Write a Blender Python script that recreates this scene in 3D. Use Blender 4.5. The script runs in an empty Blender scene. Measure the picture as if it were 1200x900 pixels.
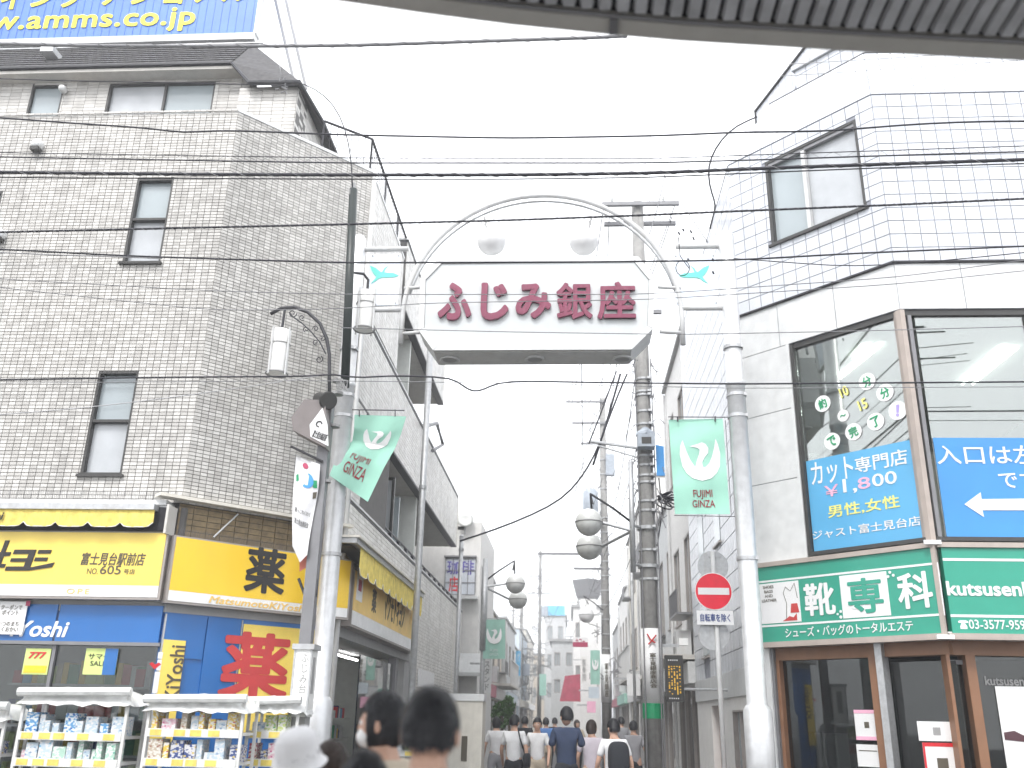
import bpy, bmesh, math, random
from mathutils import Vector, Matrix, noise
random.seed(7)
SC = bpy.context.scene
COL = SC.collection
# ------------------------------------------------------------------ camera
FPX, PITCH, YAW, ROLL = 1075.6, .349642, .0677336, .0210669     # focal length in photo pixels, angles in radians
cp, sp, cy, sy, cr, sr = math.cos(PITCH), math.sin(PITCH), math.cos(YAW), math.sin(YAW), math.cos(ROLL), math.sin(ROLL)
FW = Vector((-sy*cp, cy*cp, sp)); R0 = Vector((cy, sy, 0)); U0 = R0.cross(FW)
RT = R0*cr + U0*sr; UP = -R0*sr + U0*cr
EYE = Vector((0, 0, 1.6))
cam = bpy.data.objects.new('camera', bpy.data.cameras.new('camera'))
COL.objects.link(cam)
cam.matrix_world = Matrix(((RT.x, UP.x, -FW.x, EYE.x), (RT.y, UP.y, -FW.y, EYE.y), (RT.z, UP.z, -FW.z, EYE.z), (0, 0, 0, 1)))
cam.data.sensor_width = 36; cam.data.lens = 36*FPX/1200
cam.data.clip_start = .05; cam.data.clip_end = 3000
cam.data.dof.use_dof = True; cam.data.dof.focus_distance = 13.5; cam.data.dof.aperture_fstop = cam.data.lens/24.0
SC.camera = cam
# ------------------------------------------------------------------ sky and sun: a bright overcast day
W = bpy.data.worlds.new('World'); SC.world = W; W.use_nodes = True
wn = W.node_tree.nodes; wl = W.node_tree.links; wn.clear()
SUN_EL, SUN_AZ = math.radians(52), math.radians(196)      # azimuth clockwise from +Y: behind the camera, a little left
sky = wn.new('ShaderNodeTexSky'); sky.sky_type = 'NISHITA'; sky.sun_disc = False
sky.sun_elevation = SUN_EL; sky.sun_rotation = SUN_AZ; sky.dust_density = 3
mixc = wn.new('ShaderNodeMix'); mixc.data_type = 'RGBA'; mixc.inputs[0].default_value = .86
mixc.inputs[7].default_value = (9.2, 9.3, 9.5, 1)           # the cloud deck
bg = wn.new('ShaderNodeBackground'); bg.inputs[1].default_value = .1
wo = wn.new('ShaderNodeOutputWorld')
wl.new(sky.outputs[0], mixc.inputs[6]); wl.new(mixc.outputs[2], bg.inputs[0]); wl.new(bg.outputs[0], wo.inputs[0])
sun = bpy.data.objects.new('sun', bpy.data.lights.new('sun', 'SUN')); COL.objects.link(sun)
sun.data.energy = .95; sun.data.angle = math.radians(14); sun.data.color = (1, .985, .96)
sd = Vector((math.sin(SUN_AZ)*math.cos(SUN_EL), math.cos(SUN_AZ)*math.cos(SUN_EL), math.sin(SUN_EL)))
sun.rotation_euler = sd.to_track_quat('Z', 'Y').to_euler()
SC.view_settings.view_transform = 'Standard'; SC.view_settings.look = 'None'
SC.view_settings.exposure = 1.48; SC.view_settings.gamma = 1
SC.cycles.max_bounces = 6; SC.cycles.diffuse_bounces = 3; SC.cycles.transparent_max_bounces = 12
SC.cycles.use_denoising = True; SC.cycles.caustics_reflective = False; SC.cycles.caustics_refractive = False

# ------------------------------------------------------------------ survey helper: where a sight line meets a plane of the place
def ray(px, py):
    return RT*((px-600)/FPX) + UP*(-(py-450)/FPX) + FW
def at(px, py, X=None, Y=None, Z=None):
    d = ray(px, py)
    t = X/d.x if X is not None else Y/d.y if Y is not None else (Z-1.6)/d.z
    return EYE + d*t

# ------------------------------------------------------------------ materials
MATS = {}
def mat(name, col, rough=.6, metal=0, var=.08, scale=6, bump=0, streak=0, emit=0, spec=.5, dirt=(.25, .22, .18), bscale=None):
    if name in MATS: return MATS[name]
    m = bpy.data.materials.new(name); m.use_nodes = True; MATS[name] = m
    nt = m.node_tree; N = nt.nodes; L = nt.links; b = N['Principled BSDF']
    b.inputs['Roughness'].default_value = rough; b.inputs['Metallic'].default_value = metal
    b.inputs['Specular IOR Level'].default_value = spec
    tc = N.new('ShaderNodeTexCoord'); src = tc.outputs['Object']
    nz = N.new('ShaderNodeTexNoise'); nz.inputs['Scale'].default_value = scale; nz.inputs['Detail'].default_value = 6
    L.new(src, nz.inputs['Vector'])
    rp = N.new('ShaderNodeMapRange'); rp.inputs[1].default_value = .3; rp.inputs[2].default_value = .7
    rp.inputs[3].default_value = 1-var; rp.inputs[4].default_value = 1+var
    L.new(nz.outputs[0], rp.inputs[0])
    mx = N.new('ShaderNodeMix'); mx.data_type = 'RGBA'; mx.blend_type = 'MULTIPLY'; mx.inputs[0].default_value = 1
    mx.inputs[6].default_value = (*col, 1); L.new(rp.outputs[0], mx.inputs[7])
    out = mx.outputs[2]
    if streak:
        mp = N.new('ShaderNodeMapping'); mp.inputs['Scale'].default_value = (9, 9, .7); L.new(src, mp.inputs[0])
        n2 = N.new('ShaderNodeTexNoise'); n2.inputs['Scale'].default_value = 1.6; n2.inputs['Detail'].default_value = 8; L.new(mp.outputs[0], n2.inputs['Vector'])
        r2 = N.new('ShaderNodeMapRange'); r2.inputs[1].default_value = .5; r2.inputs[2].default_value = .8; r2.inputs[3].default_value = 0; r2.inputs[4].default_value = streak
        L.new(n2.outputs[0], r2.inputs[0])
        m2 = N.new('ShaderNodeMix'); m2.data_type = 'RGBA'; L.new(r2.outputs[0], m2.inputs[0]); L.new(out, m2.inputs[6]); m2.inputs[7].default_value = (*dirt, 1)
        out = m2.outputs[2]
    L.new(out, b.inputs['Base Color'])
    if bump:
        n3 = N.new('ShaderNodeTexNoise'); n3.inputs['Scale'].default_value = bscale or scale*8; n3.inputs['Detail'].default_value = 4; L.new(src, n3.inputs['Vector'])
        bp = N.new('ShaderNodeBump'); bp.inputs['Strength'].default_value = bump; bp.inputs['Distance'].default_value = .01
        L.new(n3.outputs[0], bp.inputs['Height']); L.new(bp.outputs[0], b.inputs['Normal'])
    if emit:
        L.new(out, b.inputs['Emission Color']); b.inputs['Emission Strength'].default_value = emit
    return m
def tile_mat(name, c1, c2, rough=.4, warm=.04):
    m = bpy.data.materials.new(name); m.use_nodes = True; MATS[name] = m
    N = m.node_tree.nodes; L = m.node_tree.links; b = N['Principled BSDF']; b.inputs['Roughness'].default_value = rough
    g = N.new('ShaderNodeNewGeometry'); oi = N.new('ShaderNodeObjectInfo')
    ad = N.new('ShaderNodeMath'); ad.operation = 'ADD'; L.new(g.outputs['Random Per Island'], ad.inputs[0]); L.new(oi.outputs['Random'], ad.inputs[1])
    fr = N.new('ShaderNodeMath'); fr.operation = 'FRACT'; L.new(ad.outputs[0], fr.inputs[0])
    cr_ = N.new('ShaderNodeValToRGB'); L.new(fr.outputs[0], cr_.inputs[0])
    e = cr_.color_ramp.elements; e[0].position = 0; e[0].color = (*c2, 1); e[1].position = 1; e[1].color = (*c1, 1)
    k = cr_.color_ramp.elements.new(.5); k.color = (*[a*.8+b_*.2 for a, b_ in zip(c2, c1)], 1)
    k = cr_.color_ramp.elements.new(.62); k.color = (*[a*.25+b_*.75 for a, b_ in zip(c2, c1)], 1)
    nz = N.new('ShaderNodeTexNoise'); nz.inputs['Scale'].default_value = .5; nz.inputs['Detail'].default_value = 7; L.new(g.outputs['Position'], nz.inputs['Vector'])
    rp = N.new('ShaderNodeMapRange'); rp.inputs[1].default_value = .3; rp.inputs[2].default_value = .75; rp.inputs[3].default_value = 1.05; rp.inputs[4].default_value = 1-warm*2.5
    L.new(nz.outputs[0], rp.inputs[0])
    mx = N.new('ShaderNodeMix'); mx.data_type = 'RGBA'; mx.blend_type = 'MULTIPLY'; mx.inputs[0].default_value = 1
    L.new(cr_.outputs[0], mx.inputs[6]); L.new(rp.outputs[0], mx.inputs[7])
    mp = N.new('ShaderNodeMapping'); mp.inputs['Scale'].default_value = (3.5, 3.5, .22); L.new(g.outputs['Position'], mp.inputs[0])
    n2 = N.new('ShaderNodeTexNoise'); n2.inputs['Scale'].default_value = 1.3; n2.inputs['Detail'].default_value = 6; L.new(mp.outputs[0], n2.inputs['Vector'])
    r2 = N.new('ShaderNodeMapRange'); r2.inputs[1].default_value = .5; r2.inputs[2].default_value = .78; r2.inputs[3].default_value = 1; r2.inputs[4].default_value = 1-warm*6
    L.new(n2.outputs[0], r2.inputs[0]); m2 = N.new('ShaderNodeMix'); m2.data_type = 'RGBA'; m2.blend_type = 'MULTIPLY'; m2.inputs[0].default_value = 1
    L.new(mx.outputs[2], m2.inputs[6]); L.new(r2.outputs[0], m2.inputs[7]); L.new(m2.outputs[2], b.inputs['Base Color'])
    return m
def glass_mat(name, tint=(.9, .95, .95), refl=.5, rough=.02, opac=.0):
    m = bpy.data.materials.new(name); m.use_nodes = True; MATS[name] = m
    N = m.node_tree.nodes; L = m.node_tree.links; N.clear()
    o = N.new('ShaderNodeOutputMaterial'); t = N.new('ShaderNodeBsdfTransparent'); t.inputs[0].default_value = (*tint, 1)
    g = N.new('ShaderNodeBsdfGlossy'); g.inputs['Roughness'].default_value = rough
    f = N.new('ShaderNodeFresnel'); f.inputs[0].default_value = 1.5
    mr = N.new('ShaderNodeMath'); mr.operation = 'MULTIPLY_ADD'; mr.inputs[1].default_value = 1.6; mr.inputs[2].default_value = opac; L.new(f.outputs[0], mr.inputs[0])
    mr.use_clamp = True
    mx = N.new('ShaderNodeMixShader'); L.new(mr.outputs[0], mx.inputs[0]); L.new(t.outputs[0], mx.inputs[1]); L.new(g.outputs[0], mx.inputs[2]); L.new(mx.outputs[0], o.inputs[0])
    return m
tile_mat('grey_tile', (.635, .62, .59), (.475, .46, .435))
tile_mat('white_tile', (.66, .68, .72), (.61, .635, .675), .25, .02)
glass_mat('clear_glass', opac=.05); glass_mat('salon_glass', (.86, .93, .88), opac=.22); glass_mat('dark_glass', (.58, .62, .62), opac=.0)
mat('grout', (.15, .145, .14), .9); mat('white_grout', (.27, .28, .32), .9)
mat('white_panel', (.68, .69, .69), .35, streak=.10, dirt=(.55, .52, .46)); mat('white_paint', (.58, .585, .585), .4, var=.07, streak=.35, dirt=(.5, .46, .4))
mat('pole_silver', (.66, .67, .68), .38, .35, var=.10, scale=9, streak=.35, dirt=(.36, .35, .33)); mat('galvanised', (.50, .51, .52), .45, .5, var=.12, scale=18, streak=.3)
mat('dark_metal', (.035, .035, .04), .45, .3); mat('black_green', (.012, .02, .018), .4); mat('grey_metal', (.22, .22, .23), .5, .3)
mat('mid_grey', (.33, .33, .33), .6, streak=.2); mat('frame_dark', (.055, .054, .052), .45, .3); mat('frame_grey', (.34, .31, .29), .45, .3)
mat('frosted', (.36, .41, .43), .12, var=.06, scale=2, spec=.7); mat('curtain_glass', (.46, .48, .50), .15, var=.10, scale=3, spec=.7)
mat('concrete', (.30, .29, .27), .9, bump=.3, streak=.5, dirt=(.16, .15, .14)); mat('concrete_pole', (.29, .285, .275), .85, bump=.3, scale=10, var=.15, streak=.5, dirt=(.12, .115, .11))
mat('soffit', (.60, .58, .54), .8, streak=.15); mat('cream_wall', (.70, .67, .60), .85, bump=.2, streak=.25, dirt=(.45, .42, .36))
mat('slate', (.085, .083, .085), .85, var=.3, scale=12, bump=.4); mat('asphalt', (.06, .06, .062), .9, bump=.5, scale=20); mat('paving', (.36, .35, .34), .9, bump=.3)
mat('yellow', (.88, .58, .03), .35, var=.05, scale=1.3, streak=.10, dirt=(.72, .42, .03)); mat('yellow_pale', (.90, .68, .13), .35, var=.03); mat('sign_white', (.80, .80, .80), .35, streak=.1, dirt=(.6, .58, .52))
mat('yellow_old', (.88, .60, .17), .5, var=.12, scale=2, streak=.35, dirt=(.72, .60, .38)); mat('canvas_yellow', (.82, .66, .16), .8, var=.2, scale=9, bump=.6, streak=.4, dirt=(.45, .36, .1))
mat('blue', (.02, .14, .42), .3, var=.06, scale=2, streak=.06, dirt=(.1, .2, .4)); mat('navy', (.02, .05, .22), .4); mat('ink', (.02, .018, .018), .5); mat('ink_soft', (.10, .085, .06), .6)
mat('billboard_blue', (.09, .21, .62), .45, var=.08, scale=2); mat('letter_yellow', (.93, .80, .05), .5); mat('gold_text', (.82, .55, .16), .5)
mat('red', (.62, .02, .03), .4); mat('crimson', (.40, .035, .10), .45, var=.10, streak=.2, dirt=(.5, .2, .25)); mat('sign_red', (.80, .012, .04), .35)
mat('green', (.03, .33, .23), .35, var=.04); mat('mint', (.33, .62, .50), .85, var=.05, scale=3, bump=.2, bscale=300); mat('mint_far', (.30, .52, .44), .85); mat('teal', (.13, .66, .55), .5)
mat('sky_blue', (.10, .40, .68), .35, var=.05, scale=1.5); mat('film_blue', (.05, .28, .64), .3, var=.07, scale=1.5)
mat('text_white', (.82, .82, .82), .4, var=.02); mat('text_yellow', (.85, .80, .22), .4); mat('text_green', (.0, .30, .12), .4); mat('text_violet', (.42, .34, .75), .4); mat('text_pink', (.85, .45, .6), .5); mat('lime', (.62, .72, .25), .4)
mat('brown_frame', (.26, .13, .07), .5, var=.1, streak=.2, dirt=(.15, .08, .05)); mat('tan_trim', (.43, .37, .33), .5)
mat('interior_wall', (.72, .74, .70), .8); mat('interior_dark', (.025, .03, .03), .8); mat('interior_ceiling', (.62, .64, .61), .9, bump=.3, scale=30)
mat('tube_light', (1, 1, 1), .5, emit=5); mat('globe_white', (.72, .72, .72), .35, var=.03); mat('globe_grey', (.62, .63, .61), .3, var=.04, streak=.2)
mat('lantern_glass', (.86, .86, .84), .25, var=.02); mat('wire', (.012, .012, .02), .6); mat('wire_grey', (.22, .22, .23), .6); mat('wire_pale', (.45, .45, .46), .6)
mat('canopy_panel', (.47, .48, .50), .6, .1, var=.18, scale=5, streak=.25, dirt=(.25, .24, .23)); mat('canopy_fascia', (.50, .49, .46), .6, var=.06, streak=.15); mat('canopy_dark', (.02, .02, .025), .8)
mat('plastic_sheet', (.72, .73, .72), .25, var=.15, scale=8, bump=.8, bscale=14); mat('shelf_white', (.72, .72, .70), .5)
mat('led_yellow', (.85, .50, .03), .5, emit=.25); mat('ceramic', (.55, .56, .55), .35); mat('transformer', (.36, .40, .45), .5, var=.12, scale=14)
def carton(name, c1, c2, c3):
    m = mat(name, c1, .45, var=.04); N = m.node_tree.nodes; L = m.node_tree.links; b = N['Principled BSDF']; src = b.inputs['Base Color'].links[0].from_socket
    g = N.new('ShaderNodeNewGeometry'); mp = N.new('ShaderNodeMapping'); mp.inputs['Scale'].default_value = (8, 8, 13); L.new(g.outputs['Position'], mp.inputs[0])
    v = N.new('ShaderNodeTexVoronoi'); v.distance = 'CHEBYCHEV'; L.new(mp.outputs[0], v.inputs['Vector']); r = N.new('ShaderNodeValToRGB'); r.color_ramp.interpolation = 'CONSTANT'; L.new(v.outputs['Color'], r.inputs[0])
    e = r.color_ramp.elements; e[0].position = 0; e[0].color = (1, 1, 1, 1); e[1].position = .50; e[1].color = (0, 0, 0, 1)
    m1 = N.new('ShaderNodeMix'); m1.data_type = 'RGBA'; L.new(r.outputs[0], m1.inputs[0]); L.new(src, m1.inputs[7]); m1.inputs[6].default_value = (*c2, 1)
    v2 = N.new('ShaderNodeTexVoronoi'); v2.inputs['Scale'].default_value = 2.1; L.new(mp.outputs[0], v2.inputs['Vector']); c = N.new('ShaderNodeMath'); c.operation = 'LESS_THAN'; c.inputs[1].default_value = .24; L.new(v2.outputs['Distance'], c.inputs[0])
    m2_ = N.new('ShaderNodeMix'); m2_.data_type = 'RGBA'; L.new(c.outputs[0], m2_.inputs[0]); L.new(m1.outputs[2], m2_.inputs[6]); m2_.inputs[7].default_value = (*c3, 1); L.new(m2_.outputs[2], b.inputs['Base Color'])
for nm, a, b_, c in (('carton_blue', (.10, .30, .55), (.70, .74, .76), (.04, .12, .40)), ('carton_white', (.68, .68, .68), (.45, .55, .62), (.20, .30, .45)), ('carton_pale_blue', (.50, .60, .68), (.74, .74, .74), (.10, .35, .50)), ('carton_navy', (.04, .07, .22), (.60, .60, .62), (.60, .45, .10)),
                     ('carton_yellow', (.72, .52, .10), (.74, .72, .66), (.45, .10, .08)), ('carton_beige', (.50, .42, .32), (.68, .65, .60), (.30, .14, .10)), ('carton_pink', (.66, .42, .48), (.74, .72, .72), (.50, .12, .25)), ('carton_dark_red', (.34, .05, .09), (.66, .60, .56), (.6, .45, .2)),
                     ('carton_lime', (.50, .58, .22), (.72, .73, .68), (.10, .35, .12)), ('carton_mint', (.40, .60, .50), (.74, .75, .74), (.08, .35, .25))): carton(nm, a, b_, c)
mat('skin', (.55, .34, .25), .5, var=.05, spec=.4); mat('hair', (.012, .012, .016), .45, var=.3, scale=30); mat('hair_brown', (.035, .02, .015), .5, var=.3, scale=30)
mat('cloth_white', (.72, .72, .73), .9, bump=.3); mat('cloth_black', (.02, .022, .028), .9, bump=.3); mat('cloth_navy', (.03, .045, .09), .9, bump=.3); mat('cloth_blue', (.10, .22, .50), .9, bump=.3); mat('cloth_beige', (.48, .41, .32), .9, bump=.3); mat('cloth_grey', (.28, .28, .30), .9, bump=.3)
mat('leaf', (.07, .16, .035), .7, var=.4, scale=9); mat('trunk', (.12, .09, .06), .9, bump=.5); mat('awning_red', (.27, .03, .06), .8, var=.2, scale=3, streak=.3, dirt=(.4, .15, .18)); mat('brick_red', (.42, .25, .22), .8)

mat('poster_red', (.55, .05, .05), .5); mat('off_white', (.72, .71, .69), .8, var=.06, streak=.25, dirt=(.48, .46, .42)); mat('pale_grey', (.55, .56, .56), .8, var=.06, streak=.3, dirt=(.36, .35, .34)); mat('pale_blue_wall', (.55, .62, .68), .7, streak=.2); mat('beige_wall', (.58, .52, .44), .85, streak=.25)
mat('banner_red', (.55, .06, .09), .6)
# ------------------------------------------------------------------ geometry helpers
class Fr:
    """a vertical plane of the place: u runs to the right seen from outside, n points out"""
    def __init__(s, ox, oy, ux, uy):
        l = math.hypot(ux, uy); s.o = Vector((ox, oy, 0)); s.u = Vector((ux/l, uy/l, 0)); s.n = s.u.cross(Vector((0, 0, 1)))
    def w(s, u, z, n=0): return s.o + s.u*u + s.n*n + Vector((0, 0, z))
    def px(s, x, y, n=0):
        d = ray(x, y); o = s.o + s.n*n; t = s.n.dot(o-EYE)/s.n.dot(d); p = EYE+d*t
        return ((p-s.o).dot(s.u), p.z)
class MB:
    def __init__(s): s.v = []; s.f = []; s.cut = []
    def add(s, vs, fs):
        k = len(s.v); s.cut.append((k, len(s.f))); s.v += [Vector(p) for p in vs]; s.f += [tuple(i+k for i in f) for f in fs]; return s
    def box(s, fr, u0, u1, z0, z1, n0, n1):
        P = [fr.w(u, z, n) for n in (n0, n1) for z in (z0, z1) for u in (u0, u1)]
        return s.add(P, [(0, 1, 3, 2), (4, 6, 7, 5), (0, 4, 5, 1), (2, 3, 7, 6), (0, 2, 6, 4), (1, 5, 7, 3)])
    def bw(s, x0, x1, y0, y1, z0, z1):
        return s.box(WF, x0, x1, z0, z1, -y0, -y1)
    def open_box(s, fr, u0, u1, z0, z1, n0, n1):   # a tile: no back
        P = [fr.w(u, z, n) for n in (n0, n1) for z in (z0, z1) for u in (u0, u1)]
        return s.add(P, [(4, 5, 7, 6), (0, 1, 5, 4), (2, 6, 7, 3), (0, 4, 6, 2), (1, 3, 7, 5)])
    def prism(s, fr, pts, n0, n1):
        k = len(pts)
        P = [fr.w(u, z, n0) for u, z in pts] + [fr.w(u, z, n1) for u, z in pts]
        return s.add(P, [tuple(range(k))[::-1], tuple(range(k, 2*k))] + [(i, (i+1) % k, k+(i+1) % k, k+i) for i in range(k)])
    def slab(s, pts, z0, z1):                     # footprint polygon, extruded up
        k = len(pts); P = [(x, y, z0) for x, y in pts]+[(x, y, z1) for x, y in pts]
        return s.add(P, [tuple(range(k))[::-1], tuple(range(k, 2*k))] + [(i, (i+1) % k, k+(i+1) % k, k+i) for i in range(k)])
    def tube(s, pts, r, seg=8, r2=None):
        pts = [Vector(p) for p in pts]; n = len(pts); V = []; F = []
        up = Vector((0, 0, 1)); prev = None
        for i, p in enumerate(pts):
            t = (pts[min(i+1, n-1)]-pts[max(i-1, 0)]).normalized()
            a = prev if prev else (up if abs(t.z) < .9 else Vector((1, 0, 0)))
            x = (a - t*a.dot(t)).normalized(); prev = x; y = t.cross(x)
            rr = r if r2 is None else r+(r2-r)*i/(n-1)
            V += [p+x*rr*math.cos(2*math.pi*k/seg)+y*rr*math.sin(2*math.pi*k/seg) for k in range(seg)]
        for i in range(n-1):
            for k in range(seg): F.append((i*seg+k, i*seg+(k+1) % seg, (i+1)*seg+(k+1) % seg, (i+1)*seg+k))
        F += [tuple(range(seg))[::-1], tuple((n-1)*seg+k for k in range(seg))]
        return s.add(V, F)
    def lathe(s, c, prof, seg=16, axis=(0, 0, 1)):
        c = Vector(c); ax = Vector(axis).normalized(); a = Vector((1, 0, 0)) if abs(ax.x) < .9 else Vector((0, 1, 0))
        x = (a-ax*a.dot(ax)).normalized(); y = ax.cross(x); V = []; F = []; n = len(prof)
        for r, h in prof: V += [c+ax*h+(x*math.cos(2*math.pi*k/seg)+y*math.sin(2*math.pi*k/seg))*max(r, 1e-4) for k in range(seg)]
        for i in range(n-1):
            for k in range(seg): F.append((i*seg+k, i*seg+(k+1) % seg, (i+1)*seg+(k+1) % seg, (i+1)*seg+k))
        F += [tuple(range(seg))[::-1], tuple((n-1)*seg+k for k in range(seg))]
        return s.add(V, F)
    def ball(s, c, r, seg=20, rings=12, sz=1):
        return s.lathe(c, [(r*math.sin(math.pi*i/rings), -r*sz*math.cos(math.pi*i/rings)) for i in range(rings+1)], seg)
    def build(s, name, m, root=None, smooth=False, kind=None):
        me = bpy.data.meshes.new(name); off = root_loc(root)
        me.from_pydata([v-off for v in s.v], [], s.f)
        bm = bmesh.new(); bm.from_mesh(me); bmesh.ops.recalc_face_normals(bm, faces=bm.faces); bm.to_mesh(me); bm.free()
        me.materials.append(MATS[m] if isinstance(m, str) else m)
        if smooth:
            for p in me.polygons: p.use_smooth = len(p.vertices) == 4
        o = bpy.data.objects.new(name, me); COL.objects.link(o)
        if root: o.parent = root
        if kind: o['kind'] = kind
        return o
def split(mb, name, m, root, smooth=False):
    """every piece of the builder as a part of its own"""
    cuts = mb.cut+[(len(mb.v), len(mb.f))]
    for (a, fa), (b, fb) in zip(cuts, cuts[1:]):
        q = MB(); q.add(mb.v[a:b], [tuple(i-a for i in f) for f in mb.f[fa:fb]]); q.build(name, m, root, smooth)
WF = Fr(0, 0, 1, 0)        # the world's own axes: box(WF, x0,x1, z0,z1, -y0,-y1)
def root_loc(r):
    v = Vector((0, 0, 0))
    while r: v += r.location; r = r.parent
    return v
def tag(o, label, cat, group=None):
    o['label'] = label; o['category'] = cat
    if group: o['group'] = group
    return o
def thing(name, label, cat, loc, group=None):
    o = bpy.data.objects.new(name, None); o.empty_display_size = .2; COL.objects.link(o); o.location = loc
    return tag(o, label, cat, group)
def copy_tree(o, parent=None):
    c = o.copy(); COL.objects.link(c); c.parent = parent
    for ch in list(o.children): copy_tree(ch, c)
    return c
def text(fr, body, u0, u1, z0, z1, n, m, root=None, name='lettering', bold=0, shear=0, depth=.004, rot=0, line=1.0, fit=True, spacing=1.0, kind=None):
    """flat print: the words as thin raised letters filling the box u0..u1 by z0..z1 of a plane (u1 None keeps the aspect)"""
    cu = bpy.data.curves.new('t', 'FONT'); cu.body = body; cu.resolution_u = 3; cu.shear = shear
    cu.space_line = line; cu.align_x = 'CENTER'; cu.extrude = .01; cu.space_character = spacing
    ob = bpy.data.objects.new('t', cu); COL.objects.link(ob)
    dg = bpy.context.evaluated_depsgraph_get(); dg.update()
    me = bpy.data.meshes.new_from_object(ob.evaluated_get(dg)); bpy.data.objects.remove(ob)
    if bold:
        k = 14 if bold >= .03 else 8 if bold > .014 else 6; bm = bmesh.new()
        for j in range(k):
            q = me.copy(); a = 2*math.pi*j/k; q.transform(Matrix.Translation((math.cos(a)*bold*.8, math.sin(a)*bold*.8, .0006*(j+1)))); bm.from_mesh(q); bpy.data.meshes.remove(q)
        bm.from_mesh(me); bm.to_mesh(me); bm.free()
    xs = [v.co.x for v in me.vertices]; ys = [v.co.y for v in me.vertices]
    x0, x1, y0, y1 = min(xs), max(xs), min(ys), max(ys)
    sz = (z1-z0)/(y1-y0)
    if u1 is None: u1 = u0+(x1-x0)*sz
    su = (u1-u0)/(x1-x0)
    off = root_loc(root); uc, zc = (u0+u1)/2, (z0+z1)/2; c, s_ = math.cos(rot), math.sin(rot)
    for v in me.vertices:
        a = (v.co.x-(x0+x1)/2)*su; b = (v.co.y-(y0+y1)/2)*sz
        v.co = fr.w(uc+a*c-b*s_, zc+a*s_+b*c, n+(v.co.z/.01*.5+.5)*depth)-off
    me.materials.clear(); me.materials.append(MATS[m] if isinstance(m, str) else m); me.name = name
    o = bpy.data.objects.new(name, me); COL.objects.link(o)
    if root: o.parent = root
    if kind: o['kind'] = kind
    return o
def holes_cells(u0, u1, z0, z1, holes):
    us = sorted({u0, u1, *[min(max(h[i], u0), u1) for h in holes for i in (0, 1)]}); out = []
    for a, b in zip(us, us[1:]):
        if b-a < 1e-5: continue
        c = (a+b)/2; hs = sorted([(h[2], h[3]) for h in holes if h[0] < c < h[1]]); z = z0
        for p, q in hs:
            if p > z: out.append((a, b, z, min(p, z1)))
            z = max(z, q)
        if z < z1: out.append((a, b, z, z1))
    return out
def wall(mb, fr, u0, u1, z0, z1, n0, n1, holes=()):
    for a, b, c, d in holes_cells(u0, u1, z0, z1, holes): mb.box(fr, a, b, c, d, n0, n1)
    return mb
def tile_cells(fr, u0, u1, z0, z1, pu, pz, holes=(), joint=.007, top=None, ua=None, za=None):
    """cells of a tiled face, cut back where an opening crosses them"""
    ua = u0 if ua is None else ua; za = z0 if za is None else za; out = []
    i = math.floor((u0-ua)/pu+1e-6)
    while ua+i*pu < u1-1e-4:
        a, b = max(ua+i*pu, u0), min(ua+(i+1)*pu, u1); j = math.floor((z0-za)/pz+1e-6)
        while za+j*pz < z1-1e-4:
            c, d = max(za+j*pz, z0), min(za+(j+1)*pz, z1)
            A, B, C, D = a+joint/2, b-joint/2, c+joint/2, d-joint/2; ok = True
            for h in holes:
                if B <= h[0] or A >= h[1] or D <= h[2] or C >= h[3]: continue
                cu_ = [(max(0, h[0]-A)*(D-C), 'B', h[0]), (max(0, B-h[1])*(D-C), 'A', h[1]), (max(0, h[2]-C)*(B-A), 'D', h[2]), (max(0, D-h[3])*(B-A), 'C', h[3])]
                best = max(cu_)
                if best[0] <= 0: ok = False; break
                if best[1] == 'B': B = h[0]
                elif best[1] == 'A': A = h[1]
                elif best[1] == 'D': D = h[2]
                else: C = h[3]
            if ok and B-A > .012 and D-C > .008: out.append((fr, A, B, C, D))
            j += 1
        i += 1
    return out
def in_view(p):
    d = p-EYE; z = d.dot(FW)
    if z <= 0: return None
    x, y = 600+FPX*d.dot(RT)/z, 450-FPX*d.dot(UP)/z
    return (x, y) if -5 < x < 1205 and -5 < y < 905 else None
def lay_tiles(cells, m, root, n0, n1, name='tile', limit=300, rank=None):
    """the tiles that show largest are objects of their own, the rest one field"""
    def key(c):
        fr, a, b, cc, d = c; p = fr.w((a+b)/2, (cc+d)/2, n1)
        v = in_view(p)
        if v is None or (b-a) < .8*rank[0] or (d-cc) < .8*rank[1]: return -1
        return abs((p-EYE).normalized().dot(fr.n))/((p-EYE).length_squared)
    cells = sorted(cells, key=key, reverse=True)
    off = root_loc(root); cache = {}; nb = 0
    for c in cells[:limit]:
        if key(c) < 0: break
        fr, A, B, C, D = c; kk = (id(fr), round(B-A, 3), round(D-C, 3))
        if kk not in cache:
            mb = MB(); o = Fr(0, 0, fr.u.x, fr.u.y)
            mb.open_box(o, 0, B-A, 0, D-C, n0, n1)
            me = bpy.data.meshes.new(name); me.from_pydata(mb.v, [], mb.f); me.materials.append(MATS[m]); cache[kk] = me
        ob = bpy.data.objects.new(name, cache[kk]); COL.objects.link(ob); ob.parent = root
        ob.location = fr.w(A, C, random.uniform(-.0006, .0006))-off; nb += 1
    mb = MB()
    for fr, A, B, C, D in cells[nb:]: mb.open_box(fr, A, B, C, D, n0, n1+random.uniform(-.0006, .0006))
    if mb.v:
        me = bpy.data.meshes.new(name+'_field'); me.from_pydata([v-off for v in mb.v], [], mb.f); me.materials.append(MATS[m])
        ob = bpy.data.objects.new(name+'_field', me); COL.objects.link(ob); ob.parent = root; ob['kind'] = 'stuff'
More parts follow.
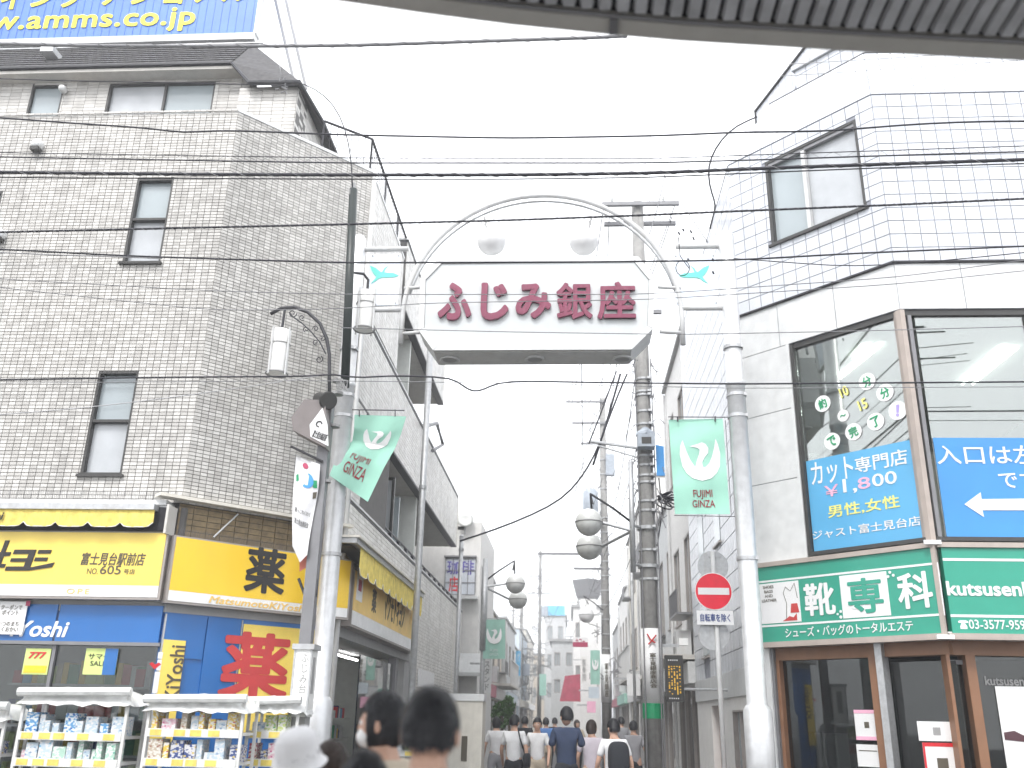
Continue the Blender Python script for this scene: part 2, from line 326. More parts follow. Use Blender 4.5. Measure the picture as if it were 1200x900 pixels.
def window(fr, u0, u1, z0, z1, root, depth=.08, fm='frame_dark', pm='frosted', rails=(), mull=(), sill=True, t=.03, panes=None, label=None):
    """one window: frame (part) > panes and sill; the glass sits back in the opening"""
    f = MB(); f.box(fr, u0, u0+t, z0, z1, -depth-.03, -.005); f.box(fr, u1-t, u1, z0, z1, -depth-.03, -.005)
    f.box(fr, u0+t, u1-t, z1-t, z1, -depth-.03, -.005); f.box(fr, u0+t, u1-t, z0, z0+t, -depth-.03, -.005)
    for r in rails: f.box(fr, u0+t, u1-t, r-t*.6, r+t*.6, -depth-.02, -.012)
    for r in mull: f.box(fr, r-t*.6, r+t*.6, z0+t, z1-t, -depth-.015, -.02)
    o = f.build('window', fm, root)
    if label: o['label'] = label
    us = [u0+t, *mull, u1-t]; zs = [z0+t, *rails, z1-t]; k = 0
    for a, b in zip(us, us[1:]):
        for c, d in zip(zs, zs[1:]):
            MB().box(fr, a, b, c, d, -depth-.012, -depth).build('pane', (panes[k % len(panes)] if panes else pm), o); k += 1
    if sill: MB().box(fr, u0-.03, u1+.03, z0-.035, z0, -.04, .045).build('sill', fm, o)
    return o
# ================================================================== THE SETTING
MB().bw(-400, 400, -60, 900, -.3, 0).build('ground', 'asphalt', kind='structure')
MB().bw(-2.35, 1.35, 11, 300, .004, .012).build('road', 'asphalt', kind='structure')
for x0, x1, nm in ((-3.2, -2.35, 'pavement'), (1.35, 2.6, 'pavement')):
    MB().bw(x0, x1, 13.4, 300, .0, .1).build(nm, 'paving', kind='structure')
MB().bw(-14, 12, -6, 4.2, 0, .12).build('pavement', 'paving', kind='structure')

# ================================================================== LEFT: grey tiled apartment building over the drugstore
LF = Fr(-4.85, 11, 1, 0); LB = Fr(-4.85, 11, 1, 1); LS = Fr(-3.2, 12.65, 0, 1)
BL = 2.333; YE = 25.5
A = thing('apartment_building', 'grey tiled apartment block with a chamfered corner above the yellow drugstore', 'building', (-4.85, 11, 0))
Z0, Z1 = 4.05, 9.88
PU, PZ = .0935, .0478
def h_(fr, xa, ya, xb, yb):           # an opening measured on the photograph's wall
    a = fr.px(xa, ya); b = fr.px(xb, yb); return a, b
winA = (-1.375, -.825, 8.74-1.42, 8.755)
u_, z_ = LF.px(145, 308); winA = (LF.px(161, 210)[0], LF.px(204, 210)[0], z_, LF.px(182, 209)[1])
winB = (LF.px(116, 435)[0], LF.px(163, 435)[0], LF.px(95, 556)[1], LF.px(140, 435)[1])
winC = (-4.2, -3.3, 7.2, 8.6)
holesF = [winA, winB, winC]
w = MB(); wall(w, LF, -7, 0, Z0, Z1, -.25, -.012, holesF)
w.box(LB, 0, BL, Z0, Z1, -.25, -.012)
w.box(LS, .1, 3.0, 4.58, Z1, -.3, -.012)
w.slab([(-11.8, 11.5), (-5.0, 11.5), (-4.4, 12.9), (-4.4, 25.4), (-11.8, 25.4)], 2.75, 9.6)
w.build('wall', 'grout', A)
cells = tile_cells(LF, -7, 0, Z0, Z1, PU, PZ, holesF, .0085, ua=0) + tile_cells(LB, 0, BL, Z0, Z1, PU, PZ, (), .0085)
lay_tiles(cells, 'grey_tile', A, -.012, 0, rank=(PU, PZ))
# corner strip tiles turn the edge; window reveals
for h in (winA, winB, winC):
    o = window(LF, h[0], h[1], h[2], h[3], A, depth=.09, rails=[(h[2]+h[3])/2+.02], panes=['curtain_glass', 'frosted'], fm='frame_dark')
# parapet cap, canted tiles on top
cap = MB(); cap.prism(Fr(-11.85, 11, 0, 1), [(-.02, Z1), (.35, Z1), (.35, Z1+.13), (.16, Z1+.13)], -7.0, 0)
cap.box(LB, 0, BL, Z1, Z1+.05, -.3, .012); cap.box(LS, 0, 3.0, Z1, Z1+.05, -.3, .012)
split(cap, 'parapet_cap', 'white_panel', A)
cc = MB()
for i in range(75): cc.open_box(Fr(-4.85, 11, 1, 0), -(i+1)*PU+.004, -i*PU-.004, Z1+.002, Z1+.03, -.0, .024)
cc.build('cap_tiles', 'grey_tile', A, kind='stuff')
# ledge over the shop signs
lg = MB(); lg.box(LF, -7, -.12, 3.99, 4.05, -.1, .16); lg.box(LF, -7, -.12, 3.96, 3.99, -.1, .13)
lg.build('ledge', 'white_panel', A)
l2 = MB(); l2.box(LB, -.32, BL+.1, 4.075, 4.115, -.05, .13); l2.build('ledge', 'cream_wall', A)
tw = MB(); tw.box(LF, -7, .05, 3.6, 4.0, -.25, -.05); tw.box(LB, 0, BL, 3.55, 4.07, -.3, -.06); tw.build('lintel', 'grout', A)
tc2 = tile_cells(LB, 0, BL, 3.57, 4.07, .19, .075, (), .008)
mb = MB(); [mb.open_box(f, a, b, c, d, -.06, -.045) for f, a, b, c, d in tc2]; mb.build('lintel_tiles', mat('shaded_brown_tile', (.23, .17, .09), .6, var=.3, scale=12), A, kind='stuff')  # brown includes the ledge's shade and yellow reflected from the sign
sp_ = MB()
for i in range(150):
    u = i/150*BL; sp_.tube([LB.w(u, 3.60, .02), LB.w(u+.01, 3.72, .09+.02*math.sin(i*9.1))], .0022, 3)
for i in range(330):
    u = -7+i/330*7; sp_.tube([LF.w(u, 4.05, .1), LF.w(u+.012, 4.17, .13+.02*math.sin(i*5.3))], .0022, 3)
sp_.build('bird_spikes', 'wire_grey', A, kind='stuff')
MB().tube([LB.w(.42, 3.66, .12), LB.w(.75, 4.02, .02)], .012, 6).build('stay_rod', 'galvanised', A)
# round vent hoods on the front
for x, y in ((46, 172), (2, 277)):
    u, z = LF.px(x, y)
    v = MB(); v.lathe(LF.w(u, z, -.01), [(.085, 0), (.085, .06), (.08, .10), (.05, .13), (.0, .14)], 18, axis=(0, -1, 0)); o = v.build('vent_hood', 'white_panel', A, smooth=True)
    g = MB(); g.box(LF, u-.06, u+.06, z-.115, z-.06, .01, .12); g.build('grille', 'frame_dark', o)
# penthouse storey set back, with slate mansard
PH = Fr(-5.25, 12.2, 1, 0)
hp1 = (PH.px(38, 101)[0], PH.px(76, 100)[0], 10.3, 11.40); hp2 = (PH.px(129, 99)[0], PH.px(253, 97)[0], 10.3, 11.40)
w = MB(); wall(w, PH, -6.5, .02, 9.6, 11.75, -.2, -.012, [hp1, hp2]); w.slab([(-11.7, 12.5), (-5.3, 12.5), (-5.3, 20), (-11.7, 20)], 9.6, 11.6)
PB = Fr(-5.2, 11.72, 1, 0); ZPB = at(293, 97, Y=11.6).z+.0; w.slab([(-5.25, 11.95), (-4.3, 11.95), (-4.3, 18), (-5.25, 18)], 9.6, ZPB-.02); w.box(PB, 0, .95, 9.6, ZPB, -.5, -.012); w.box(PB, 0.01, .94, 9.6, ZPB+.12, -.5, -.14); w.build('penthouse_wall', 'grout', A)
c2 = tile_cells(PH, -6.5, 0, 9.9, 11.72, .187, .0478*1.35, [hp1, hp2], .006) + tile_cells(PB, 0, .95, 9.9, ZPB, .187, .065, (), .006)
PR = Fr(-4.25, 11.72, 0, 1); c2 += tile_cells(PR, 0, 6, 9.9, ZPB-.03, .187, .065, (), .006)
mb = MB(); [mb.open_box(f, a, b, c, d, -.012, random.uniform(-.001, .001)) for f, a, b, c, d in c2]; mb.build('penthouse_tiles', 'grey_tile', A, kind='stuff')
MB().box(PR, 0.01, 6, 9.6, ZPB-.03, -.4, -.012).build('penthouse_wall', 'grout', A)
window(PH, *hp1, A, depth=.06, sill=False); window(PH, *hp2, A, depth=.07, sill=False, mull=[(hp2[0]*.47+hp2[1]*.53)], panes=['curtain_glass', 'frosted'])
# mansard roof
rf = MB()
def facet(mb, pts, th=.05):
    pts = [Vector(p) for p in pts]; n = (pts[1]-pts[0]).cross(pts[2]-pts[0]).normalized()*th; k = len(pts)
    mb.add(pts+[p-n for p in pts], [tuple(range(k)), tuple(range(k, 2*k))[::-1]]+[(i, (i+1) % k, k+(i+1) % k, k+i) for i in range(k)])
yE = 11.95
eL = at(0, 79, Y=yE); eR = at(272, 74, Y=yE); zE = (eL.z+eR.z)/2
rg = at(297, 52, Y=12.9); zR = rg.z
s1 = at(293, 97, Y=11.6); s2 = at(352, 92, Y=11.6)
facet(rf, [(-11.7, yE, zE), (eR.x, yE, zE), (rg.x, 12.9, zR), (-11.7, 12.9, zR)])
facet(rf, [(eR.x, yE, zE), (s1.x, 11.6, s1.z), (s2.x, 11.6, s1.z), (rg.x, 12.9, zR)])
facet(rf, [(s2.x, 11.6, s1.z), (-4.1, 12.6, s1.z-.02), (-4.1, 18.5, s1.z-.02), (rg.x, 18, zR), (rg.x, 12.9, zR)])
roof = rf.build('roof', 'slate', A)
def quadat(e0, e1, r0, r1, s, t): return e0.lerp(e1, s).lerp(r0.lerp(r1, s), t)
slm = MB()
E0, E1, Q0, Q1 = Vector((-10.2, yE, zE)), Vector((eR.x, yE, zE)), Vector((-10.2, 12.9, zR)), Vector((rg.x, 12.9, zR))
nrm = (E1-E0).cross(Q0-E0).normalized()
for j in range(9):
    for i in range(34):
        a, b = (i+.5*(j % 2))/34, min(1, (i+1+.5*(j % 2))/34)
        if a >= 1: continue
        p = [quadat(E0, E1, Q0, Q1, a+.001, j/9), quadat(E0, E1, Q0, Q1, b-.001, j/9), quadat(E0, E1, Q0, Q1, b-.001, (j+1)/9), quadat(E0, E1, Q0, Q1, a+.001, (j+1)/9)]
        up = [nrm*.022, nrm*.022, nrm*.006, nrm*.006]
        slm.add([q+k for q, k in zip(p, up)]+[p[0], p[1]], [(0, 1, 2, 3), (4, 5, 1, 0)])
slm.build('slates', 'slate', roof, kind='stuff')
tr = MB(); tr.tube([(-11.7, yE-.02, zE-.03), (eR.x, yE-.02, zE-.03), (s1.x, 11.57, s1.z-.02), (s2.x, 11.57, s1.z-.02), (-4.08, 12.6, s1.z-.05), (-4.08, 18.5, s1.z-.05)], .035, 6)
tr.build('eave_trim', 'dark_metal', A)
so = MB(); so.bw(-11.7, -5.25, yE, 12.25, zE-.12, zE-.06); so.build('soffit', 'soffit', A)
u, z = LF.px(64, 68)
p = at(64, 68, Y=12.35); vb = MB(); vb.bw(p.x-.11, p.x+.11, 12.1, 12.5, p.z-.06, p.z+.05); vb.build('roof_vent', 'white_panel', A)
p = at(66, 285/3.0, Y=11.9)
v = MB(); v.lathe((p.x-3.9+3.9, 12.15, p.z), [(.06, 0), (.06, .08), (.04, .11), (0, .12)], 14, axis=(0, -1, 0)); v.build('vent_hood', 'white_panel', A, smooth=True)
# roof terrace railing from the chamfer round to the side
rl = MB(); zt = 10.50
P0 = LB.w(1.45, 0, -.12); P1 = LB.w(BL, 0, -.08)
P1 = Vector((-3.24, 12.62, 0)); P2 = Vector((-3.24, 16.0, 0))
for a, b in ((P0, P1), (P1, P2)):
    a, b = a.copy(), b.copy(); a.z = b.z = zt
    rl.tube([a, b], .022, 6); L_ = (b-a).length; k = int(L_/.12)
    for i in range(k+1):
        q = a.lerp(b, i/k); big = i % 10 == 0 or i == k
        rl.tube([q, (q.x, q.y, Z1+.02)], .018 if big else .006, 5)
rl.build('railing', 'dark_metal', A)
# side wall over the street: balconies in storeys, each a tiled parapet
mat('side_tile', (.50, .485, .46), .6, var=.16, scale=26, bump=.5, bscale=60)
tile_m2 = tile_mat('side_tile2', (.80, .785, .75), (.66, .64, .60))
def parapet(y0, y1, z0, z1, m='grey_tile', x=-3.2):
    o = MB().box(Fr(x, y0, 0, 1), 0, y1-y0, z0, z1, -.14, -.01).build('balcony_parapet', 'grout', A)
    fr = Fr(x, y0, 0, 1); mb = MB()
    for f, a, b, c, d in tile_cells(fr, 0, y1-y0, z0, z1, .14, .07, (), .007): mb.open_box(f, a, b, c, d, -.01, random.uniform(-.0015, .0015))
    mb.build('parapet_tiles', tile_m2, o, kind='stuff')
    cp_ = MB(); cp_.box(fr, -.02, y1-y0+.01, z1+.045, z1+.075, -.17, .02); cp_.build('coping', 'white_panel', o)
    c3 = MB(); c3.box(fr, 0, y1-y0, z1, z1+.045, -.15, .006); c3.build('coping_shadow_line', 'dark_metal', o)  # solid dark strip standing in for the shade under the coping
    return o
MB().box(Fr(-4.4, YE, 1, 0), 0, 1.2, 6.12, 7.45, -.2, 0).build('balcony_return', 'cream_wall', A)
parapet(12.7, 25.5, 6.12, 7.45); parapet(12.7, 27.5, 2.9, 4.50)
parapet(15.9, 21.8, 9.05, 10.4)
MB().box(Fr(-4.4, 21.8, 1, 0), 0, 1.2, 9.05, 10.4, .05, .17).build('balcony_return', 'cream_wall', A)
MB().box(Fr(-4.4, 25.55, 1, 0), 0, 1.2, 0, 4.5, -.2, 0).build('end_wall', 'cream_wall', A)
# ground-storey side wall beyond the shop
gw = MB(); gw.box(LS, 6.9, 14.8, 0, 2.9, -.3, -.01); gw.build('wall', 'grout', A)
mb = MB(); [mb.open_box(f, a, b, c, d, -.01, random.uniform(-.0015, .0015)) for f, a, b, c, d in tile_cells(LS, 6.9, 14.8, .0, 2.9, .14, .07, (), .007)]; mb.build('wall_tiles', tile_m2, A, kind='stuff')
mb = MB(); [mb.open_box(f, a, b, c, d, -.012, random.uniform(-.0015, .0015)) for f, a, b, c, d in tile_cells(LS, 0, 3.0, 7.6, Z1, .14, .07, (), .007)]
[mb.open_box(f, a, b, c, d, -.012, random.uniform(-.0015, .0015)) for f, a, b, c, d in tile_cells(LS, 0, .9, 4.6, 6.1, .14, .07, (), .007)]
mb.build('wall_tiles', tile_m2, A, kind='stuff')
sf = MB()
for y0, y1, z in ((12.9, 25.5, 6.12), (15.9, 21.8, 9.05)): sf.box(Fr(-3.34, y0, 0, 1), 0, y1-y0, z-.02, z+.1, -1.06, 0)
split(sf, 'balcony_soffit', 'soffit', A)
for y0, y1, z in ((12.9, 25.5, 6.1), (15.9, 21.8, 9.03)):
    MB().box(Fr(-3.2, y0, 0, 1), 0, y1-y0, z-.03, z, -.15, .004).build('drip_edge', 'dark_metal', A)
for y in (15.2, 19.4): MB().box(Fr(-3.34, y, 0, 1), 0, .12, 4.58, 6.1, -1.06, -.0).build('party_wall', 'interior_wall', A)
MB().box(Fr(-3.34, 17.6, 0, 1), 0, .1, 7.5, 9.03, -1.06, -.0).build('party_wall', 'interior_wall', A)
rb = MB()
for y0, y1, z in ((12.8, 27.4, 4.73),):
    rb.tube([(-3.27, y0, z), (-3.27, y1, z)], .022, 6)
    for i in range(18): rb.bw(-3.30, -3.24, y0+.3+i*.82, y0+.42+i*.82, 4.57, 4.72)
rb.build('railing', 'dark_metal', A)
r2 = MB(); r2.tube([(-3.27, 13.0, 7.66), (-3.27, 25.4, 7.66)], .018, 6)
for i in range(13): r2.tube([(-3.27, 13.2+i, 7.5), (-3.27, 13.2+i, 7.66)], .012, 5)
r2.build('railing', 'dark_metal', A)
for y0, y1, z0, z1 in ((13.2, 14.2, 7.3, 8.9), (18.3, 20.0, 7.2, 8.9), (15.6, 17.2, 4.7, 5.95), (19.8, 21.6, 4.7, 5.95), (22.4, 24.2, 4.7, 5.95)):
    window(Fr(-4.38, y0, 0, 1), 0, y1-y0, z0, z1, A, depth=-.03, mull=[(y1-y0)/2], fm='frame_dark', sill=False)
MB().bw(-3.66, -3.40, 17.8, 17.84, 4.75, 5.7).build('balcony_screen', 'frosted', A)
sc = MB(); sc.box(Fr(-3.30, 16.6, 0, 1), 0, .05, 4.7, 5.75, -.9, 0); sc.build('balcony_divider', 'curtain_glass', A)
s3 = MB()
for z in (4.7, 5.75): s3.box(Fr(-3.28, 16.58, 0, 1), 0, .09, z, z+.05, -.93, 0)
s3.box(Fr(-3.28, 16.58, 0, 1), 0, .09, 4.7, 5.75, -.05, 0); s3.build('divider_frame', 'frame_dark', A)
for y in (15.9, 16.35):
    MB().lathe((-4.38, y, 5.62), [(.09, 0), (.09, .12), (.06, .16), (0, .17)], 12, axis=(1, 0, 0)).build('vent_hood', 'grey_metal', A, smooth=True)
# clothes-drying bracket on the far balcony end
bk = MB(); q = [at(x, y, X=-3.05) for x, y in ((500, 499), (512, 496), (519, 521), (507, 528))]; bk.tube(q, .045, 6); bk.build('drying_bracket', 'grey_metal', A)
MB().tube([LB.w(BL+.03, 0.0, .03), LB.w(BL+.03, 9.9, .03)], .035, 10).build('downpipe', 'white_paint', A, smooth=True)

# shop interior and fascia of the drugstore (fixed to the building)
it = MB(); it.bw(-11.5, -4.9, 14.4, 14.5, 0, 2.75); it.slab([(-11.5, 11.15), (-4.9, 11.15), (-3.5, 12.6), (-3.5, 19.6), (-11.5, 19.6)], 2.70, 2.75); it.build('shop_ceiling', 'mid_grey', A)
MB().slab([(-11.5, 11.15), (-4.9, 11.15), (-3.5, 12.6), (-3.5, 19.6), (-11.5, 19.6)], .0, .05).build('shop_floor', 'interior_wall', A)
MB().bw(-6.6, -6.5, 14.5, 19.6, 0.05, 2.70).build('shop_partition', 'interior_wall', A)
MB().bw(-6.5, -3.5, 19.5, 19.6, 0.05, 2.70).build('shop_partition', 'interior_wall', A)
for x0, y0, x1, y1 in ((-7.2, 12.4, -6.0, 12.4), (-5.6, 12.2, -4.7, 12.2), (-4.2, 14.2, -4.2, 16.0), (-4.45, 14.2, -4.45, 16.0), (-4.2, 17.0, -4.2, 18.6), (-8.6, 12.6, -7.5, 12.6)):
    MB().tube([(x0, y0, 2.62), (x1, y1, 2.62)], .02, 8).build('ceiling_tube_lamp', 'tube_light', A)
gs = MB()
GC = ['text_white', 'sky_blue', 'lime', 'red', 'yellow', 'text_green', 'cloth_beige', 'navy']
gd = {g: MB() for g in GC}
for (X0, X1, Y, zz) in ((-8.2, -5.2, 13.6, (0.6, 1.05, 1.5, 1.95)), (-5.9, -4.9, 12.6, (.6, 1.05, 1.5, 1.9))):
    for z in zz:
        gs.bw(X0, X1, Y, Y+.35, z-.03, z); x = X0+.05
        while x < X1-.15:
            ww = random.uniform(.06, .16); gd[random.choice(GC)].bw(x, x+ww, Y+.02, Y+.25, z, z+random.uniform(.15, .33)); x += ww+.012
for z in (.6, 1.05, 1.5, 1.85):
    gs.bw(-6.4, -6.0, 14.6, 19.4, z-.03, z); y = 14.7
    gs.bw(-4.6, -4.3, 13.6, 18.8, z-.33, z-.3)
    while y < 19.2:
        ww = random.uniform(.06, .18); gd[random.choice(GC)].bw(-6.3, -6.05, y, y+ww, z, z+random.uniform(.15, .33))
        gd[random.choice(GC)].bw(-4.55, -4.33, y-.8, y-.8+ww, z-.3, z-.3+random.uniform(.12, .25)); y += ww+.012
split(gs, 'shop_shelf', 'shelf_white', A)
for g in GC:
    if gd[g].v: gd[g].build('shelf_goods', g, A, kind='stuff')
# piers and blue fascia
f = MB(); f.box(LF, -7, -.0, 2.72, 2.85, -.2, .0); f.box(LB, 0, BL, 2.72, 2.83, -.2, 0); f.build('lintel_strip', 'mid_grey', A)
bf = LF.px(100, 709)[1]; bl = LF.px(100, 752)[1]
for i, (a, b) in enumerate(((-6.9, -4.2), (-4.17, -2.75), (-2.73, -1.33), (-1.30, -.03))):
    MB().box(LF, a, b, bl, bf, -.05, .02).build('fascia_panel', 'blue', A)
MB().box(LF, -6.9, 0, bl-.04, bl, -.06, .03).build('fascia_trim', 'grey_metal', A)
MB().box(LF, -6.9, -.02, 0, bl-.04, -.06, -.045).build('shop_window', 'dark_glass', A)
fm = MB()
for u in (-6.9, -4.2, -2.74, -1.3): fm.box(LF, u-.02, u+.02, 0, bl, -.07, -.01)
fm.box(LF, -6.9, 0, .0, .25, -.08, -.01); split(fm, 'shop_window_frame', 'grey_metal', A)
# blue chamfer front: panels, poster beds
zb = LB.px(260, 728)[1]
MB().box(LB, .0, BL-.25, .0, 2.72, -.15, -.01).build('chamfer_wall', 'blue', A)
for a, b, c, d in ((0.02, .52, 2.20, 2.70), (.54, .98, .02, 2.70), (1.0, BL-.25, 2.42, 2.70)):
    MB().box(LB, a, b, c, d, -.01, .012).build('fascia_panel', 'blue', A)
MB().box(LB, .985, .998, 0, 2.7, -.01, .02).build('fascia_trim', 'galvanised', A)
MB().box(LB, .0, .018, 0, 2.7, -.01, .02).build('fascia_trim', 'galvanised', A)
MB().box(LB, BL-.25, BL, 0, 2.83, -.3, 0).build('pier', 'white_panel', A)
# shop opening on the street side: jamb, shutter box, glass
MB().box(LS, .05, 6.9, 2.62, 2.85, -.35, .0).build('lintel', 'mid_grey', A)
MB().box(LS, 5.75, 6.9, 0, 2.62, -.3, -.02).build('pier', 'mid_grey', A)
MB().box(LS, 5.0, 5.25, 0, 2.62, -.2, -.05).build('shutter_guide', 'grey_metal', A)
MB().box(LS, 2.2, 5.0, .0, 2.5, -.12, -.10).build('sliding_glass', 'clear_glass', A)

# ------------------------------------------------------------------ billboard on the roof
p = at(302, 0, Y=12.9); B = thing('rooftop_billboard', 'blue ribbed rooftop billboard with yellow web address lettering', 'billboard', (-9, 12.9, 12.2))
bz0 = at(150, 44, Y=12.9).z; br = at(299, 30, Y=12.9).x; BF = Fr(br, 12.9, 1, 0)
MB().box(BF, -8, 0, bz0, bz0+2.2, -.15, 0).build('panel', 'billboard_blue', B)
mb = MB()
for i in range(55): mb.box(BF, -.075-i*.145, -.067-i*.145, bz0+.01, bz0+2.19, 0, .008)
mb.build('panel_ribs', 'billboard_blue', B, kind='stuff')
MB().box(BF, -8, .03, bz0-.14, bz0-.003, -.2, .05).build('frame', 'white_panel', B)
MB().box(BF, .003, .045, bz0-.003, bz0+2.2, -.15, .04).build('frame', 'white_panel', B)
sk = MB()
for i in range(14): sk.box(BF, -.3-i*.55, -.2-i*.55, bz0-.3, bz0-.14, -.1, 0)
sk.tube([BF.w(-8, bz0-.22, .03), BF.w(.2, bz0-.22, .03)], .02, 6); split(sk, 'bracket', 'galvanised', B)
st = MB(); st.tube([BF.w(-.1, bz0+2.0, -.3), BF.w(.55, bz0-.5, -.9)], .03, 6); st.tube([BF.w(.1, bz0+2.0, -.3), BF.w(.75, bz0-.5, -.9)], .03, 6); split(st, 'stay', 'wire_pale', B)
a = BF.px(-13, 38, .01); b = BF.px(227, 34, .01); zt_ = BF.px(195, 12, .01)[1]; zb_ = BF.px(215, 36, .01)[1]
text(BF, 'w.amms.co.jp', a[0], b[0], zb_, BF.px(195, 9, .01)[1], .012, 'letter_yellow', B, bold=.028, spacing=1.05)
a = BF.px(-20, 12, .01); b = BF.px(292, 8, .01)
text(BF, 'ティング ナショナル', a[0]-.3, b[0], a[1], a[1]+.62, .012, 'letter_yellow', B, bold=.03, spacing=1.0)
# ------------------------------------------------------------------ the yellow signs of the drugstore
def sign_panel(root, fr, u0, u1, z0, z1, n0, n1, zs, my, mw):
    MB().box(fr, u0, u1, z0, z1, n0, n1).build('sign_case', 'frame_grey', root)
    MB().box(fr, u0+.03, u1-.03, zs, z1-.02, n1, n1+.008).build('face', my, root)
    MB().box(fr, u0+.03, u1-.03, z0+.03, zs-.001, n1, n1+.007).build('face', mw, root)
S1 = thing('shop_sign', 'wide bright yellow drugstore sign with white base strip, facing the square', 'sign', LF.w(-1, 2.9, .1))
n1 = .16
za = LF.px(100, 702, n1)[1]; zt = LF.px(100, 622, n1)[1]; zs = LF.px(100, 685.5, n1)[1]; ur = LF.px(193, 660, n1)[0]
sign_panel(S1, LF, -6.5, ur, za, zt, .02, n1, zs, 'yellow_pale', 'sign_white')
def L6(x, y, ox=0, oy=570, k=6.0): return LF.px(ox+x/k, oy+y/k, n1+.01)
for poly in ([(40, 380), (70, 380), (38, 462), (80, 462), (70, 488), (28, 490), (8, 545), (42, 545), (32, 571), (-90, 571), (-80, 545), (-22, 545), (-2, 490), (-80, 490), (-70, 462), (8, 462)],
             [(105, 445), (258, 445), (205, 592), (35, 592), (47, 563), (168, 563), (182, 530), (72, 530), (82, 505), (192, 505), (205, 475), (93, 475)],
             [(275, 447), (365, 447), (355, 473), (265, 473)], [(252, 500), (340, 500), (330, 525), (240, 525)], [(215, 570), (385, 535), (365, 568), (200, 592)]):
    MB().prism(LF, [L6(*q) for q in poly], n1+.009, n1+.02).build('lettering', 'ink', S1)
a, b = LF.px(95, 661, n1), LF.px(172, 648, n1); text(LF, '富士見台駅前店', a[0], b[0], a[1]-.015, b[1], n1+.009, 'ink_soft', S1, bold=.02, shear=.15)
a, b = LF.px(102, 673, n1), LF.px(116, 666, n1); text(LF, 'NO.', a[0], b[0], a[1], b[1], n1+.009, 'ink_soft', S1)
a, b = LF.px(117, 673, n1), LF.px(143, 663, n1); text(LF, '605', a[0], b[0], a[1], b[1], n1+.009, 'ink_soft', S1, bold=.01)
a, b = LF.px(145, 673, n1), LF.px(159, 667, n1); text(LF, '号店', a[0], b[0], a[1], b[1], n1+.009, 'ink_soft', S1)
a, b = LF.px(78, 696, n1), LF.px(106, 690, n1); text(LF, 'OPE', a[0], b[0], a[1], b[1], n1+.009, 'gold_text', S1, spacing=1.3)
S2 = thing('shop_sign', 'deep yellow sign with one large black character on the chamfered corner', 'sign', LB.w(1, 2.9, .1))
n1 = .14
u0, z0_ = LB.px(193, 706, n1); zt2 = LB.px(200, 626, n1)[1]; zs = LB.px(196, 691, n1)[1]
sign_panel(S2, LB, u0, BL+.12, z0_, zt2, .0, n1, zs, 'yellow', 'sign_white')
a, b = LB.px(284, 695, n1), LB.px(337, 645, n1); c_ = LB.px(312, 696, n1)[1], LB.px(310, 642, n1)[1]
text(LB, '薬', a[0], b[0], c_[0], c_[1], n1+.009, 'ink', S2, bold=.035)
a, b = LB.px(244, 706, n1), LB.px(344, 712, n1); text(LB, 'MatsumotoKiYoshi', a[0], a[0]+(b[0]-a[0])*1.17, z0_+.045, zs-.02, n1+.009, 'gold_text', S2, bold=.02, shear=.2)
S3 = thing('shop_sign', 'faded yellow drugstore sign hung along the street side, white at its lower edge', 'sign', LS.w(3, 2.9, .1))
n1 = .16; LSX = LS
zb3 = LS.px(440, 746, n1)[1]; zt3 = LS.px(440, 683, n1)[1]; ue = LS.px(489, 735, n1)[0]
zs3 = zb3+.22
sign_panel(S3, LS, .25, ue, zb3, zt3, .0, n1, zs3, 'yellow_old', 'sign_white')
def S3p(x, y): return LS.px(340+x/4.09, 620+y/4.09, n1)
a, b = S3p(312, 330), S3p(350, 220); MB().box(LS, a[0], b[0], a[1]-.02, b[1]+.0, n1+.008, n1+.012).build('pictogram', 'text_white', S3)
MB().box(LS, a[0]+.1, b[0]-.1, a[1]+.12, b[1]-.1, n1+.012, n1+.016).build('pictogram', 'crimson', S3)
a, b = S3p(385, 405), S3p(415, 275); text(LS, '薬', a[0], b[0], (a[1]+.03), b[1]-.06, n1+.009, 'ink_soft', S3, bold=.03)
a, b = S3p(447, 440), S3p(550, 340); text(LS, 'マツモトキヨシ', a[0], b[0], a[1]+.03, b[1]-.0, n1+.009, 'ink_soft', S3, bold=.02, shear=.3)
a, b = S3p(568, 455), S3p(600, 430); text(LS, '富士見台店', a[0], b[0], a[1], b[1]+.05, n1+.009, 'gold_text', S3)
# ------------------------------------------------------------------ scalloped awnings
def awning(fr, u0, u1, ztop, drop, n, pitch, label, scallops=True):
    r = thing('awning', label, 'awning', fr.w((u0+u1)/2, ztop, n))
    MB().box(fr, u0, u1, ztop, ztop+.07, n-.22, n+.03).build('roller_box', 'galvanised', r)
    mb = MB(); k = int((u1-u0)/pitch); seg = 10; V = []; F = []
    for i in range(k):
        a = u1-(i+1)*pitch
        for j in range(seg):
            t0, t1 = j/seg, (j+1)/seg
            d = lambda t: drop*(1-.26*(abs(2*t-1)**6))
            wv = lambda t, z: n+.012*math.sin(40*(a+t*pitch))*z
            q = []
            for t in (t0, t1):
                q.append([fr.w(a+t*pitch, ztop-d(t)*s, wv(t, s)) for s in (0, .5, 1)])
            b0 = len(V); V += q[0]+q[1]; F += [(b0, b0+3, b0+4, b0+1), (b0+1, b0+4, b0+5, b0+2)]
    mb.add(V, F); mb.build('valance', 'canvas_yellow', r)
    bs = MB()
    for i in range(k):
        a = u1-(i+1)*pitch
        bs.tube([fr.w(a+pitch*t/8, ztop-drop*(1-.26*(abs(t/4-1)**6)), n+.002) for t in range(9)], .006, 4)
    bs.build('hem', 'text_white', r)
    return r
za = LF.px(100, 597, .3)[1]; ue = LF.px(181, 600, .3)[0]; dp = za-LF.px(100, 617, .3)[1]
aw = awning(LF, ue-.405*10, ue, za, dp, .3, .405, 'retracted pale yellow scalloped awning above the wide yellow sign')
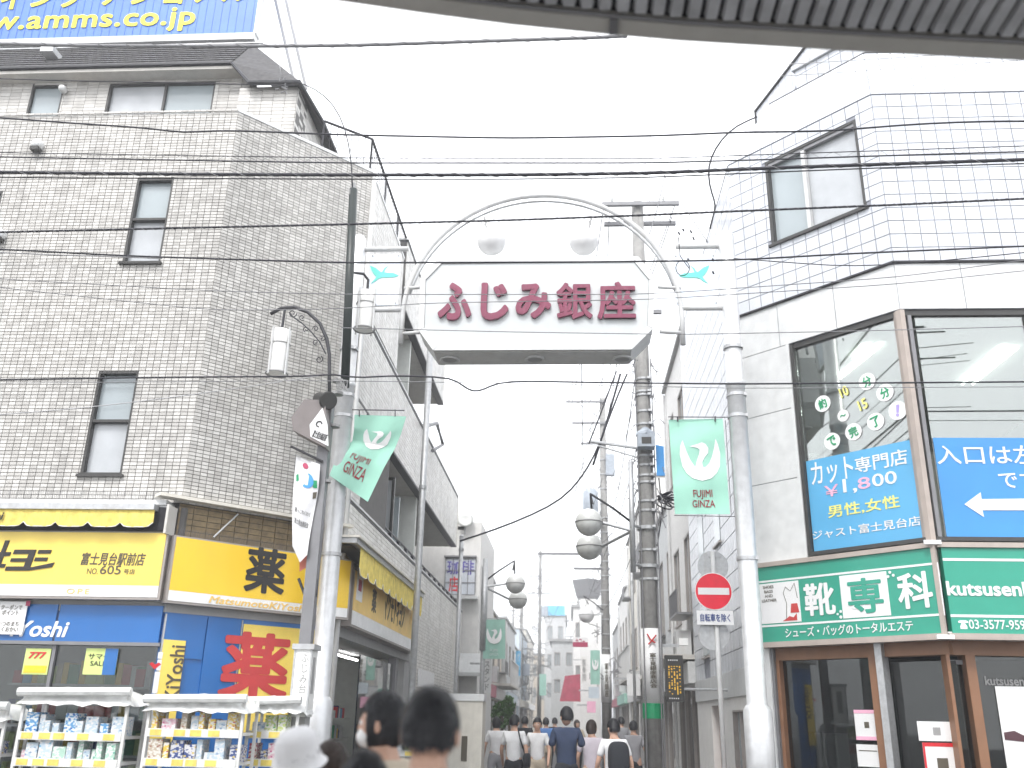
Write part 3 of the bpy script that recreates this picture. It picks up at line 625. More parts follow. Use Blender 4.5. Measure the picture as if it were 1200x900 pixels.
a, b = LF.px(-20, 609, .31), LF.px(6, 600, .31); text(LF, 'oshi', a[0], b[0], a[1], b[1], .315, 'ink', aw, bold=.03, shear=.2)
sh = MB(); sh.box(LF, ue-4.1, ue+.12, 3.66, 3.95, .0, .2); sh.build('housing', 'canopy_dark', aw)
e_ = MB(); e_.box(LF, ue+.13, ue+.16, 3.62, 3.97, .02, .27); e_.build('end_plate', 'soffit', aw)
a0 = LS.px(416, 627, .35); a1 = LS.px(495, 698, .35)
aw2 = awning(LS, a0[0], a1[0], a0[1]-.1, .36, .35, .55, 'faded yellow scalloped awning above the street-side sign')
MB().box(LS, a0[0]-.02, a1[0], a0[1]-.03, a0[1]+.0, -.0, .42).build('cover', 'cream_wall', aw2)
MB().box(LS, a0[0]+.1, a1[0], 3.72, a0[1]-.12, .02, .3).build('housing', 'canopy_dark', aw2)
# ------------------------------------------------------------------ posters and notices on the blue front
def flat(name, label, cat, fr, u0, u1, z0, z1, n, m, group=None, th=.006):
    r = thing(name, label, cat, fr.w((u0+u1)/2, z0, n), group); MB().box(fr, u0, u1, z0, z1, n, n+th).build('sheet', m, r); return r
a, b = LB.px(245, 728, .02), LB.px(343, 735, .02)
q = flat('poster', 'yellow poster with a huge red character on the corner of the drugstore', 'poster', LB, 1.01, BL-.22, 1.35, LB.px(250, 728, .02)[1], .015, 'yellow_pale')
a, b = LB.px(261, 760, .025), LB.px(341, 760, .025); text(LB, '薬', a[0], b[0], LB.px(300, 820, .02)[1], LB.px(300, 741, .02)[1], .022, 'poster_red', q, bold=.035)
a = LB.px(172, 751, .02); b = LB.px(218, 751, .02)
q = flat('poster', 'narrow yellow poster with grey sideways lettering beside the blue pillar', 'poster', LB, .02, b[0], 1.2, b[1], .015, 'yellow_pale')
uu = LB.px(206, 780, .02)[0]; zt_ = LB.px(206, 753, .03)[1]
text(LB, 'KiYoshi', uu-.31, uu+.31, zt_-.43, zt_-.25, .023, 'ink_soft', q, bold=.02, rot=math.pi/2)
for k, (xa, ya, xb, yb, m) in enumerate(((172, 764, 184, 771, 'text_white'), (171, 773, 183, 785, 'text_white'), (168, 787, 180, 812, 'text_white'))):
    a, b = LB.px(xa+3, yb, .03), LB.px(xb+2, ya, .03); MB().box(LB, max(a[0], .03), b[0], a[1], b[1], .022, .026).build('sticker', m, q)
a, b = LB.px(172, 784, .03), LB.px(181, 776, .03); MB().prism(LB, [(a[0]+.09, a[1]), (a[0]+.16, b[1]-.02), (a[0]+.13, b[1]), (a[0]+.09, b[1]-.025), (a[0]+.05, b[1]), (a[0]+.02, b[1]-.02)], .026, .03).build('heart_mark', 'red', q)
a, b = LF.px(-8, 743, .06), LF.px(36, 704, .06)
q = flat('notice', 'white handwritten notice at the top left over the blue fascia', 'notice', LF, a[0], b[0]-.03, a[1], b[1]-.01, .05, 'text_white')
text(LF, 'クーポンで\nポイント\n\nいつのまち\nとくおかい', a[0]+.03, b[0]-.09, a[1]+.03, b[1]-.05, .057, 'ink_soft', q)
a, b = LF.px(30, 710, .06), LF.px(36, 704, .06); MB().box(LF, a[0], b[0], a[1], b[1], .058, .064).build('sticker', 'crimson', q)
a, b = LF.px(20, 748, .03), LF.px(82, 728, .03); text(LF, 'iYoshi', a[0]-.1, b[0], a[1]+.02, b[1], .022, 'text_white', A, bold=.03, shear=.2)
a, b = LF.px(24, 790, 0), LF.px(60, 757, 0)
q = flat('poster', 'yellow and green sale card with red sevens on the drugstore window', 'poster', Fr(-4.85, 11.025, 1, 0), a[0], b[0], a[1], b[1]-.03, .0, 'lime')
text(Fr(-4.85, 11.025, 1, 0), '777', a[0]+.05, b[0]-.05, a[1]+.18, b[1]-.07, .008, 'red', q, bold=.04, shear=.2)
MB().box(Fr(-4.85, 11.025, 1, 0), a[0]+.02, b[0]-.02, a[1]+.02, a[1]+.1, .007, .012).build('band', 'yellow', q)
a, b = LF.px(96, 785, 0), LF.px(134, 757, 0)
q = flat('poster', 'lime and blue sale poster on the drugstore window', 'poster', Fr(-4.85, 11.03, 1, 0), a[0], b[0]+.05, a[1]-.05, b[1]-.03, .0, 'lime')
text(Fr(-4.85, 11.03, 1, 0), 'サマー\nSALE', a[0]+.04, a[0]+.3, a[1]+.05, b[1]-.09, .008, 'ink', q)
MB().box(Fr(-4.85, 11.03, 1, 0), a[0]+.24, b[0]+.05, a[1]-.05, b[1]-.03, .007, .014).build('band', 'blue', q)
# ================================================================== RIGHT: white tiled corner building
RB = Fr(2.62, 13.29, 1, -1); RL = 2.531; RF = Fr(4.41, 11.5, 1, 0); RS = Fr(2.62, 20.5, 0, -1)
C_ = thing('corner_building', 'white tiled corner building with a hair salon above a shoe repair shop', 'building', (4.41, 11.5, 0))
RZ0, RZ1, RZ2 = 7.58, 10.32, 6.86      # tile starts, tile ends, lintel of the big windows
hx = (RB.px(900, 240)[0], RB.px(1009, 190)[0], RB.px(906, 287)[1], RB.px(903, 187)[1]-.0)
w = MB(); wall(w, RB, 0, RL, RZ0, RZ1, -.25, -.012, [hx]); w.box(RF, 0, 6, RZ0, RZ1, -.25, -.012); w.box(RS, 0, 7.21, 2.4, 10.3, -.25, -.012)
w.build('wall', 'white_grout', C_)
cells = tile_cells(RB, 0, RL, RZ0, RZ1, .211, .21, [hx], .014) + tile_cells(RF, 0, 6, RZ0, RZ1, .2105, .21, (), .014)
lay_tiles(cells, 'white_tile', C_, -.012, 0, rank=(.21, .21))
mb = MB(); sh_ = [(1.4, 2.2, 2.2, 5.6), (3.6, 4.3, 4.6, 6.2)]
[mb.open_box(f, a, b, c, d, -.012, random.uniform(-.001, .001)) for f, a, b, c, d in tile_cells(RS, 0, 7.21, 2.4, 10.3, .30, .30, sh_, .016)]; mb.build('wall_tiles', 'white_tile', C_, kind='stuff')
for h in sh_: window(RS, h[0], h[1], h[2]+(.6 if h[2] < 3 else 0), h[3], C_, depth=-.01, fm='frame_grey', pm='frosted', mull=[(h[0]+h[1])/2])
MB().box(RS, 0, 7.21, 2.0, 2.4, -.25, .02).build('lintel', 'pale_grey', C_); w = MB(); wall(w, RS, 0, 7.21, 0, 2.0, -.25, -.01, [(2.0, 3.4, .0, 1.9), (4.4, 5.6, .9, 1.8)]); w.build('wall', 'off_white', C_)
MB().box(RS, 2.0, 3.4, 0, 1.9, -.24, -.14).build('side_door', 'brick_red', C_); window(RS, 4.4, 5.6, .9, 1.8, C_, depth=.08, fm='frame_grey', mull=[5.0])
# canted roof band above
rf = MB(); ins = .75; k2 = at(1012, 63, Y=12.25); zt = k2.z
k1 = Vector((4.41, 11.5, RZ1)); k0 = Vector((2.62, 13.29, RZ1)); k0b = at(903, 122, Z=zt)
k3 = Vector((10.4, 11.5, RZ1)); k3b = Vector((10.4, k2.y, zt))
def canted(a, b, c, d, nu, nv, root, base, m, gap=.012):
    a, b, c, d = [Vector(q) for q in (a, b, c, d)]; n = (b-a).cross(d-a).normalized()
    bb = MB(); bb.add([a, b, c, d, a-n*.12, b-n*.12, c-n*.12, d-n*.12], [(0, 1, 2, 3), (7, 6, 5, 4), (0, 4, 5, 1), (1, 5, 6, 2), (2, 6, 7, 3), (3, 7, 4, 0)]); bb.build(base, 'white_grout', root)
    t = MB(); gu = gap/(b-a).length/2; gv = gap/(d-a).length/2
    for i in range(nu):
        for j in range(nv):
            q = [quadat(a, b, d, c, s, v) for s, v in ((i/nu+gu, j/nv+gv), ((i+1)/nu-gu, j/nv+gv), ((i+1)/nu-gu, (j+1)/nv-gv), (i/nu+gu, (j+1)/nv-gv))]
            t.add([p+n*.01 for p in q]+q, [(0, 1, 2, 3), (4, 5, 1, 0), (5, 6, 2, 1), (6, 7, 3, 2), (7, 4, 0, 3)])
    t.build(base+'_tiles', m, root, kind='stuff')
canted(k0, k1, k2, k0b, 12, 6, C_, 'canted_roof', 'white_tile'); canted(k1, k3, k3b, k2, 28, 6, C_, 'canted_roof', 'white_tile')
r0 = Vector((2.62, 20.5, RZ1)); r0b = Vector((k0b.x+.05, 20.5, zt)); canted(r0, k0, k0b, r0b, 24, 6, C_, 'canted_roof', 'white_tile')
t = MB(); t.tube([r0b, k0b, k2, k3b], .025, 6); t.build('roof_edge', 'dark_metal', C_)
MB().slab([(k0b.x+.02, 20.4), (k0b.x+.02, k0b.y+.05), (k2.x, k2.y+.08), (10.4, k2.y+.08), (10.4, 20.4)], RZ1-.1, RZ1+.05).build('roof_deck', 'white_panel', C_)
# roof-top room with dark-edged parapet, seen over the cant
g0 = at(886, 131, Z=12.7); g1 = at(944, 56, Z=12.7); dv = (g1-g0); dv.z = 0
GR = Fr(g0.x, g0.y, dv.x, dv.y)
L_ = dv.length*1.1; g2 = GR.w(0, 0, 0)
ph = MB(); ph.box(GR, 0, L_, 11.0, 12.7, -1.5, -.0); ph.build('rooftop_room', 'white_panel', C_)
g3 = at(931, 84, Y=13.2); QF = Fr(g3.x, g3.y, 1, -1)
w = MB(); w.box(QF, 0, 1.25, RZ1, g3.z, -.8, -.012); w.slab([(QF.w(1.25, 0).x, QF.w(1.25, 0).y), (10.3, QF.w(1.25, 0).y), (10.3, 20), (g3.x+.1, 20), (g3.x+.1, g3.y+.2)], RZ1, g3.z-.02); w.build('rooftop_room', 'white_grout', C_)
mb = MB(); [mb.open_box(f, a, b, c, d, -.012, 0) for f, a, b, c, d in tile_cells(QF, 0, 1.25, RZ1, g3.z, .21, .42, (), .014)]; mb.build('rooftop_tiles', 'white_tile', C_, kind='stuff')
w = MB(); w.box(QF, -.03, 1.3, g3.z, g3.z+.09, -.3, .05); w.build('coping', 'galvanised', C_)
mb = MB(); nu = int(L_/.22)
for i in range(nu): mb.open_box(GR, i*L_/nu+.007, (i+1)*L_/nu-.007, 12.0, 12.68, 0, .012)
mb.build('rooftop_tiles', 'white_tile', C_, kind='stuff')
t = MB(); t.tube([GR.w(0, 12.7, .02), GR.w(L_, 12.7, .02)], .03, 6); t.tube([GR.w(0, 12.7, .02), GR.w(0, 11.95, .02)], .02, 6); t.tube([GR.w(-.1, 11.95, .03), GR.w(L_, 11.95, .03)], .03, 6); t.build('roof_edge', 'dark_metal', C_)
# third-floor window, recessed, white frame
o = window(RB, hx[0], hx[1], hx[2], hx[3], C_, depth=.10, fm='frame_dark', mull=[hx[0]*.58+hx[1]*.42], panes=['frosted', 'curtain_glass'], t=.045)
MB().box(RB, hx[0]+.05, hx[1]-.05, hx[3]-.10, hx[3]-.02, -.08, -.02).build('shutter_box', 'grey_metal', o)
m_ = MB(); m_.box(RB, hx[0]*.58+hx[1]*.42-.03, hx[0]*.58+hx[1]*.42+.03, hx[2]+.04, hx[3]-.1, -.09, -.01); m_.build('mullion', 'white_paint', o)
# panel band between tile and big windows, made of large white panels
MB().tube([RS.w(7.0, RZ0-.02, .02), RB.w(0, RZ0-.02, .02), RB.w(RL, RZ0-.02, .02), RF.w(6, RZ0-.02, .02)], .022, 6).build('drip_edge', 'dark_metal', C_)
pw = MB(); pw.box(RB, 0, RL, RZ2, RZ0-.03, -.3, -.012); pw.box(RF, 0, 6, RZ2, RZ0-.03, -.3, -.012); pw.box(RB, 0, .62, 3.6, RZ2, -.3, -.012)
pw.build('backing_wall', 'white_grout', C_)
def panel(fr, a, b, c, d, n=.0): MB().box(fr, a+.006, b-.006, c+.006, d-.006, -.012, n).build('panel', 'white_panel', C_)
ub = [0, .10, RB.px(909, 350)[0], RB.px(978, 340)[0], RL]
ub = [0, RB.px(912, 380)[0], RB.px(977, 350)[0], RL]
for a, b in zip(ub, ub[1:]): panel(RB, a, b, RZ2, RZ0-.03)
uf = [0, RF.px(1128, 330)[0], RF.px(1128, 330)[0]*2, 2.6, 3.5, 4.4, 5.2, 6]
for a, b in zip(uf, uf[1:]): panel(RF, a, b, RZ2, RZ0-.03)
wl_ = RB.px(925, 405)[0]        # left edge of the glazing on the chamfer
zc = [3.68, RB.px(880, 570)[1], RB.px(880, 490)[1], RZ2]
for a, b in zip(zc, zc[1:]): panel(RB, .0, wl_-.06, a, b)
MB().box(RB, wl_-.06, wl_-.01, 3.68, RZ2, -.1, .01).build('window_jamb', 'white_panel', C_)
# salon glazing: frames, panes, film
zsill = RB.px(943, 652)[1]
gz = C_
fr_ = MB()
fr_.box(RB, wl_, wl_+.05, zsill, RZ2-.02, -.12, -.0); fr_.box(RB, wl_+.05, RL-.06, RZ2-.08, RZ2-.0, -.14, -.03); fr_.box(RB, wl_+.05, RL-.06, zsill, zsill+.05, -.12, -.0)
fr_.box(RF, .06, 6, RZ2-.08, RZ2-.0, -.14, -.03); fr_.box(RF, .06, 6, zsill, zsill+.05, -.12, -.0); fr_.box(RF, 1.62, 1.72, zsill+.05, RZ2-.08, -.12, -.01); split(fr_, 'glazing_frame', 'frame_dark', C_)
ml = MB(); ml.slab([(4.41-.05, 11.5+.05), (4.41-.01, 11.5-.012), (4.41+.05, 11.5-.008), (4.41+.06, 11.60), (4.41, 11.66), (4.35, 11.62)], zsill, RZ2-.01); ml.build('corner_mullion', 'tan_trim', C_)
MB().box(RF, .09, .14, zsill+.05, RZ2-.08, -.11, -.02).build('glazing_frame', 'grey_metal', C_)
MB().box(RB, wl_+.05, RL-.06, zsill+.05, RZ2-.08, -.08, -.07).build('window_pane', 'salon_glass', C_)
MB().box(RF, .2, 1.62, zsill+.05, RZ2-.08, -.08, -.07).build('window_pane', 'salon_glass', C_)
MB().box(RF, 1.72, 6, zsill+.05, RZ2-.08, -.08, -.07).build('window_pane', 'salon_glass', C_)
# salon interior
rm = MB(); rm.slab([(3.0, 13.6), (4.6, 12.0), (10.3, 12.0), (10.3, 18), (3.0, 18)], zsill-.35, zsill-.3); rm.slab([(2.9, 18), (10.3, 18), (10.3, 18.1), (2.9, 18.1)], zsill-.3, 7.0); rm.slab([(10.3, 11.8), (10.4, 11.8), (10.4, 18), (10.3, 18)], zsill-.3, 7.0); rm.slab([(2.84, 13.5), (2.9, 13.5), (2.9, 18), (2.84, 18)], zsill-.3, 7.0)
rm.build('salon_walls', 'interior_wall', C_)
MB().slab([(2.95, 13.35), (4.5, 11.78), (10.3, 11.78), (10.3, 18), (2.95, 18)], 6.87, 6.95).build('salon_ceiling', 'interior_ceiling', C_)
for (xa, ya, xb, yb) in ((1032, 405, 985, 443), (1017, 405, 1000, 420), (1192, 408, 1140, 450), (1177, 407, 1128, 450)):
    a, b = at(xa, ya, Z=6.82), at(xb, yb, Z=6.82)
    MB().tube([a, b], .017, 8).build('ceiling_tube_lamp', 'tube_light', C_)
pt = MB(); a = at(1150, 520, Y=15.5); pt.bw(5.2, 8.0, 15.5, 15.6, zsill-.3, 6.0); pt.build('salon_partition', 'soffit', C_)
MB().bw(7.2, 8.2, 14, 15.4, zsill-.3, 6.2).build('salon_partition', 'interior_dark', C_)
a = at(955, 590, Y=14.6); b_ = MB()
for i in range(7): b_.bw(3.35, 3.9, 14.2, 14.24, 4.95+i*.1, 5.02+i*.1)
b_.build('blind', 'text_white', C_)
MB().bw(3.3, 4.0, 14.3, 14.4, 5.0, 6.4).build('salon_cabinet', 'mid_grey', C_)
# blue film posters stuck inside the glass
zf = RB.px(1000, 527, -.06)[1]
zf = RB.px(1030, 523, -.06)[1]
F1 = thing('window_poster', 'blue window film with the salon price in white and yellow on the slanted pane', 'poster', RB.w(1.4, 4, -.06))
MB().box(RB, wl_+.06, RL-.07, zsill+.06, zf, -.064, -.058).build('film', 'sky_blue', F1)
def tb(fr, body, xa, ya, xb, yb, m, root, n=-.056, **k):
    """text between two measured points: lower left and upper right on the plane"""
    a, b = fr.px(xa, ya, n), fr.px(xb, yb, n); return text(fr, body, a[0], b[0], a[1], b[1], n, m, root, **k)
tb(RB, 'カット', 952, 570, 998, 533, 'text_white', F1, bold=.012); tb(RB, '専門店', 1003, 555, 1062, 525, 'text_white', F1, bold=.012)
tb(RB, '￥', 967, 583, 982, 567, 'text_pink', F1, bold=.01); tb(RB, '1,', 989, 580, 1003, 559, 'text_white', F1, bold=.012); tb(RB, '8', 1006, 574, 1019, 558, 'text_pink', F1, bold=.01); tb(RB, '00', 1023, 571, 1050, 551, 'text_white', F1, bold=.012)
tb(RB, '男性,女性', 971, 608, 1053, 579, 'text_yellow', F1, bold=.015)
tb(RB, 'ジャスト富士見台店', 953, 633, 1078, 604, 'text_white', F1, bold=.008)
F2 = thing('window_poster', 'blue window film with a white left arrow showing the way to the entrance', 'poster', RF.w(1, 4, -.06))
zf2 = RF.px(1090, 513, -.06)[1]
MB().box(RF, .21, 1.61, zsill+.06, zf2, -.064, -.058).build('film', 'film_blue', F2); MB().box(RF, 1.73, 2.9, zsill+.06, zf2, -.064, -.058).build('film', 'film_blue', F2)
a, b = RF.px(1099, 544, -.056), RF.px(1243, 522, -.056); text(RF, '入口は左側', a[0], b[0], a[1], b[1], -.056, 'text_white', F2, bold=.01)
a, b = RF.px(1172, 572, -.056), RF.px(1215, 553, -.056); text(RF, 'です', a[0], b[0], a[1], b[1], -.056, 'text_white', F2, bold=.01)
ar = [RF.px(x, y, -.056) for x, y in ((1130, 591), (1149, 577), (1150, 585), (1240, 584), (1240, 598), (1151, 598), (1153, 606))]
MB().prism(RF, ar, -.056, -.05).build('arrow', 'text_white', F2)
# round stickers on the slanted pane: each disc with its character
rr = .12
for (ch, x, y, cm, disc, k) in (('約', 964, 473, 'text_green', 1, 1), ('10', 989, 459, 'text_yellow', 0, 1), ('分', 1016, 447, 'text_green', 1, 1), ('～', 988, 487, 'text_green', 1, .7), ('15', 1011, 474, 'text_yellow', 0, 1), ('分', 1037, 460, 'text_green', 1, 1),
                             ('で', 975, 517, 'text_green', 1, 1), ('完', 1000, 506, 'text_green', 1, 1), ('了', 1026, 494, 'text_green', 1, 1), ('！', 1052, 481, 'text_violet', 1, 1.05)):
    u, z = RB.px(x, y, -.06); lab = {'～': 'small white disc with a green wave dash', '！': 'white disc with a violet exclamation mark', '約': 'white disc with a green kanji, first of the upper row', '10': 'pale yellow numeral ten without a disc', '15': 'pale yellow numeral fifteen without a disc', 'で': 'white disc with a green hiragana, lowest left', '完': 'white disc with a green kanji, second of the lowest row', '了': 'white disc with a green character, third of the lowest row'}.get(ch, 'white disc with a green kanji, topmost' if y < 450 else 'white disc with a green kanji right of the numeral fifteen')
    o = thing('window_sticker', lab+' on the slanted salon pane', 'sticker', RB.w(u, z, -.06), 'round stickers on the salon window')
    q = rr*k
    if disc: MB().prism(RB, [(u+q*math.cos(t*math.pi/14), z+q*math.sin(t*math.pi/14)) for t in range(28)], -.066, -.06).build('disc', 'text_white', o)
    s_ = q*.62; wd = s_*(.3 if ch == '！' else .85)
    text(RB, ch, u-wd, u+wd, z-s_*(.35 if ch == '～' else 1), z+s_*(.35 if ch == '～' else 1), -.058, cm, o, bold=.03, rot=.25 if ch != '！' else -.15)
# ------------------------------------------------------------------ green shop sign: two boxes meeting at the corner
G = thing('shop_sign', 'long green and white shoe repair sign folded round the building corner', 'sign', (4.41, 11.4, 2.7))
ng = .12; ul, zbt = RB.px(891, 753, ng); zbt = RB.px(1000, 747.5, ng)[1]; ztp = RB.px(995, 653, ng)[1]; ul = RB.px(889, 700, ng)[0]; ur = RL+.05
MB().box(RB, ul, ur-.03, zbt, ztp, -.0, ng).build('face', 'green', G); MB().box(RF, .05, 6, zbt, ztp, -.0, ng).build('face', 'green', G)
tm = MB(); tm.box(RB, ul-.02, ur, ztp, ztp+.06, -.02, ng+.03); tm.box(RF, 0, 6, ztp, ztp+.06, -.02, ng+.03); tm.box(RB, ul-.02, ur, zbt-.07, zbt, -.02, ng+.03); tm.box(RF, 0, 6, zbt-.07, zbt, -.02, ng+.03)
cr_ = RF.w(-.045, 0, ng+.0); tm.tube([(cr_.x, cr_.y, zbt-.03), (cr_.x, cr_.y, ztp+.03)], .035, 4); split(tm, 'trim', 'tan_trim', G)
def GP(x, y): return RB.px(780+x/2.857, 600+y/2.857, ng)
def gl(a, b, n=.003): return None
ln = MB()
za_ = RB.px(989, 670, ng)[1]; zb_ = RB.px(995, 727, ng)[1]
uA = GP(315, 300)[0]; uB = GP(915, 250)[0]
zA = RB.px(893, 682, ng)[1]; zB = RB.px(895, 734, ng)[1]
for z in (zA, zB): ln.box(RB, ul, uB+.03, z-.013, z+.013, ng, ng+.004)
ln.box(RB, uB, uB+.03, zB, zA, ng, ng+.005)
for z in (RF.px(1150, 656, ng)[1], RF.px(1150, 722, ng)[1]): ln.box(RF, .05, 6, z-.015, z+.015, ng, ng+.004)
ln.build('rule', 'text_white', G)
sq = [GP(318, 300)[0], GP(450, 300)[0], GP(590, 300)[0], GP(748, 280)[0]]
MB().box(RB, sq[0], sq[1], zB+.03, zA-.03, ng, ng+.005).build('white_square', 'text_white', G); MB().box(RB, sq[2], sq[3], zB+.03, zA-.03, ng, ng+.005).build('white_square', 'text_white', G)
zm, hh = (zA+zB)/2, (zA-zB)/2
text(RB, '靴', sq[1]+.07, sq[2]-.09, zm-hh*.7, zm+hh*.7, ng+.004, 'text_white', G, bold=.03); text(RB, '専', sq[2]+.09, sq[3]-.07, zm-hh*.75, zm+hh*.72, ng+.007, 'green', G, bold=.03)
text(RB, '科', sq[3]+.12, uB-.08, zm-hh*.7, zm+hh*.75, ng+.004, 'text_white', G, bold=.03)
text(RB, 'SHOES\nBAGS\nAND\nLEATHER', sq[0]+.03, sq[0]+.26, zm+.02, zA-.06, ng+.007, 'ink_soft', G, line=1.1)
lg_ = MB(); lg_.tube([RB.w(sq[1]-.22, zB+.06, ng+.008), RB.w(sq[1]-.2, zm-.02, ng+.008), RB.w(sq[1]-.24, zm+.12, ng+.008), RB.w(sq[1]-.2, zA-.1, ng+.008), RB.w(sq[1]-.13, zA-.16, ng+.008), RB.w(sq[1]-.06, zA-.06, ng+.008), RB.w(sq[1]-.03, zm+.04, ng+.008)], .004, 4); lg_.build('dress_outline', 'ink_soft', G)
sx = sq[1]-.26; zq = zB+.05
MB().prism(RB, [(sx-.02, zq), (sx+.2, zq), (sx+.2, zq+.09), (sx+.15, zq+.04), (sx+.09, zq+.06), (sx+.04, zq+.03)], ng+.006, ng+.009).build('shoe_mark', 'poster_red', G)
MB().prism(RB, [(sx+.11, zq+.1), (sx+.24, zq+.1), (sx+.22, zq+.22), (sx+.13, zq+.22)], ng+.006, ng+.009).build('bag_mark', 'poster_red', G)
for (u, z, r) in ((sq[2]-.03, zB+.05, .02), (sq[2]-.025, zB+.12, .018), (sq[2]-.07, zB+.09, .015), (sq[3]+.05, zA-.05, .018), (sq[3]+.02, zA-.1, .018), (sq[3]+.09, zA-.09, .018), (sq[2]+.17, zB+.16, .028)):
    MB().prism(RB, [(u+r*math.cos(t*.5236), z+r*math.sin(t*.5236)) for t in range(12)], ng+.006, ng+.011).build('dot', 'text_white', G)
a, b = RB.px(921, 746, ng), RB.px(1070, 732, ng); text(RB, 'シューズ・バッグのトータルエステ', a[0], b[0], zbt+.045, zB-.04, ng+.004, 'text_white', G, bold=.012)
a, b = RF.px(1110, 697, ng), RF.px(1202, 683, ng); text(RF, 'kutsusenka', a[0], a[0]+(b[0]-a[0])*1.18, a[1]-.01, b[1]+.01, ng+.004, 'text_white', G, bold=.035)
a, b = RF.px(1136, 737, ng), RF.px(1200, 727, ng); text(RF, '03-3577-9596', a[0], a[0]+(b[0]-a[0])*1.1, a[1], b[1], ng+.004, 'text_white', G, bold=.01)
a, b = RF.px(1124, 737, ng), RF.px(1134, 727, ng); um, ww = (a[0]+b[0])/2, (b[0]-a[0])/2
MB().prism(RF, [(um-ww*.7, a[1]), (um+ww*.7, a[1]), (um+ww*.7, a[1]+.03), (um+ww*.3, a[1]+.07), (um+ww, a[1]+.07), (um+ww, b[1]-.01), (um+ww*.6, b[1]), (um-ww*.6, b[1]), (um-ww, b[1]-.01), (um-ww, a[1]+.07), (um-ww*.3, a[1]+.07), (um-ww*.7, a[1]+.03)], ng+.0, ng+.004).build('telephone_mark', 'text_white', G)
for z in (zbt-.07, ztp+.03): MB().bw(cr_.x-.11, cr_.x+.09, cr_.y-.05, cr_.y-.02, z, z+.05).build('corner_bracket', 'text_white', G)
# ------------------------------------------------------------------ shoe shop front below
zg = zbt-.08
sfm = MB(); zl = RB.px(960, 772)[1]
MB().box(RB, .0, .13, 0, 3.6, -.2, .03).build('pier', 'white_panel', C_); MB().box(RB, .13, .17, 0, 3.6, -.2, -.0).build('pier', 'grey_metal', C_)
MB().box(RB, .17, RL, zl, zg+.1, -.25, -.06).build('shopfront_header', 'brown_frame', C_); MB().box(RF, 0, 6, zl+.0, zg+.1, -.35, -.12).build('shopfront_header', 'brown_frame', C_)
MB().box(RF, -.0, 6, zg+.02, zg+.1, -.12, .10).build('sign_soffit', 'white_panel', C_)
u1 = RB.px(1025, 800)[0]; u2 = RB.px(1040, 800)[0]
for fr, a, b in ((RB, .17, .22), (RB, u1-.08, u1+.03), (RF, .0, .04)): MB().box(fr, a, b, 0, zl, -.22, -.05).build('shopfront_post', 'brown_frame', C_)
MB().box(RB, u1+.05, u1+.14, 0, zg+.08, -.14, .02).build('shopfront_post', 'galvanised', C_)
up = RF.px(1148, 800)[0]
MB().box(RF, up-.08, up+.03, 0, zl, -.34, -.1).build('shopfront_post', 'brown_frame', C_)
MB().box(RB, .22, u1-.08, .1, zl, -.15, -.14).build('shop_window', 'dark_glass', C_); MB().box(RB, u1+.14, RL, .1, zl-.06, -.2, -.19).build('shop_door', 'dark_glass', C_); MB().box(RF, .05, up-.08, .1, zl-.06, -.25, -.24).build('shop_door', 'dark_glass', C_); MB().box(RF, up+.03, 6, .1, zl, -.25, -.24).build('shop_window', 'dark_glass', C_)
MB().box(RF, .05, up-.08, zl-.1, zl-.05, -.26, -.2).build('door_rail', 'grey_metal', C_)
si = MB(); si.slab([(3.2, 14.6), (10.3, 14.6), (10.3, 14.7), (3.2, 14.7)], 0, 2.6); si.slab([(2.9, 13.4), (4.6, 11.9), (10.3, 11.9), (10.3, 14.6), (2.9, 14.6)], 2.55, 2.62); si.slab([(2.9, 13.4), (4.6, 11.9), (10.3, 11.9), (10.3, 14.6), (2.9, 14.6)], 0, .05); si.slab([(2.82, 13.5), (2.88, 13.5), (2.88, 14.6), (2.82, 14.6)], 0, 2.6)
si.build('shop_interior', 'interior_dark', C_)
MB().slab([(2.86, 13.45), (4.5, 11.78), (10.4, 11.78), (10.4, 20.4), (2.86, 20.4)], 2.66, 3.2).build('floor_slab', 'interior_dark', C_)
MB().bw(3.3, 3.75, 13.6, 13.9, .0, 1.5).build('shop_counter', 'mid_grey', C_)
MB().bw(10.2, 10.4, 11.7, 20.4, 0, 10.2).build('end_wall', 'white_panel', C_)
def paper(fr, xa, ya, xb, yb, n, label, parts):
    a, b = fr.px(xa, yb, n), fr.px(xb, ya, n); u0, u1_, z0, z1 = a[0], b[0], min(a[1], b[1]), max(a[1], b[1])
    r = thing('notice', label, 'notice', fr.w(u0, z0, n)); MB().box(fr, u0, u1_, z0, z1, n, n+.004).build('sheet', 'text_white', r)
    for (s0, s1, t0, t1, m) in parts: MB().box(fr, u0+(u1_-u0)*s0, u0+(u1_-u0)*s1, z0+(z1-z0)*t0, z0+(z1-z0)*t1, n+.004, n+.007).build('print_block', m, r)
paper(RB, 1004, 832, 1028, 867, -.13, 'pink and white notice taped inside the slanted shop window', [(0, 1, .88, 1, 'text_pink'), (0, 1, 0, .12, 'text_pink'), (.4, .6, .4, .6, 'ink_soft')])
paper(RB, 1006, 873, 1030, 898, -.13, 'plain white sheet taped under the pink notice', [(.1, .9, .7, .74, 'ink_soft')])
paper(RF, 1077, 846, 1118, 868, -.22, 'white sheet with grey print on the shoe shop door', [(.4, .6, .3, .7, 'mid_grey')])
paper(RF, 1086, 871, 1123, 915, -.22, 'white and red sheet low on the shoe shop door', [(0, 1, .9, 1, 'red'), (0, .06, 0, .9, 'red'), (.94, 1, 0, .9, 'red'), (.35, .65, .3, .6, 'ink_soft')])
pa = thing('poster', 'white poster with a dark shoe at the right edge of the shoe shop', 'poster', RF.w(2, .5, -.2))
a, b = RF.px(1166, 804, -.22), RF.px(1225, 804, -.22); MB().box(RF, a[0], b[0]+.2, .4, a[1], -.23, -.225).build('sheet', 'text_white', pa)
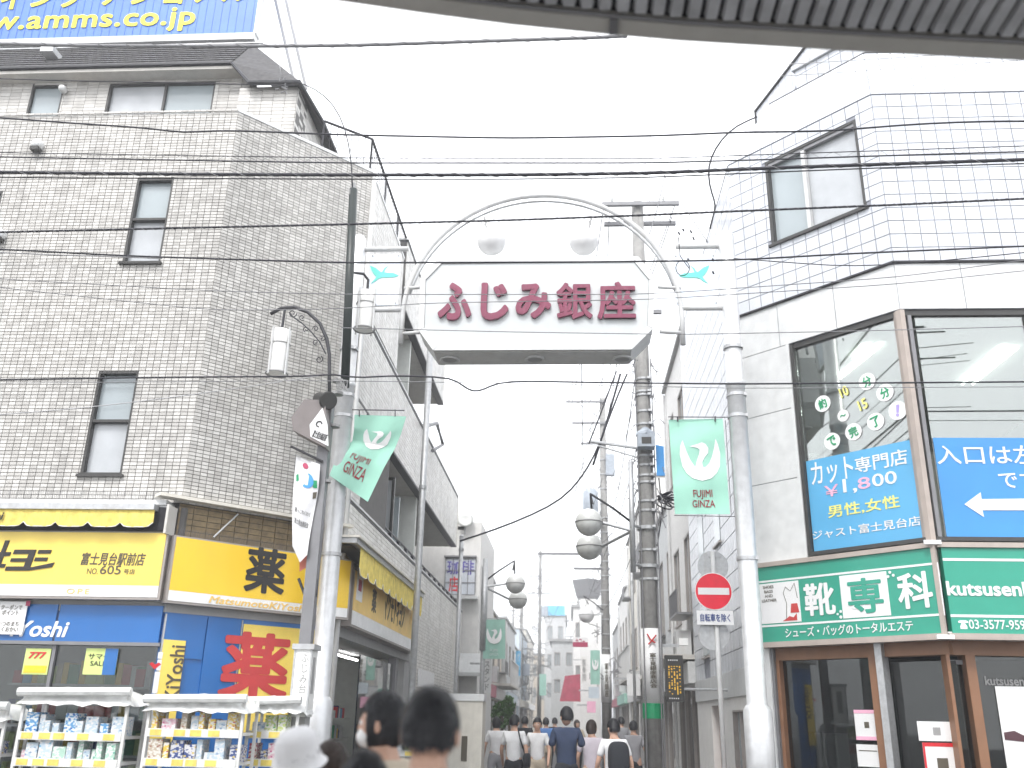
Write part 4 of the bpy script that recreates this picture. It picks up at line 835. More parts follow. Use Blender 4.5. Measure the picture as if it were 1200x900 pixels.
c = RF.px(1192, 864, -.22); MB().prism(RF, [(c[0]-.14, c[1]-.03), (c[0]+.2, c[1]-.06), (c[0]+.2, c[1]+.0), (c[0]+.08, c[1]+.02), (c[0]-.02, c[1]+.07), (c[0]-.14, c[1]+.05)], -.225, -.22).build('shoe_print', mat('shoe_print', (.08, .03, .04), .5), pa)
a, b = RF.px(1155, 803, -.23), RF.px(1202, 793, -.23); text(RF, 'kutsusenka', a[0], a[0]+(b[0]-a[0])*1.2, a[1], b[1], -.236, 'mid_grey', C_, bold=.03)
# ================================================================== station canopy over the camera
K = thing('station_canopy', 'curved grey station canopy with a ribbed metal soffit overhead', 'canopy', (2, 2, 4.6))
pts = [(390, 0), (500, 16), (600, 29), (720, 41), (800, 48), (1000, 60), (1200, 71)]
ed = [at(x, y, Z=4.6) for x, y in pts]
a2, b2 = ed[0], ed[1]
xs_ = [-5, -3.5, -2.2]; outer = [Vector((-9.0, .9, 4.6)), Vector((-6.0, 1.9, 4.6)), Vector((-3.5, 2.65, 4.6)), Vector((-2, 3.0, 4.6))]+ed+[Vector((3.2, 3.80, 4.6)), Vector((4.6, 3.86, 4.6)), Vector((7, 3.88, 4.6))]
def off(p, d): return Vector((p.x, p.y-d, p.z))
f = MB(); n = len(outer); V = []; F = []
for p in outer: V += [p, off(p, .10), p+Vector((0, .02, .28)), off(p, .10)+Vector((0, 0, .28))]
for i in range(n-1):
    a = i*4; b = a+4; F += [(a, b, b+1, a+1), (a, a+2, b+2, b), (a+2, a+3, b+3, b+2), (a+1, b+1, b+3, a+3)]
f.add(V, F); f.build('fascia', 'canopy_fascia', K)
g1 = MB(); g1.tube([off(p, .108)+Vector((0, 0, .012)) for p in outer], .010, 6); g1.build('gutter', 'grey_metal', K, smooth=True)
def edge_y(x):
    for a, b in zip(outer, outer[1:]):
        if a.x <= x <= b.x: return a.y+(b.y-a.y)*(x-a.x)/(b.x-a.x)
    return outer[-1].y
for i in range(-14, 80):
    x = .05+i*.081; y = edge_y(x)-.13
    if x < -1.2 or x > 4.4: continue
    pb = MB(); zc_ = 4.615
    pb.add([(x+.004, y, zc_), (x+.052, y, zc_), (x+.052, -2.5, zc_), (x+.004, -2.5, zc_), (x-.006, y, zc_+.03), (x+.062, y, zc_+.03), (x+.062, -2.5, zc_+.03), (x-.006, -2.5, zc_+.03)], [(0, 1, 2, 3), (4, 7, 6, 5), (0, 4, 5, 1), (1, 5, 6, 2), (3, 2, 6, 7), (0, 3, 7, 4)])
    pb.build('soffit_panel', 'canopy_panel', K)
dk = MB()
for a, b in zip(outer, outer[1:]): dk.add([(a.x, a.y-.1, 4.65), (b.x, b.y-.1, 4.65), (b.x, -2.6, 4.65), (a.x, -2.6, 4.65), (a.x, a.y-.1, 4.86), (b.x, b.y-.1, 4.86), (b.x, -2.6, 4.86), (a.x, -2.6, 4.86)], [(0, 3, 2, 1), (4, 5, 6, 7), (0, 1, 5, 4), (1, 2, 6, 5), (2, 3, 7, 6), (3, 0, 4, 7)])
dk.build('deck', 'canopy_dark', K)
p = at(719, 33, Z=4.6); MB().bw(p.x-.02, p.x+.02, p.y-.06, p.y+.03, 4.585, 4.62).build('joint_cover', 'grey_metal', K)
for x in (-4, 6): MB().tube([(x, -1.2, 0), (x, -1.2, 4.72)], .11, 14).build('column', 'galvanised', K, smooth=True)
# ================================================================== THE STREET GATE
GY = 11.9; AF = Fr(0, GY, 1, 0)
GA = thing('street_gate', 'silver entrance arch with a white eight-sided sign box and red lettering over the lane', 'street gate', (-.45, GY, 0))
def ap(x, y, n=0): u, z = AF.px(x, y, n); return AF.w(u, z, n)
xl = ap(396, 560).x; xr = ap(872, 600).x
for x, zt in ((xl, ap(424, 276).z), (xr, ap(850, 272).z)):
    mb = MB(); r = .122; mb.lathe((x, GY, 0), [(r+.05, 0), (r+.05, 1.75), (r+.02, 1.8), (r, 1.82), (r, 5.9), (r+.012, 5.91), (r+.012, 5.97), (r-.006, 5.98), (r-.006, zt-.08), (r-.04, zt-.02), (.02, zt)], 28)
    o = mb.build('pole', 'pole_silver', GA, smooth=True)
    bd = MB()
    for z in (3.55, 5.45, 5.75, 6.45): bd.lathe((x, GY, z), [(r+.012, 0), (r+.012, .045)], 24); bd.bw(x+r*.75-.02, x+r*.75+.03, GY-.1, GY-.06, z, z+.045)
    split(bd, 'band', 'galvanised', o)
cx_ = (ap(476, 340).x+ap(795, 340).x)/2; R_ = (ap(795, 340).x-ap(476, 340).x)/2+.03; zc = ap(632, 229).z-R_
for dy, rr in ((0, .037), (.16, .022)):
    P_ = [(cx_-R_, GY+dy, ap(466, 403).z)]+[(cx_-R_*math.cos(t*math.pi/40), GY+dy, zc+R_*math.sin(t*math.pi/40)) for t in range(41)]+[(cx_+R_, GY+dy, ap(791, 404).z)]
    if dy: P_ = P_[4:-4]
    MB().tube(P_, rr, 14).build('arch_tube', 'white_paint' if not dy else 'galvanised', GA, smooth=True)
for y_, a, b in ((ap(455, 292).z, xl, cx_-R_*.985), (ap(455, 363).z, xl, cx_-R_)): MB().tube([(a, GY, y_), (b, GY, y_)], .038, 12).build('cross_arm', 'white_paint', GA, smooth=True)
for y_, a, b in ((ap(800, 289).z, cx_+R_*.98, xr), (ap(810, 361).z, cx_+R_, xr)): MB().tube([(a, GY, y_), (b, GY, y_)], .038, 12).build('cross_arm', 'white_paint', GA, smooth=True)
for x, y in ((480, 338), (477, 391), (780, 338), (780, 390)):
    q = ap(x, y); sgn = -1 if x < 600 else 1; MB().tube([(cx_+sgn*R_, GY, q.z), (cx_+sgn*(R_-.32), GY-.05, q.z)], .026, 10).build('bracket', 'white_paint', GA, smooth=True)
SBn = .14                                   # the sign box stands a little forward of the arch
oc = [(513, 303), (748, 303), (767, 326), (765, 386), (740, 411), (508, 411), (491, 388), (493, 326)]
O = [AF.px(x, y, SBn) for x, y in oc]
zb = (O[4][1]+O[5][1])/2; zt = (O[0][1]+O[1][1])/2
O[4] = (O[4][0], zb); O[5] = (O[5][0], zb); O[0] = (O[0][0], zt); O[1] = (O[1][0], zt)
yb = at(620, 427, Z=zb).y; nb = GY-yb
MB().prism(AF, O, nb, SBn).build('sign_box', 'white_paint', GA)
c_ = ((O[0][0]+O[1][0])/2, (zb+zt)/2)
ins = [(c_[0]+(u-c_[0])*.955, c_[1]+(z-c_[1])*.90) for u, z in O]
V = [AF.w(u, z, SBn+.035) for u, z in O]+[AF.w(u, z, SBn+.035) for u, z in ins]+[AF.w(u, z, SBn+.001) for u, z in O]+[AF.w(u, z, SBn+.001) for u, z in ins]
rim = MB(); rim.add(V, [(i, (i+1) % 8, 8+(i+1) % 8, 8+i) for i in range(8)]+[(8+i, 8+(i+1) % 8, 24+(i+1) % 8, 24+i) for i in range(8)]+[(i, (i+1) % 8, 16+(i+1) % 8, 16+i) for i in range(8)])
rim.build('rim', 'white_panel', GA)
MB().prism(AF, ins, SBn+.001, SBn+.012).build('face', mat('sign_face', (.56, .585, .59), .4, var=.03, streak=.25, dirt=(.56, .57, .56)), GA)
jm = MB()
for (a, b) in ((O[0], ins[0]), (O[1], ins[1]), (O[2], ins[2]), (O[3], ins[3]), (O[4], ins[4]), (O[5], ins[5]), (O[6], ins[6]), (O[7], ins[7])): jm.tube([AF.w(*a, SBn+.036), AF.w(*b, SBn+.036)], .003, 4)
for i in range(8): jm.tube([AF.w(*ins[i], SBn+.014), AF.w(*ins[(i+1) % 8], SBn+.014)], .006, 4)
jm.build('rim_joints', 'mid_grey', GA)
MB().box(AF, O[5][0]+.02, O[4][0]-.02, zb-.012, zb-.002, nb+.02, SBn-.02).build('underside', mat('underside_grey', (.60, .60, .59), .6, streak=.2), GA)
for x in (527, 627, 729):
    q = at(x, 420, Z=zb-.012); l = MB(); l.lathe((q.x, (yb+GY-SBn)/2, zb-.013), [(.135, 0), (.145, -.02), (.12, -.035), (.10, -.01), (.02, -.008)], 24); o = l.build('downlight', 'white_paint', GA, smooth=True)
    l = MB(); l.lathe((q.x, (yb+GY-SBn)/2, zb-.026), [(.105, 0), (.10, -.006)], 20); l.build('lens', 'mid_grey', o)
for ch, xa, xb, ya, yb_ in (('ふ', 513, 554, 333, 377), ('じ', 563, 597, 333, 377), ('み', 604, 646, 334, 375), ('銀', 652, 694, 333, 376), ('座', 700, 744, 332, 376)):
    a, b = AF.px(xa, yb_, SBn), AF.px(xb, ya, SBn); text(AF, ch, a[0], b[0], a[1], b[1], SBn+.014, mat('letter_red', (.21, .03, .075), .5, var=.1, scale=4, streak=.15, dirt=(.5, .2, .25)), GA, bold=.05 if ch in 'ふじみ' else .03, depth=.04)
for x in (576, 684):
    q = ap(x, 283); g = MB(); g.ball(q, .21, 28, 16); o = g.build('globe_lamp', 'globe_white', GA, smooth=True)
    dx = -1 if x < 600 else 1; t = Vector((q.x+dx*.12, GY, q.z+.42))
    hk = MB(); hk.tube([t, t+Vector((-dx*.02, 0, -.1)), q+Vector((dx*.08, 0, .22)), q+Vector((dx*.04, 0, .15))], .014, 6); hk.lathe(q+Vector((dx*.045, 0, .15)), [(.04, 0), (.035, .05)], 10)
    hk.tube([t+Vector((.04*math.cos(k*.7), 0, -.1+.04*math.sin(k*.7))) for k in range(10)], .008, 5); hk.build('hanger', 'mid_grey', o)
# glass side panels with a flying crane
def bird(fr, c, s, flip, root, m='teal', n=.01):
    pts = [(598, 55), (632, 70), (652, 88), (665, 98), (673, 91), (680, 74), (700, 58), (686, 76), (680, 98), (705, 102), (735, 103), (765, 118), (745, 127), (715, 130), (672, 130), (650, 138), (636, 152), (612, 166), (630, 142), (640, 126), (622, 106), (608, 82)]
    MB().prism(fr, [(c[0]+(x-680)*s*flip, c[1]-(y-110)*s) for x, y in pts], n, n+.008).build('flying_crane', m, root)
for xa, xb, fl, bx in ((430, 470, 1, 450), (792, 838, -1, 814)):
    a, b = AF.px(xa, 358, .0), AF.px(xb, 298, .0)
    p_ = MB().box(AF, a[0], b[0], a[1], b[1], -.01, .01).build('side_panel', mat('pale_acrylic', (.74, .80, .88), .15, var=.03), GA)
    cc_ = AF.px(bx, 322, .0); bird(AF, cc_, .0026, fl, p_, n=.012)
    k = MB()
    for u in (a[0]+.03, b[0]-.03):
        for z in (a[1]+.03, b[1]-.03): k.lathe(AF.w(u, z, .01), [(.012, 0), (.012, .012)], 8, axis=(0, -1, 0))
    k.build('bolt', 'mid_grey', p_)

# ------------------------------------------------------------------ green banners with the crane crest
def cloth(root, S, m, th=.004, nu=14, nv=20):
    V = [S(i/nu, j/nv) for j in range(nv+1) for i in range(nu+1)]; F = [(j*(nu+1)+i, j*(nu+1)+i+1, (j+1)*(nu+1)+i+1, (j+1)*(nu+1)+i) for j in range(nv) for i in range(nu)]
    k = len(V); d = Vector((0, th, 0)); V2 = [v+d for v in V]; F2 = [tuple(a+k for a in f[::-1]) for f in F]
    o = MB().add(V+V2, F+F2).build('cloth', m, root, smooth=True); return o
def print_poly(root, S, pts, m, name='crest', off=.008):
    """flat print that follows the cloth: the shape is cut into small cells"""
    bm = bmesh.new(); vs = [bm.verts.new((x, y, 0)) for x, y in pts]; bm.faces.new(vs); bmesh.ops.triangulate(bm, faces=bm.faces)
    for k in range(1, 12):
        for no, co in (((1, 0, 0), (k/12, 0, 0)), ((0, 1, 0), (0, k/12, 0))): bmesh.ops.bisect_plane(bm, geom=bm.verts[:]+bm.edges[:]+bm.faces[:], plane_co=co, plane_no=no)
    bm.verts.ensure_lookup_table(); bm.verts.index_update()
    V = [S(v.co.x, v.co.y)-Vector((0, off, 0)) for v in bm.verts]; F = [tuple(v.index for v in f.verts) for f in bm.faces]; bm.free()
    return MB().add(V, F).build(name, m, root)
CR = [(80, 408), (70, 430), (67, 455), (74, 495), (88, 518), (108, 534), (142, 543), (175, 535), (196, 518), (209, 495), (213, 455), (208, 425), (200, 405), (194, 432), (184, 462), (172, 485), (156, 499), (147, 497), (146, 482), (156, 466), (170, 452), (172, 436), (163, 422), (150, 416), (136, 421), (104, 429), (132, 434), (140, 440), (138, 452), (127, 476), (120, 498), (104, 474), (92, 445)]
def crest(root, S, cx, cyy, w, asp, m='text_white', off=.008):
    pts = [(cx+(x-140)/146*w, cyy+(y-474)/146*w*asp) for x, y in CR]
    print_poly(root, S, pts, m, 'crane_crest', off)
def ptext(root, S, body, u0, u1, v0, v1, m, bold=0, off=.008):
    o = text(WF, body, u0, u1, -v1, -v0, 0, m, None, bold=bold, depth=.0001); me = o.data
    F = [tuple(p.vertices) for p in me.polygons]; V = [S(v.co.x, -v.co.z)-Vector((0, off, 0)) for v in me.vertices]; bpy.data.objects.remove(o)
    return MB().add(V, F).build('lettering', m, root)
def lerp_path(P_, t):
    k = len(P_)-1; i = min(int(t*k), k-1); f = t*k-i; a, b = P_[i], P_[i+1]
    f2 = f*f*(3-2*f)*.4+f*.6; return tuple(a[j]+(b[j]-a[j])*f2 for j in range(len(a)))
Lp = [(415.5, 486, 0), (415, 503, .02), (413, 517, .10), (398, 528, -.02), (386, 557, -.12)]; Rp = [(476, 488, 0), (470, 508, .03), (463, 525, .05), (450, 548, .0), (431, 588, -.06)]
def SL(s, t):
    l = lerp_path(Lp, t); r = lerp_path(Rp, t); x = l[0]+(r[0]-l[0])*s; y = l[1]+(r[1]-l[1])*s
    dy = l[2]+(r[2]-l[2])*s + .03*math.sin(s*7+t*3)*min(1, t*3)
    return at(x, y, Y=GY-.05+dy)
N1 = thing('banner', 'wind-twisted green crane banner on the left pole of the gate', 'banner', SL(.5, 0), 'green street banners')
cloth(N1, SL, 'mint'); crest(N1, SL, .52, .40, .60, .66); ptext(N1, SL, 'FUJIMI\nGINZA', .22, .72, .70, .90, 'banner_red', bold=.01)
rd = MB(); rd.tube([(xl, GY, at(413, 480, Y=GY).z), at(474, 481, Y=GY-.05)], .008, 6)
for x in (421, 463): rd.tube([at(x, 480, Y=GY-.06), at(x, 488, Y=GY-.06)], .008, 5)
rd.build('rod', 'dark_metal', N1)
def SRt(s, t):
    xa = 783.5+(791-783.5)*t; xb = 847+(855.5-847)*t; x = xa+(xb-xa)*s; y = 492+(602.5-492)*t-1.5*s*(1-t)
    return at(x, y, Y=GY+.02*math.sin(s*9+t*2)*t+.012*math.sin(t*14+s*3))
N2 = thing('banner', 'flat green crane banner hanging from the right pole of the gate', 'banner', SRt(.5, 0), 'green street banners')
cloth(N2, SRt, 'mint'); crest(N2, SRt, .53, .43, .74, .63); ptext(N2, SRt, 'FUJIMI\nGINZA', .33, .74, .745, .93, 'banner_red', bold=.01)
rd = MB(); rd.tube([(xr, GY, at(783, 489, Y=GY).z), at(783, 488.5, Y=GY-.03)], .007, 6); rd.tube([at(850, 492, Y=GY), at(857, 603, Y=GY)], .004, 5)
for x in (794, 838): rd.tube([at(x, 488, Y=GY-.03), at(x, 494, Y=GY-.03)], .011, 5)
rd.tube([(xr, GY, at(795, 605, Y=GY).z), at(790, 604, Y=GY)], .005, 5); rd.build('rod', 'dark_metal', N2)

# ------------------------------------------------------------------ ornate lamp post with its fittings, left
LY = 11.15; PF = Fr(0, LY, 1, 0)
lp = lambda x, y, n=0: PF.w(*PF.px(x, y, n), n)
p0 = lp(366, 675); LPo = thing('street_lamp', 'dark street lamp post with a scrolled crook and white lanterns', 'street lamp', (p0.x, LY, 0))
mb = MB(); mb.bw(p0.x-.07, p0.x+.07, LY-.07, LY+.07, 0, lp(396, 462).z); mb.build('post', 'grey_metal', LPo)
MB().tube([(lp(403, 452).x, LY+.05, lp(403, 452).z), (lp(413, 222).x, LY+.05, lp(413, 220).z)], .06, 12).build('upper_pipe', 'black_green', LPo, smooth=True)
mb = MB(); q = lp(413, 220); mb.lathe((q.x, LY+.05, q.z-.1), [(.058, 0), (.058, .1), (.03, .12), (.03, .2)], 12); mb.build('pipe_cap', 'mid_grey', LPo)
cr2 = [lp(x, y) for x, y in ((386, 470), (386, 440), (386, 415), (383, 397), (375, 379), (361, 366), (345, 360), (330, 361), (317, 368))]
MB().tube(cr2, .024, 10).build('crook', 'dark_metal', LPo, smooth=True)
sc_ = MB(); sc_.tube([lp(x, y) for x, y in ((382, 415), (375, 401), (364, 388), (353, 378), (343, 371), (339, 366))], .009, 6)
def spiral(cx, cy, r0, turns, a0, sg=1): return [lp(cx+r0*(1-k/24*.75)*math.cos(a0+sg*k/24*turns*2*math.pi), cy+r0*(1-k/24*.75)*math.sin(a0+sg*k/24*turns*2*math.pi)) for k in range(25)]
for a in ((343, 367, 5, 1.2, 0), (354, 372, 3.5, 1.2, 1), (359, 386, 3.5, 1.2, 2), (370, 385, 3.5, 1.2, 3), (370, 401, 3.5, 1.2, 1), (378, 397, 3.5, 1.2, 4), (374, 421, 4.5, 1.2, -1)): sc_.tube(spiral(*a), .007, 5)
sc_.build('scrollwork', 'dark_metal', LPo)
def lantern(top, r, h, root):
    l = MB(); l.lathe((top.x, top.y, top.z-h), [(r*.9, 0), (r*.94, .01), (r*.94, h*.66), (r*.94, h*.67), (r*.97, h*.68), (r*.97, h), (.02, h+.02)], 28); o = l.build('lantern', 'lantern_glass', root, smooth=True)
    c = MB()
    c.tube([(top.x+r*1.06*math.cos(k*math.pi/14), top.y+r*1.06*math.sin(k*math.pi/14), top.z-h-.0) for k in range(29)], .012, 6)
    c.tube([(top.x+r*1.0*math.cos(k*math.pi/14), top.y+r*1.0*math.sin(k*math.pi/14), top.z-h*.32) for k in range(29)], .006, 6)
    c.build('ring', 'mid_grey', o)
    b = MB()
    for k in range(4):
        a = math.pi/4+k*math.pi/2+.3; b.tube([(top.x+r*1.12*math.cos(a), top.y+r*1.12*math.sin(a), top.z-h-.04), (top.x+r*1.12*math.cos(a), top.y+r*1.12*math.sin(a), top.z+.02)], .013, 6)
    b.build('cage_bar', 'white_paint', o)
q = lp(330, 388); lantern(q, .135, q.z-lp(328, 438).z, LPo); MB().tube([lp(334, 362), (q.x, q.y, q.z+.0)], .018, 8).build('hanger', 'dark_metal', LPo)
q = lp(424, 330); q.y += .35; lantern(q, .135, .56, LPo); MB().tube([(q.x, q.y, q.z), (q.x, q.y, q.z+.2), (q.x-.06, q.y-.05, q.z+.27), (lp(406, 310).x, LY+.1, q.z+.2), (lp(404, 340).x, LY+.08, q.z-.1)], .02, 8).build('hanger', 'dark_metal', LPo)
clp = MB()
for x, y in ((396, 447), (395, 462), (391, 500), (380, 565)): q = lp(x, y); clp.lathe((q.x, LY+.03, q.z), [(.075, 0), (.075, .035)], 12)
q0 = lp(402, 452)
for k in range(6): clp.tube([q0+Vector((random.uniform(-.1, .1), -.08, random.uniform(-.1, .1))) for _ in range(5)], .008, 5)
clp.build('clamp', 'mid_grey', LPo)
# bird-shaped hook bracket low on the post
MB().tube([lp(350, 678), lp(357, 697), lp(370, 699), lp(371, 678)], .018, 6).build('hook_bracket', 'dark_metal', LPo); MB().tube([lp(363, 698), lp(362, 715), lp(359, 735)], .007, 5).build('cord', 'wire_pale', LPo)
# loudspeaker
q = lp(382, 469, .12); SPK = thing('loudspeaker', 'dark cylindrical loudspeaker clamped to the lamp post', 'speaker', q)
d_ = Vector((.62, -.75, -.30)).normalized(); v = MB(); v.lathe(q-d_*.14+Vector((-.03, 0, 0)), [(.075, 0), (.10, .01), (.10, .26), (.118, .27), (.118, .30), (.10, .30)], 22, axis=d_); v.build('housing', 'frame_dark', SPK, smooth=True)
v = MB(); v.lathe(q-d_*.14+Vector((-.03, 0, 0))+d_*.285, [(.10, 0), (.05, -.005), (.0, .0)], 20, axis=d_); v.build('mouth', 'canopy_dark', SPK)
# little hexagonal sign box of the shopping street
TB = thing('sign_box', 'brown six-sided sign box with a white front on the lamp post', 'sign', lp(366, 497))
TF = Fr(lp(366, 497).x, LY-.12, .8, .6)
hexp = [(-.13, -.10), (.13, -.16), (.17, -.02), (.05, .14), (-.05, .16), (-.14, .08)]
z0 = lp(366, 500).z
k1 = [lp(x, y, .16) for x, y in ((363, 472), (383, 474), (346, 494), (347, 506), (384, 529))]
bx = [(345, 493), (360, 472), (384, 473), (386, 500), (385, 528), (347, 508)]
MB().prism(PF, [PF.px(x, y, .1) for x, y in bx], .02, .24).build('case', mat('brown_grey', (.20, .175, .17), .5), TB)
fp = [(363, 498), (378, 478), (384, 498), (385, 523), (364, 512)]
MB().prism(PF, [PF.px(x, y, .242) for x, y in fp], .242, .25).build('face', 'text_white', TB)
a = PF.px(374, 497, .25); MB().tube([PF.w(a[0]+.035*math.cos(k*.4), a[1]+.035*math.sin(k*.4), .253) for k in range(13)], .009, 5).build('swirl_mark', 'ink', TB)
a, b = PF.px(366, 514, .25), PF.px(384, 508, .25); text(PF, '富士見台商店街', a[0], b[0], min(a[1], b[1])-.01, max(a[1], b[1])+.02, .251, 'ink', TB, bold=.02, rot=-.35)
# white hanging banner with a round mark
def SW(s, t):
    xa = 347+(343-347)*t-2*math.sin(t*3); xb = 375+(360-375)*t+3*math.sin(t*4)*(1-t); x = xa+(xb-xa)*s
    ya, yb = 535+(640-535)*t, 544+(650-544)*t
    y = ya+(yb-ya)*s + (14*(1-abs(2*s-1)))*t**6
    return at(x, y, Y=LY-.12+.03*math.sin(s*5+t*5))
N3 = thing('banner', 'white pointed banner with a blue smiling curve mark on the lamp post', 'banner', SW(.5, 0))
cloth(N3, SW, 'cloth_white')
MB().tube([lp(341, 523, .1), lp(378, 541, .1)], .016, 6).build('rod', 'dark_metal', N3); MB().tube([lp(346, 533, .12), lp(376, 547, .12)], .006, 5).build('rod', 'galvanised', N3)
print_poly(N3, SW, [(.42+.12*math.cos(k*.6), .07+.032*math.sin(k*.6)) for k in range(10)], 'crimson', 'red_dot')
arc = [(.5+.30*math.cos(a), .22+.085*math.sin(a)) for a in [(-1.35+k*.28) for k in range(13)]]; arc2 = [(.5+.19*math.cos(a), .215+.06*math.sin(a)) for a in [(-1.35+k*.28) for k in range(12, -1, -1)]]
print_poly(N3, SW, arc+arc2, 'film_blue', 'blue_curve')
print_poly(N3, SW, [(.76, .20), (.92, .19), (.96, .27), (.80, .28)], 'text_green', 'green_leaf'); print_poly(N3, SW, [(.08, .20), (.16, .18), (.2, .25), (.1, .27)], 'text_green', 'green_leaf')
print_poly(N3, SW, [(.82, .33), (.98, .31), (.97, .38), (.84, .40)], 'ink_soft', 'square_mark')
ptext(N3, SW, '夏っこわくわく', .12, .85, .55, .60, 'ink', bold=.01); ptext(N3, SW, '富士見台商店会', .12, .85, .66, .72, 'ink', bold=.01)
FG = thing('pennant', 'small red pennant tied below the white banner', 'flag', lp(352, 662)); MB().prism(PF, [PF.px(x, y, -.03) for x, y in ((351, 649), (362, 644), (361, 664), (351, 670))], -.03, -.024).build('cloth', mat('faded_red', (.55, .17, .12), .8), FG)
# illuminated white sign box at the foot, with handwriting-like print
SBX = thing('sign_box', 'white upright sign box with faint hiragana at the foot of the lamp post', 'sign', lp(358, 790))
a, b = PF.px(344, 818, .22), PF.px(369, 762, .22)
MB().box(PF, a[0], b[0], a[1]-.2, b[1], .08, .34).build('case', 'lantern_glass', SBX); MB().box(PF, a[0]-.03, b[0]+.03, b[1], b[1]+.06, .06, .37).build('cap', 'galvanised', SBX)
fm = MB()
for u in (a[0]-.008, b[0]-.012): fm.box(PF, u, u+.02, a[1]-.2, b[1]-.001, .335, .348)
fm.build('edge', 'galvanised', SBX)
text(PF, 'ふ\nじ\nみ\n台', a[0]+.08, a[0]+.17, a[1]+.05, b[1]-.05, .341, 'mid_grey', SBX)
MB().box(Fr(PF.w(b[0], 0, .21).x, PF.w(b[0], 0, .21).y, 0, 1), -.05, .05, a[1]+.05, b[1]-.08, .0, .004).build('side_print', 'mid_grey', SBX)
MB().box(PF, a[0]+.02, b[0]-.02, 0, a[1]-.2, .1, .3).build('foot', 'mid_grey', SBX)

# ------------------------------------------------------------------ no-entry sign on the right
NY = 14.5; NF = Fr(0, NY, 1, 0); q = NF.w(*NF.px(836, 693)); NE = thing('road_sign', 'red round no-entry sign with white bar and a supplementary plate, on a white post', 'sign', (q.x, NY+.06, 0))
MB().tube([(q.x+.03, NY+.06, 0), (q.x+.03, NY+.06, q.z+.62)], .038, 14).build('post', 'white_paint', NE, smooth=True)
r = .285; disk = lambda fr, u, z, r, n0, n1: MB().prism(fr, [(u+r*math.cos(t*math.pi/20), z+r*math.sin(t*math.pi/20)) for t in range(40)], n0, n1)
disk(NF, q.x, q.z, r, 0, .012).build('disc_rim', 'text_white', NE); disk(NF, q.x, q.z, r*.95, .012, .016).build('disc', 'sign_red', NE)
MB().box(NF, q.x-r*.83, q.x+r*.83, q.z-.052, q.z+.052, .016, .02).build('bar', 'text_white', NE)
a, b = NF.px(817, 732, .0), NF.px(859, 716, .0); MB().box(NF, a[0], b[0], a[1], b[1], 0, .01).build('plate', 'text_white', NE); text(NF, '自転車を除く', a[0]+.05, b[0]-.05, a[1]+.045, b[1]-.045, .011, 'navy', NE, bold=.02)
a = NF.px(835, 664, -.13); disk(NF, a[0], a[1], .235, -.09, -.075).build('back_of_sign', 'galvanised', NE); text(NF, '東京都公安', a[0]-.07, a[0]+.13, a[1]+.12, a[1]+.15, -.074, 'mid_grey', NE)
a = NF.px(836, 744, -.13); disk(NF, a[0], a[1], .235, -.09, -.075).build('back_of_sign', 'galvanised', NE)
RR = thing('traffic_cone', 'red cone top beside the foot of the no-entry post', 'cone', (q.x, 13.9, 0))
v = MB(); v.lathe((q.x+.02, 13.9, 0), [(.2, 0), (.2, .03), (.15, .05), (.035, .7), (.0, .72)], 18); v.build('body', 'sign_red', RR, smooth=True)

# ------------------------------------------------------------------ utility poles
def insul(mb, c, h=.12, r=.035): mb.lathe(c, [(r*.4, 0), (r, .02), (r*.5, .04), (r, .06), (r*.5, .08), (r*.8, .10), (.01, h)], 8)
def pole(name, label, x, Y, h, r0, r1, arms=(), bands=(), root_parts=None, group='utility poles along the lane'):
    r = thing(name, label, 'utility pole', (x, Y, 0), group)
    MB().tube([(x, Y, 0), (x, Y, h*.5), (x, Y, h)], r0, 16, r1).build('pole', 'concrete_pole', r, smooth=True)
    for (z, xa, xb, dy, dia, ni) in arms:
        a = MB(); a.bw(x+xa, x+xb, Y+dy-.04, Y+dy+.04, z-.04, z+.04); o = a.build('cross_arm', 'grey_metal' if r0 < .2 else 'galvanised', r)
        i_ = MB()
        for k in range(ni): insul(i_, (x+xa+(xb-xa)*(k+.2)/(ni-.5), Y+dy, z+.04), .14)
        if ni: split(i_, 'insulator', 'ceramic', o)
        if dia: s_ = MB(); s_.tube([(x+xa*.7 if abs(xa) > abs(xb) else x+xb*.7, Y+dy, z-.03), (x, Y+dy*.5, z-.75)], .018, 5); s_.build('brace', 'grey_metal', o)
    b = MB()
    for z in bands: rr = r0+(r1-r0)*z/h; b.lathe((x, Y, z), [(rr+.006, 0), (rr+.02, .01), (rr+.02, .045), (rr+.006, .05)], 14); b.bw(x+rr*.5, x+rr*.5+.06, Y-rr-.05, Y-rr*.5, z, z+.045)
    if bands: split(b, 'pole_band', 'galvanised', r)
    return r
UY = 17.0; ux = at(758, 600, Y=UY).x; hz = at(744, 238, Y=UY).z
bz = [at(755, y, Y=UY).z for y in (447, 462, 466, 485, 500, 512, 537, 548, 560, 568, 590, 601, 620, 647, 681)]
UP1 = pole('utility_pole', 'thick concrete utility pole behind the gate with a white street-name plate', ux, UY, hz, .175, .12, arms=[(hz-.12, -.75, .85, -.16, False, 2), (hz-.42, -.7, .8, .14, False, 0), (at(755, 370, Y=UY).z, -1.3, .4, -.18, True, 0)], bands=bz)
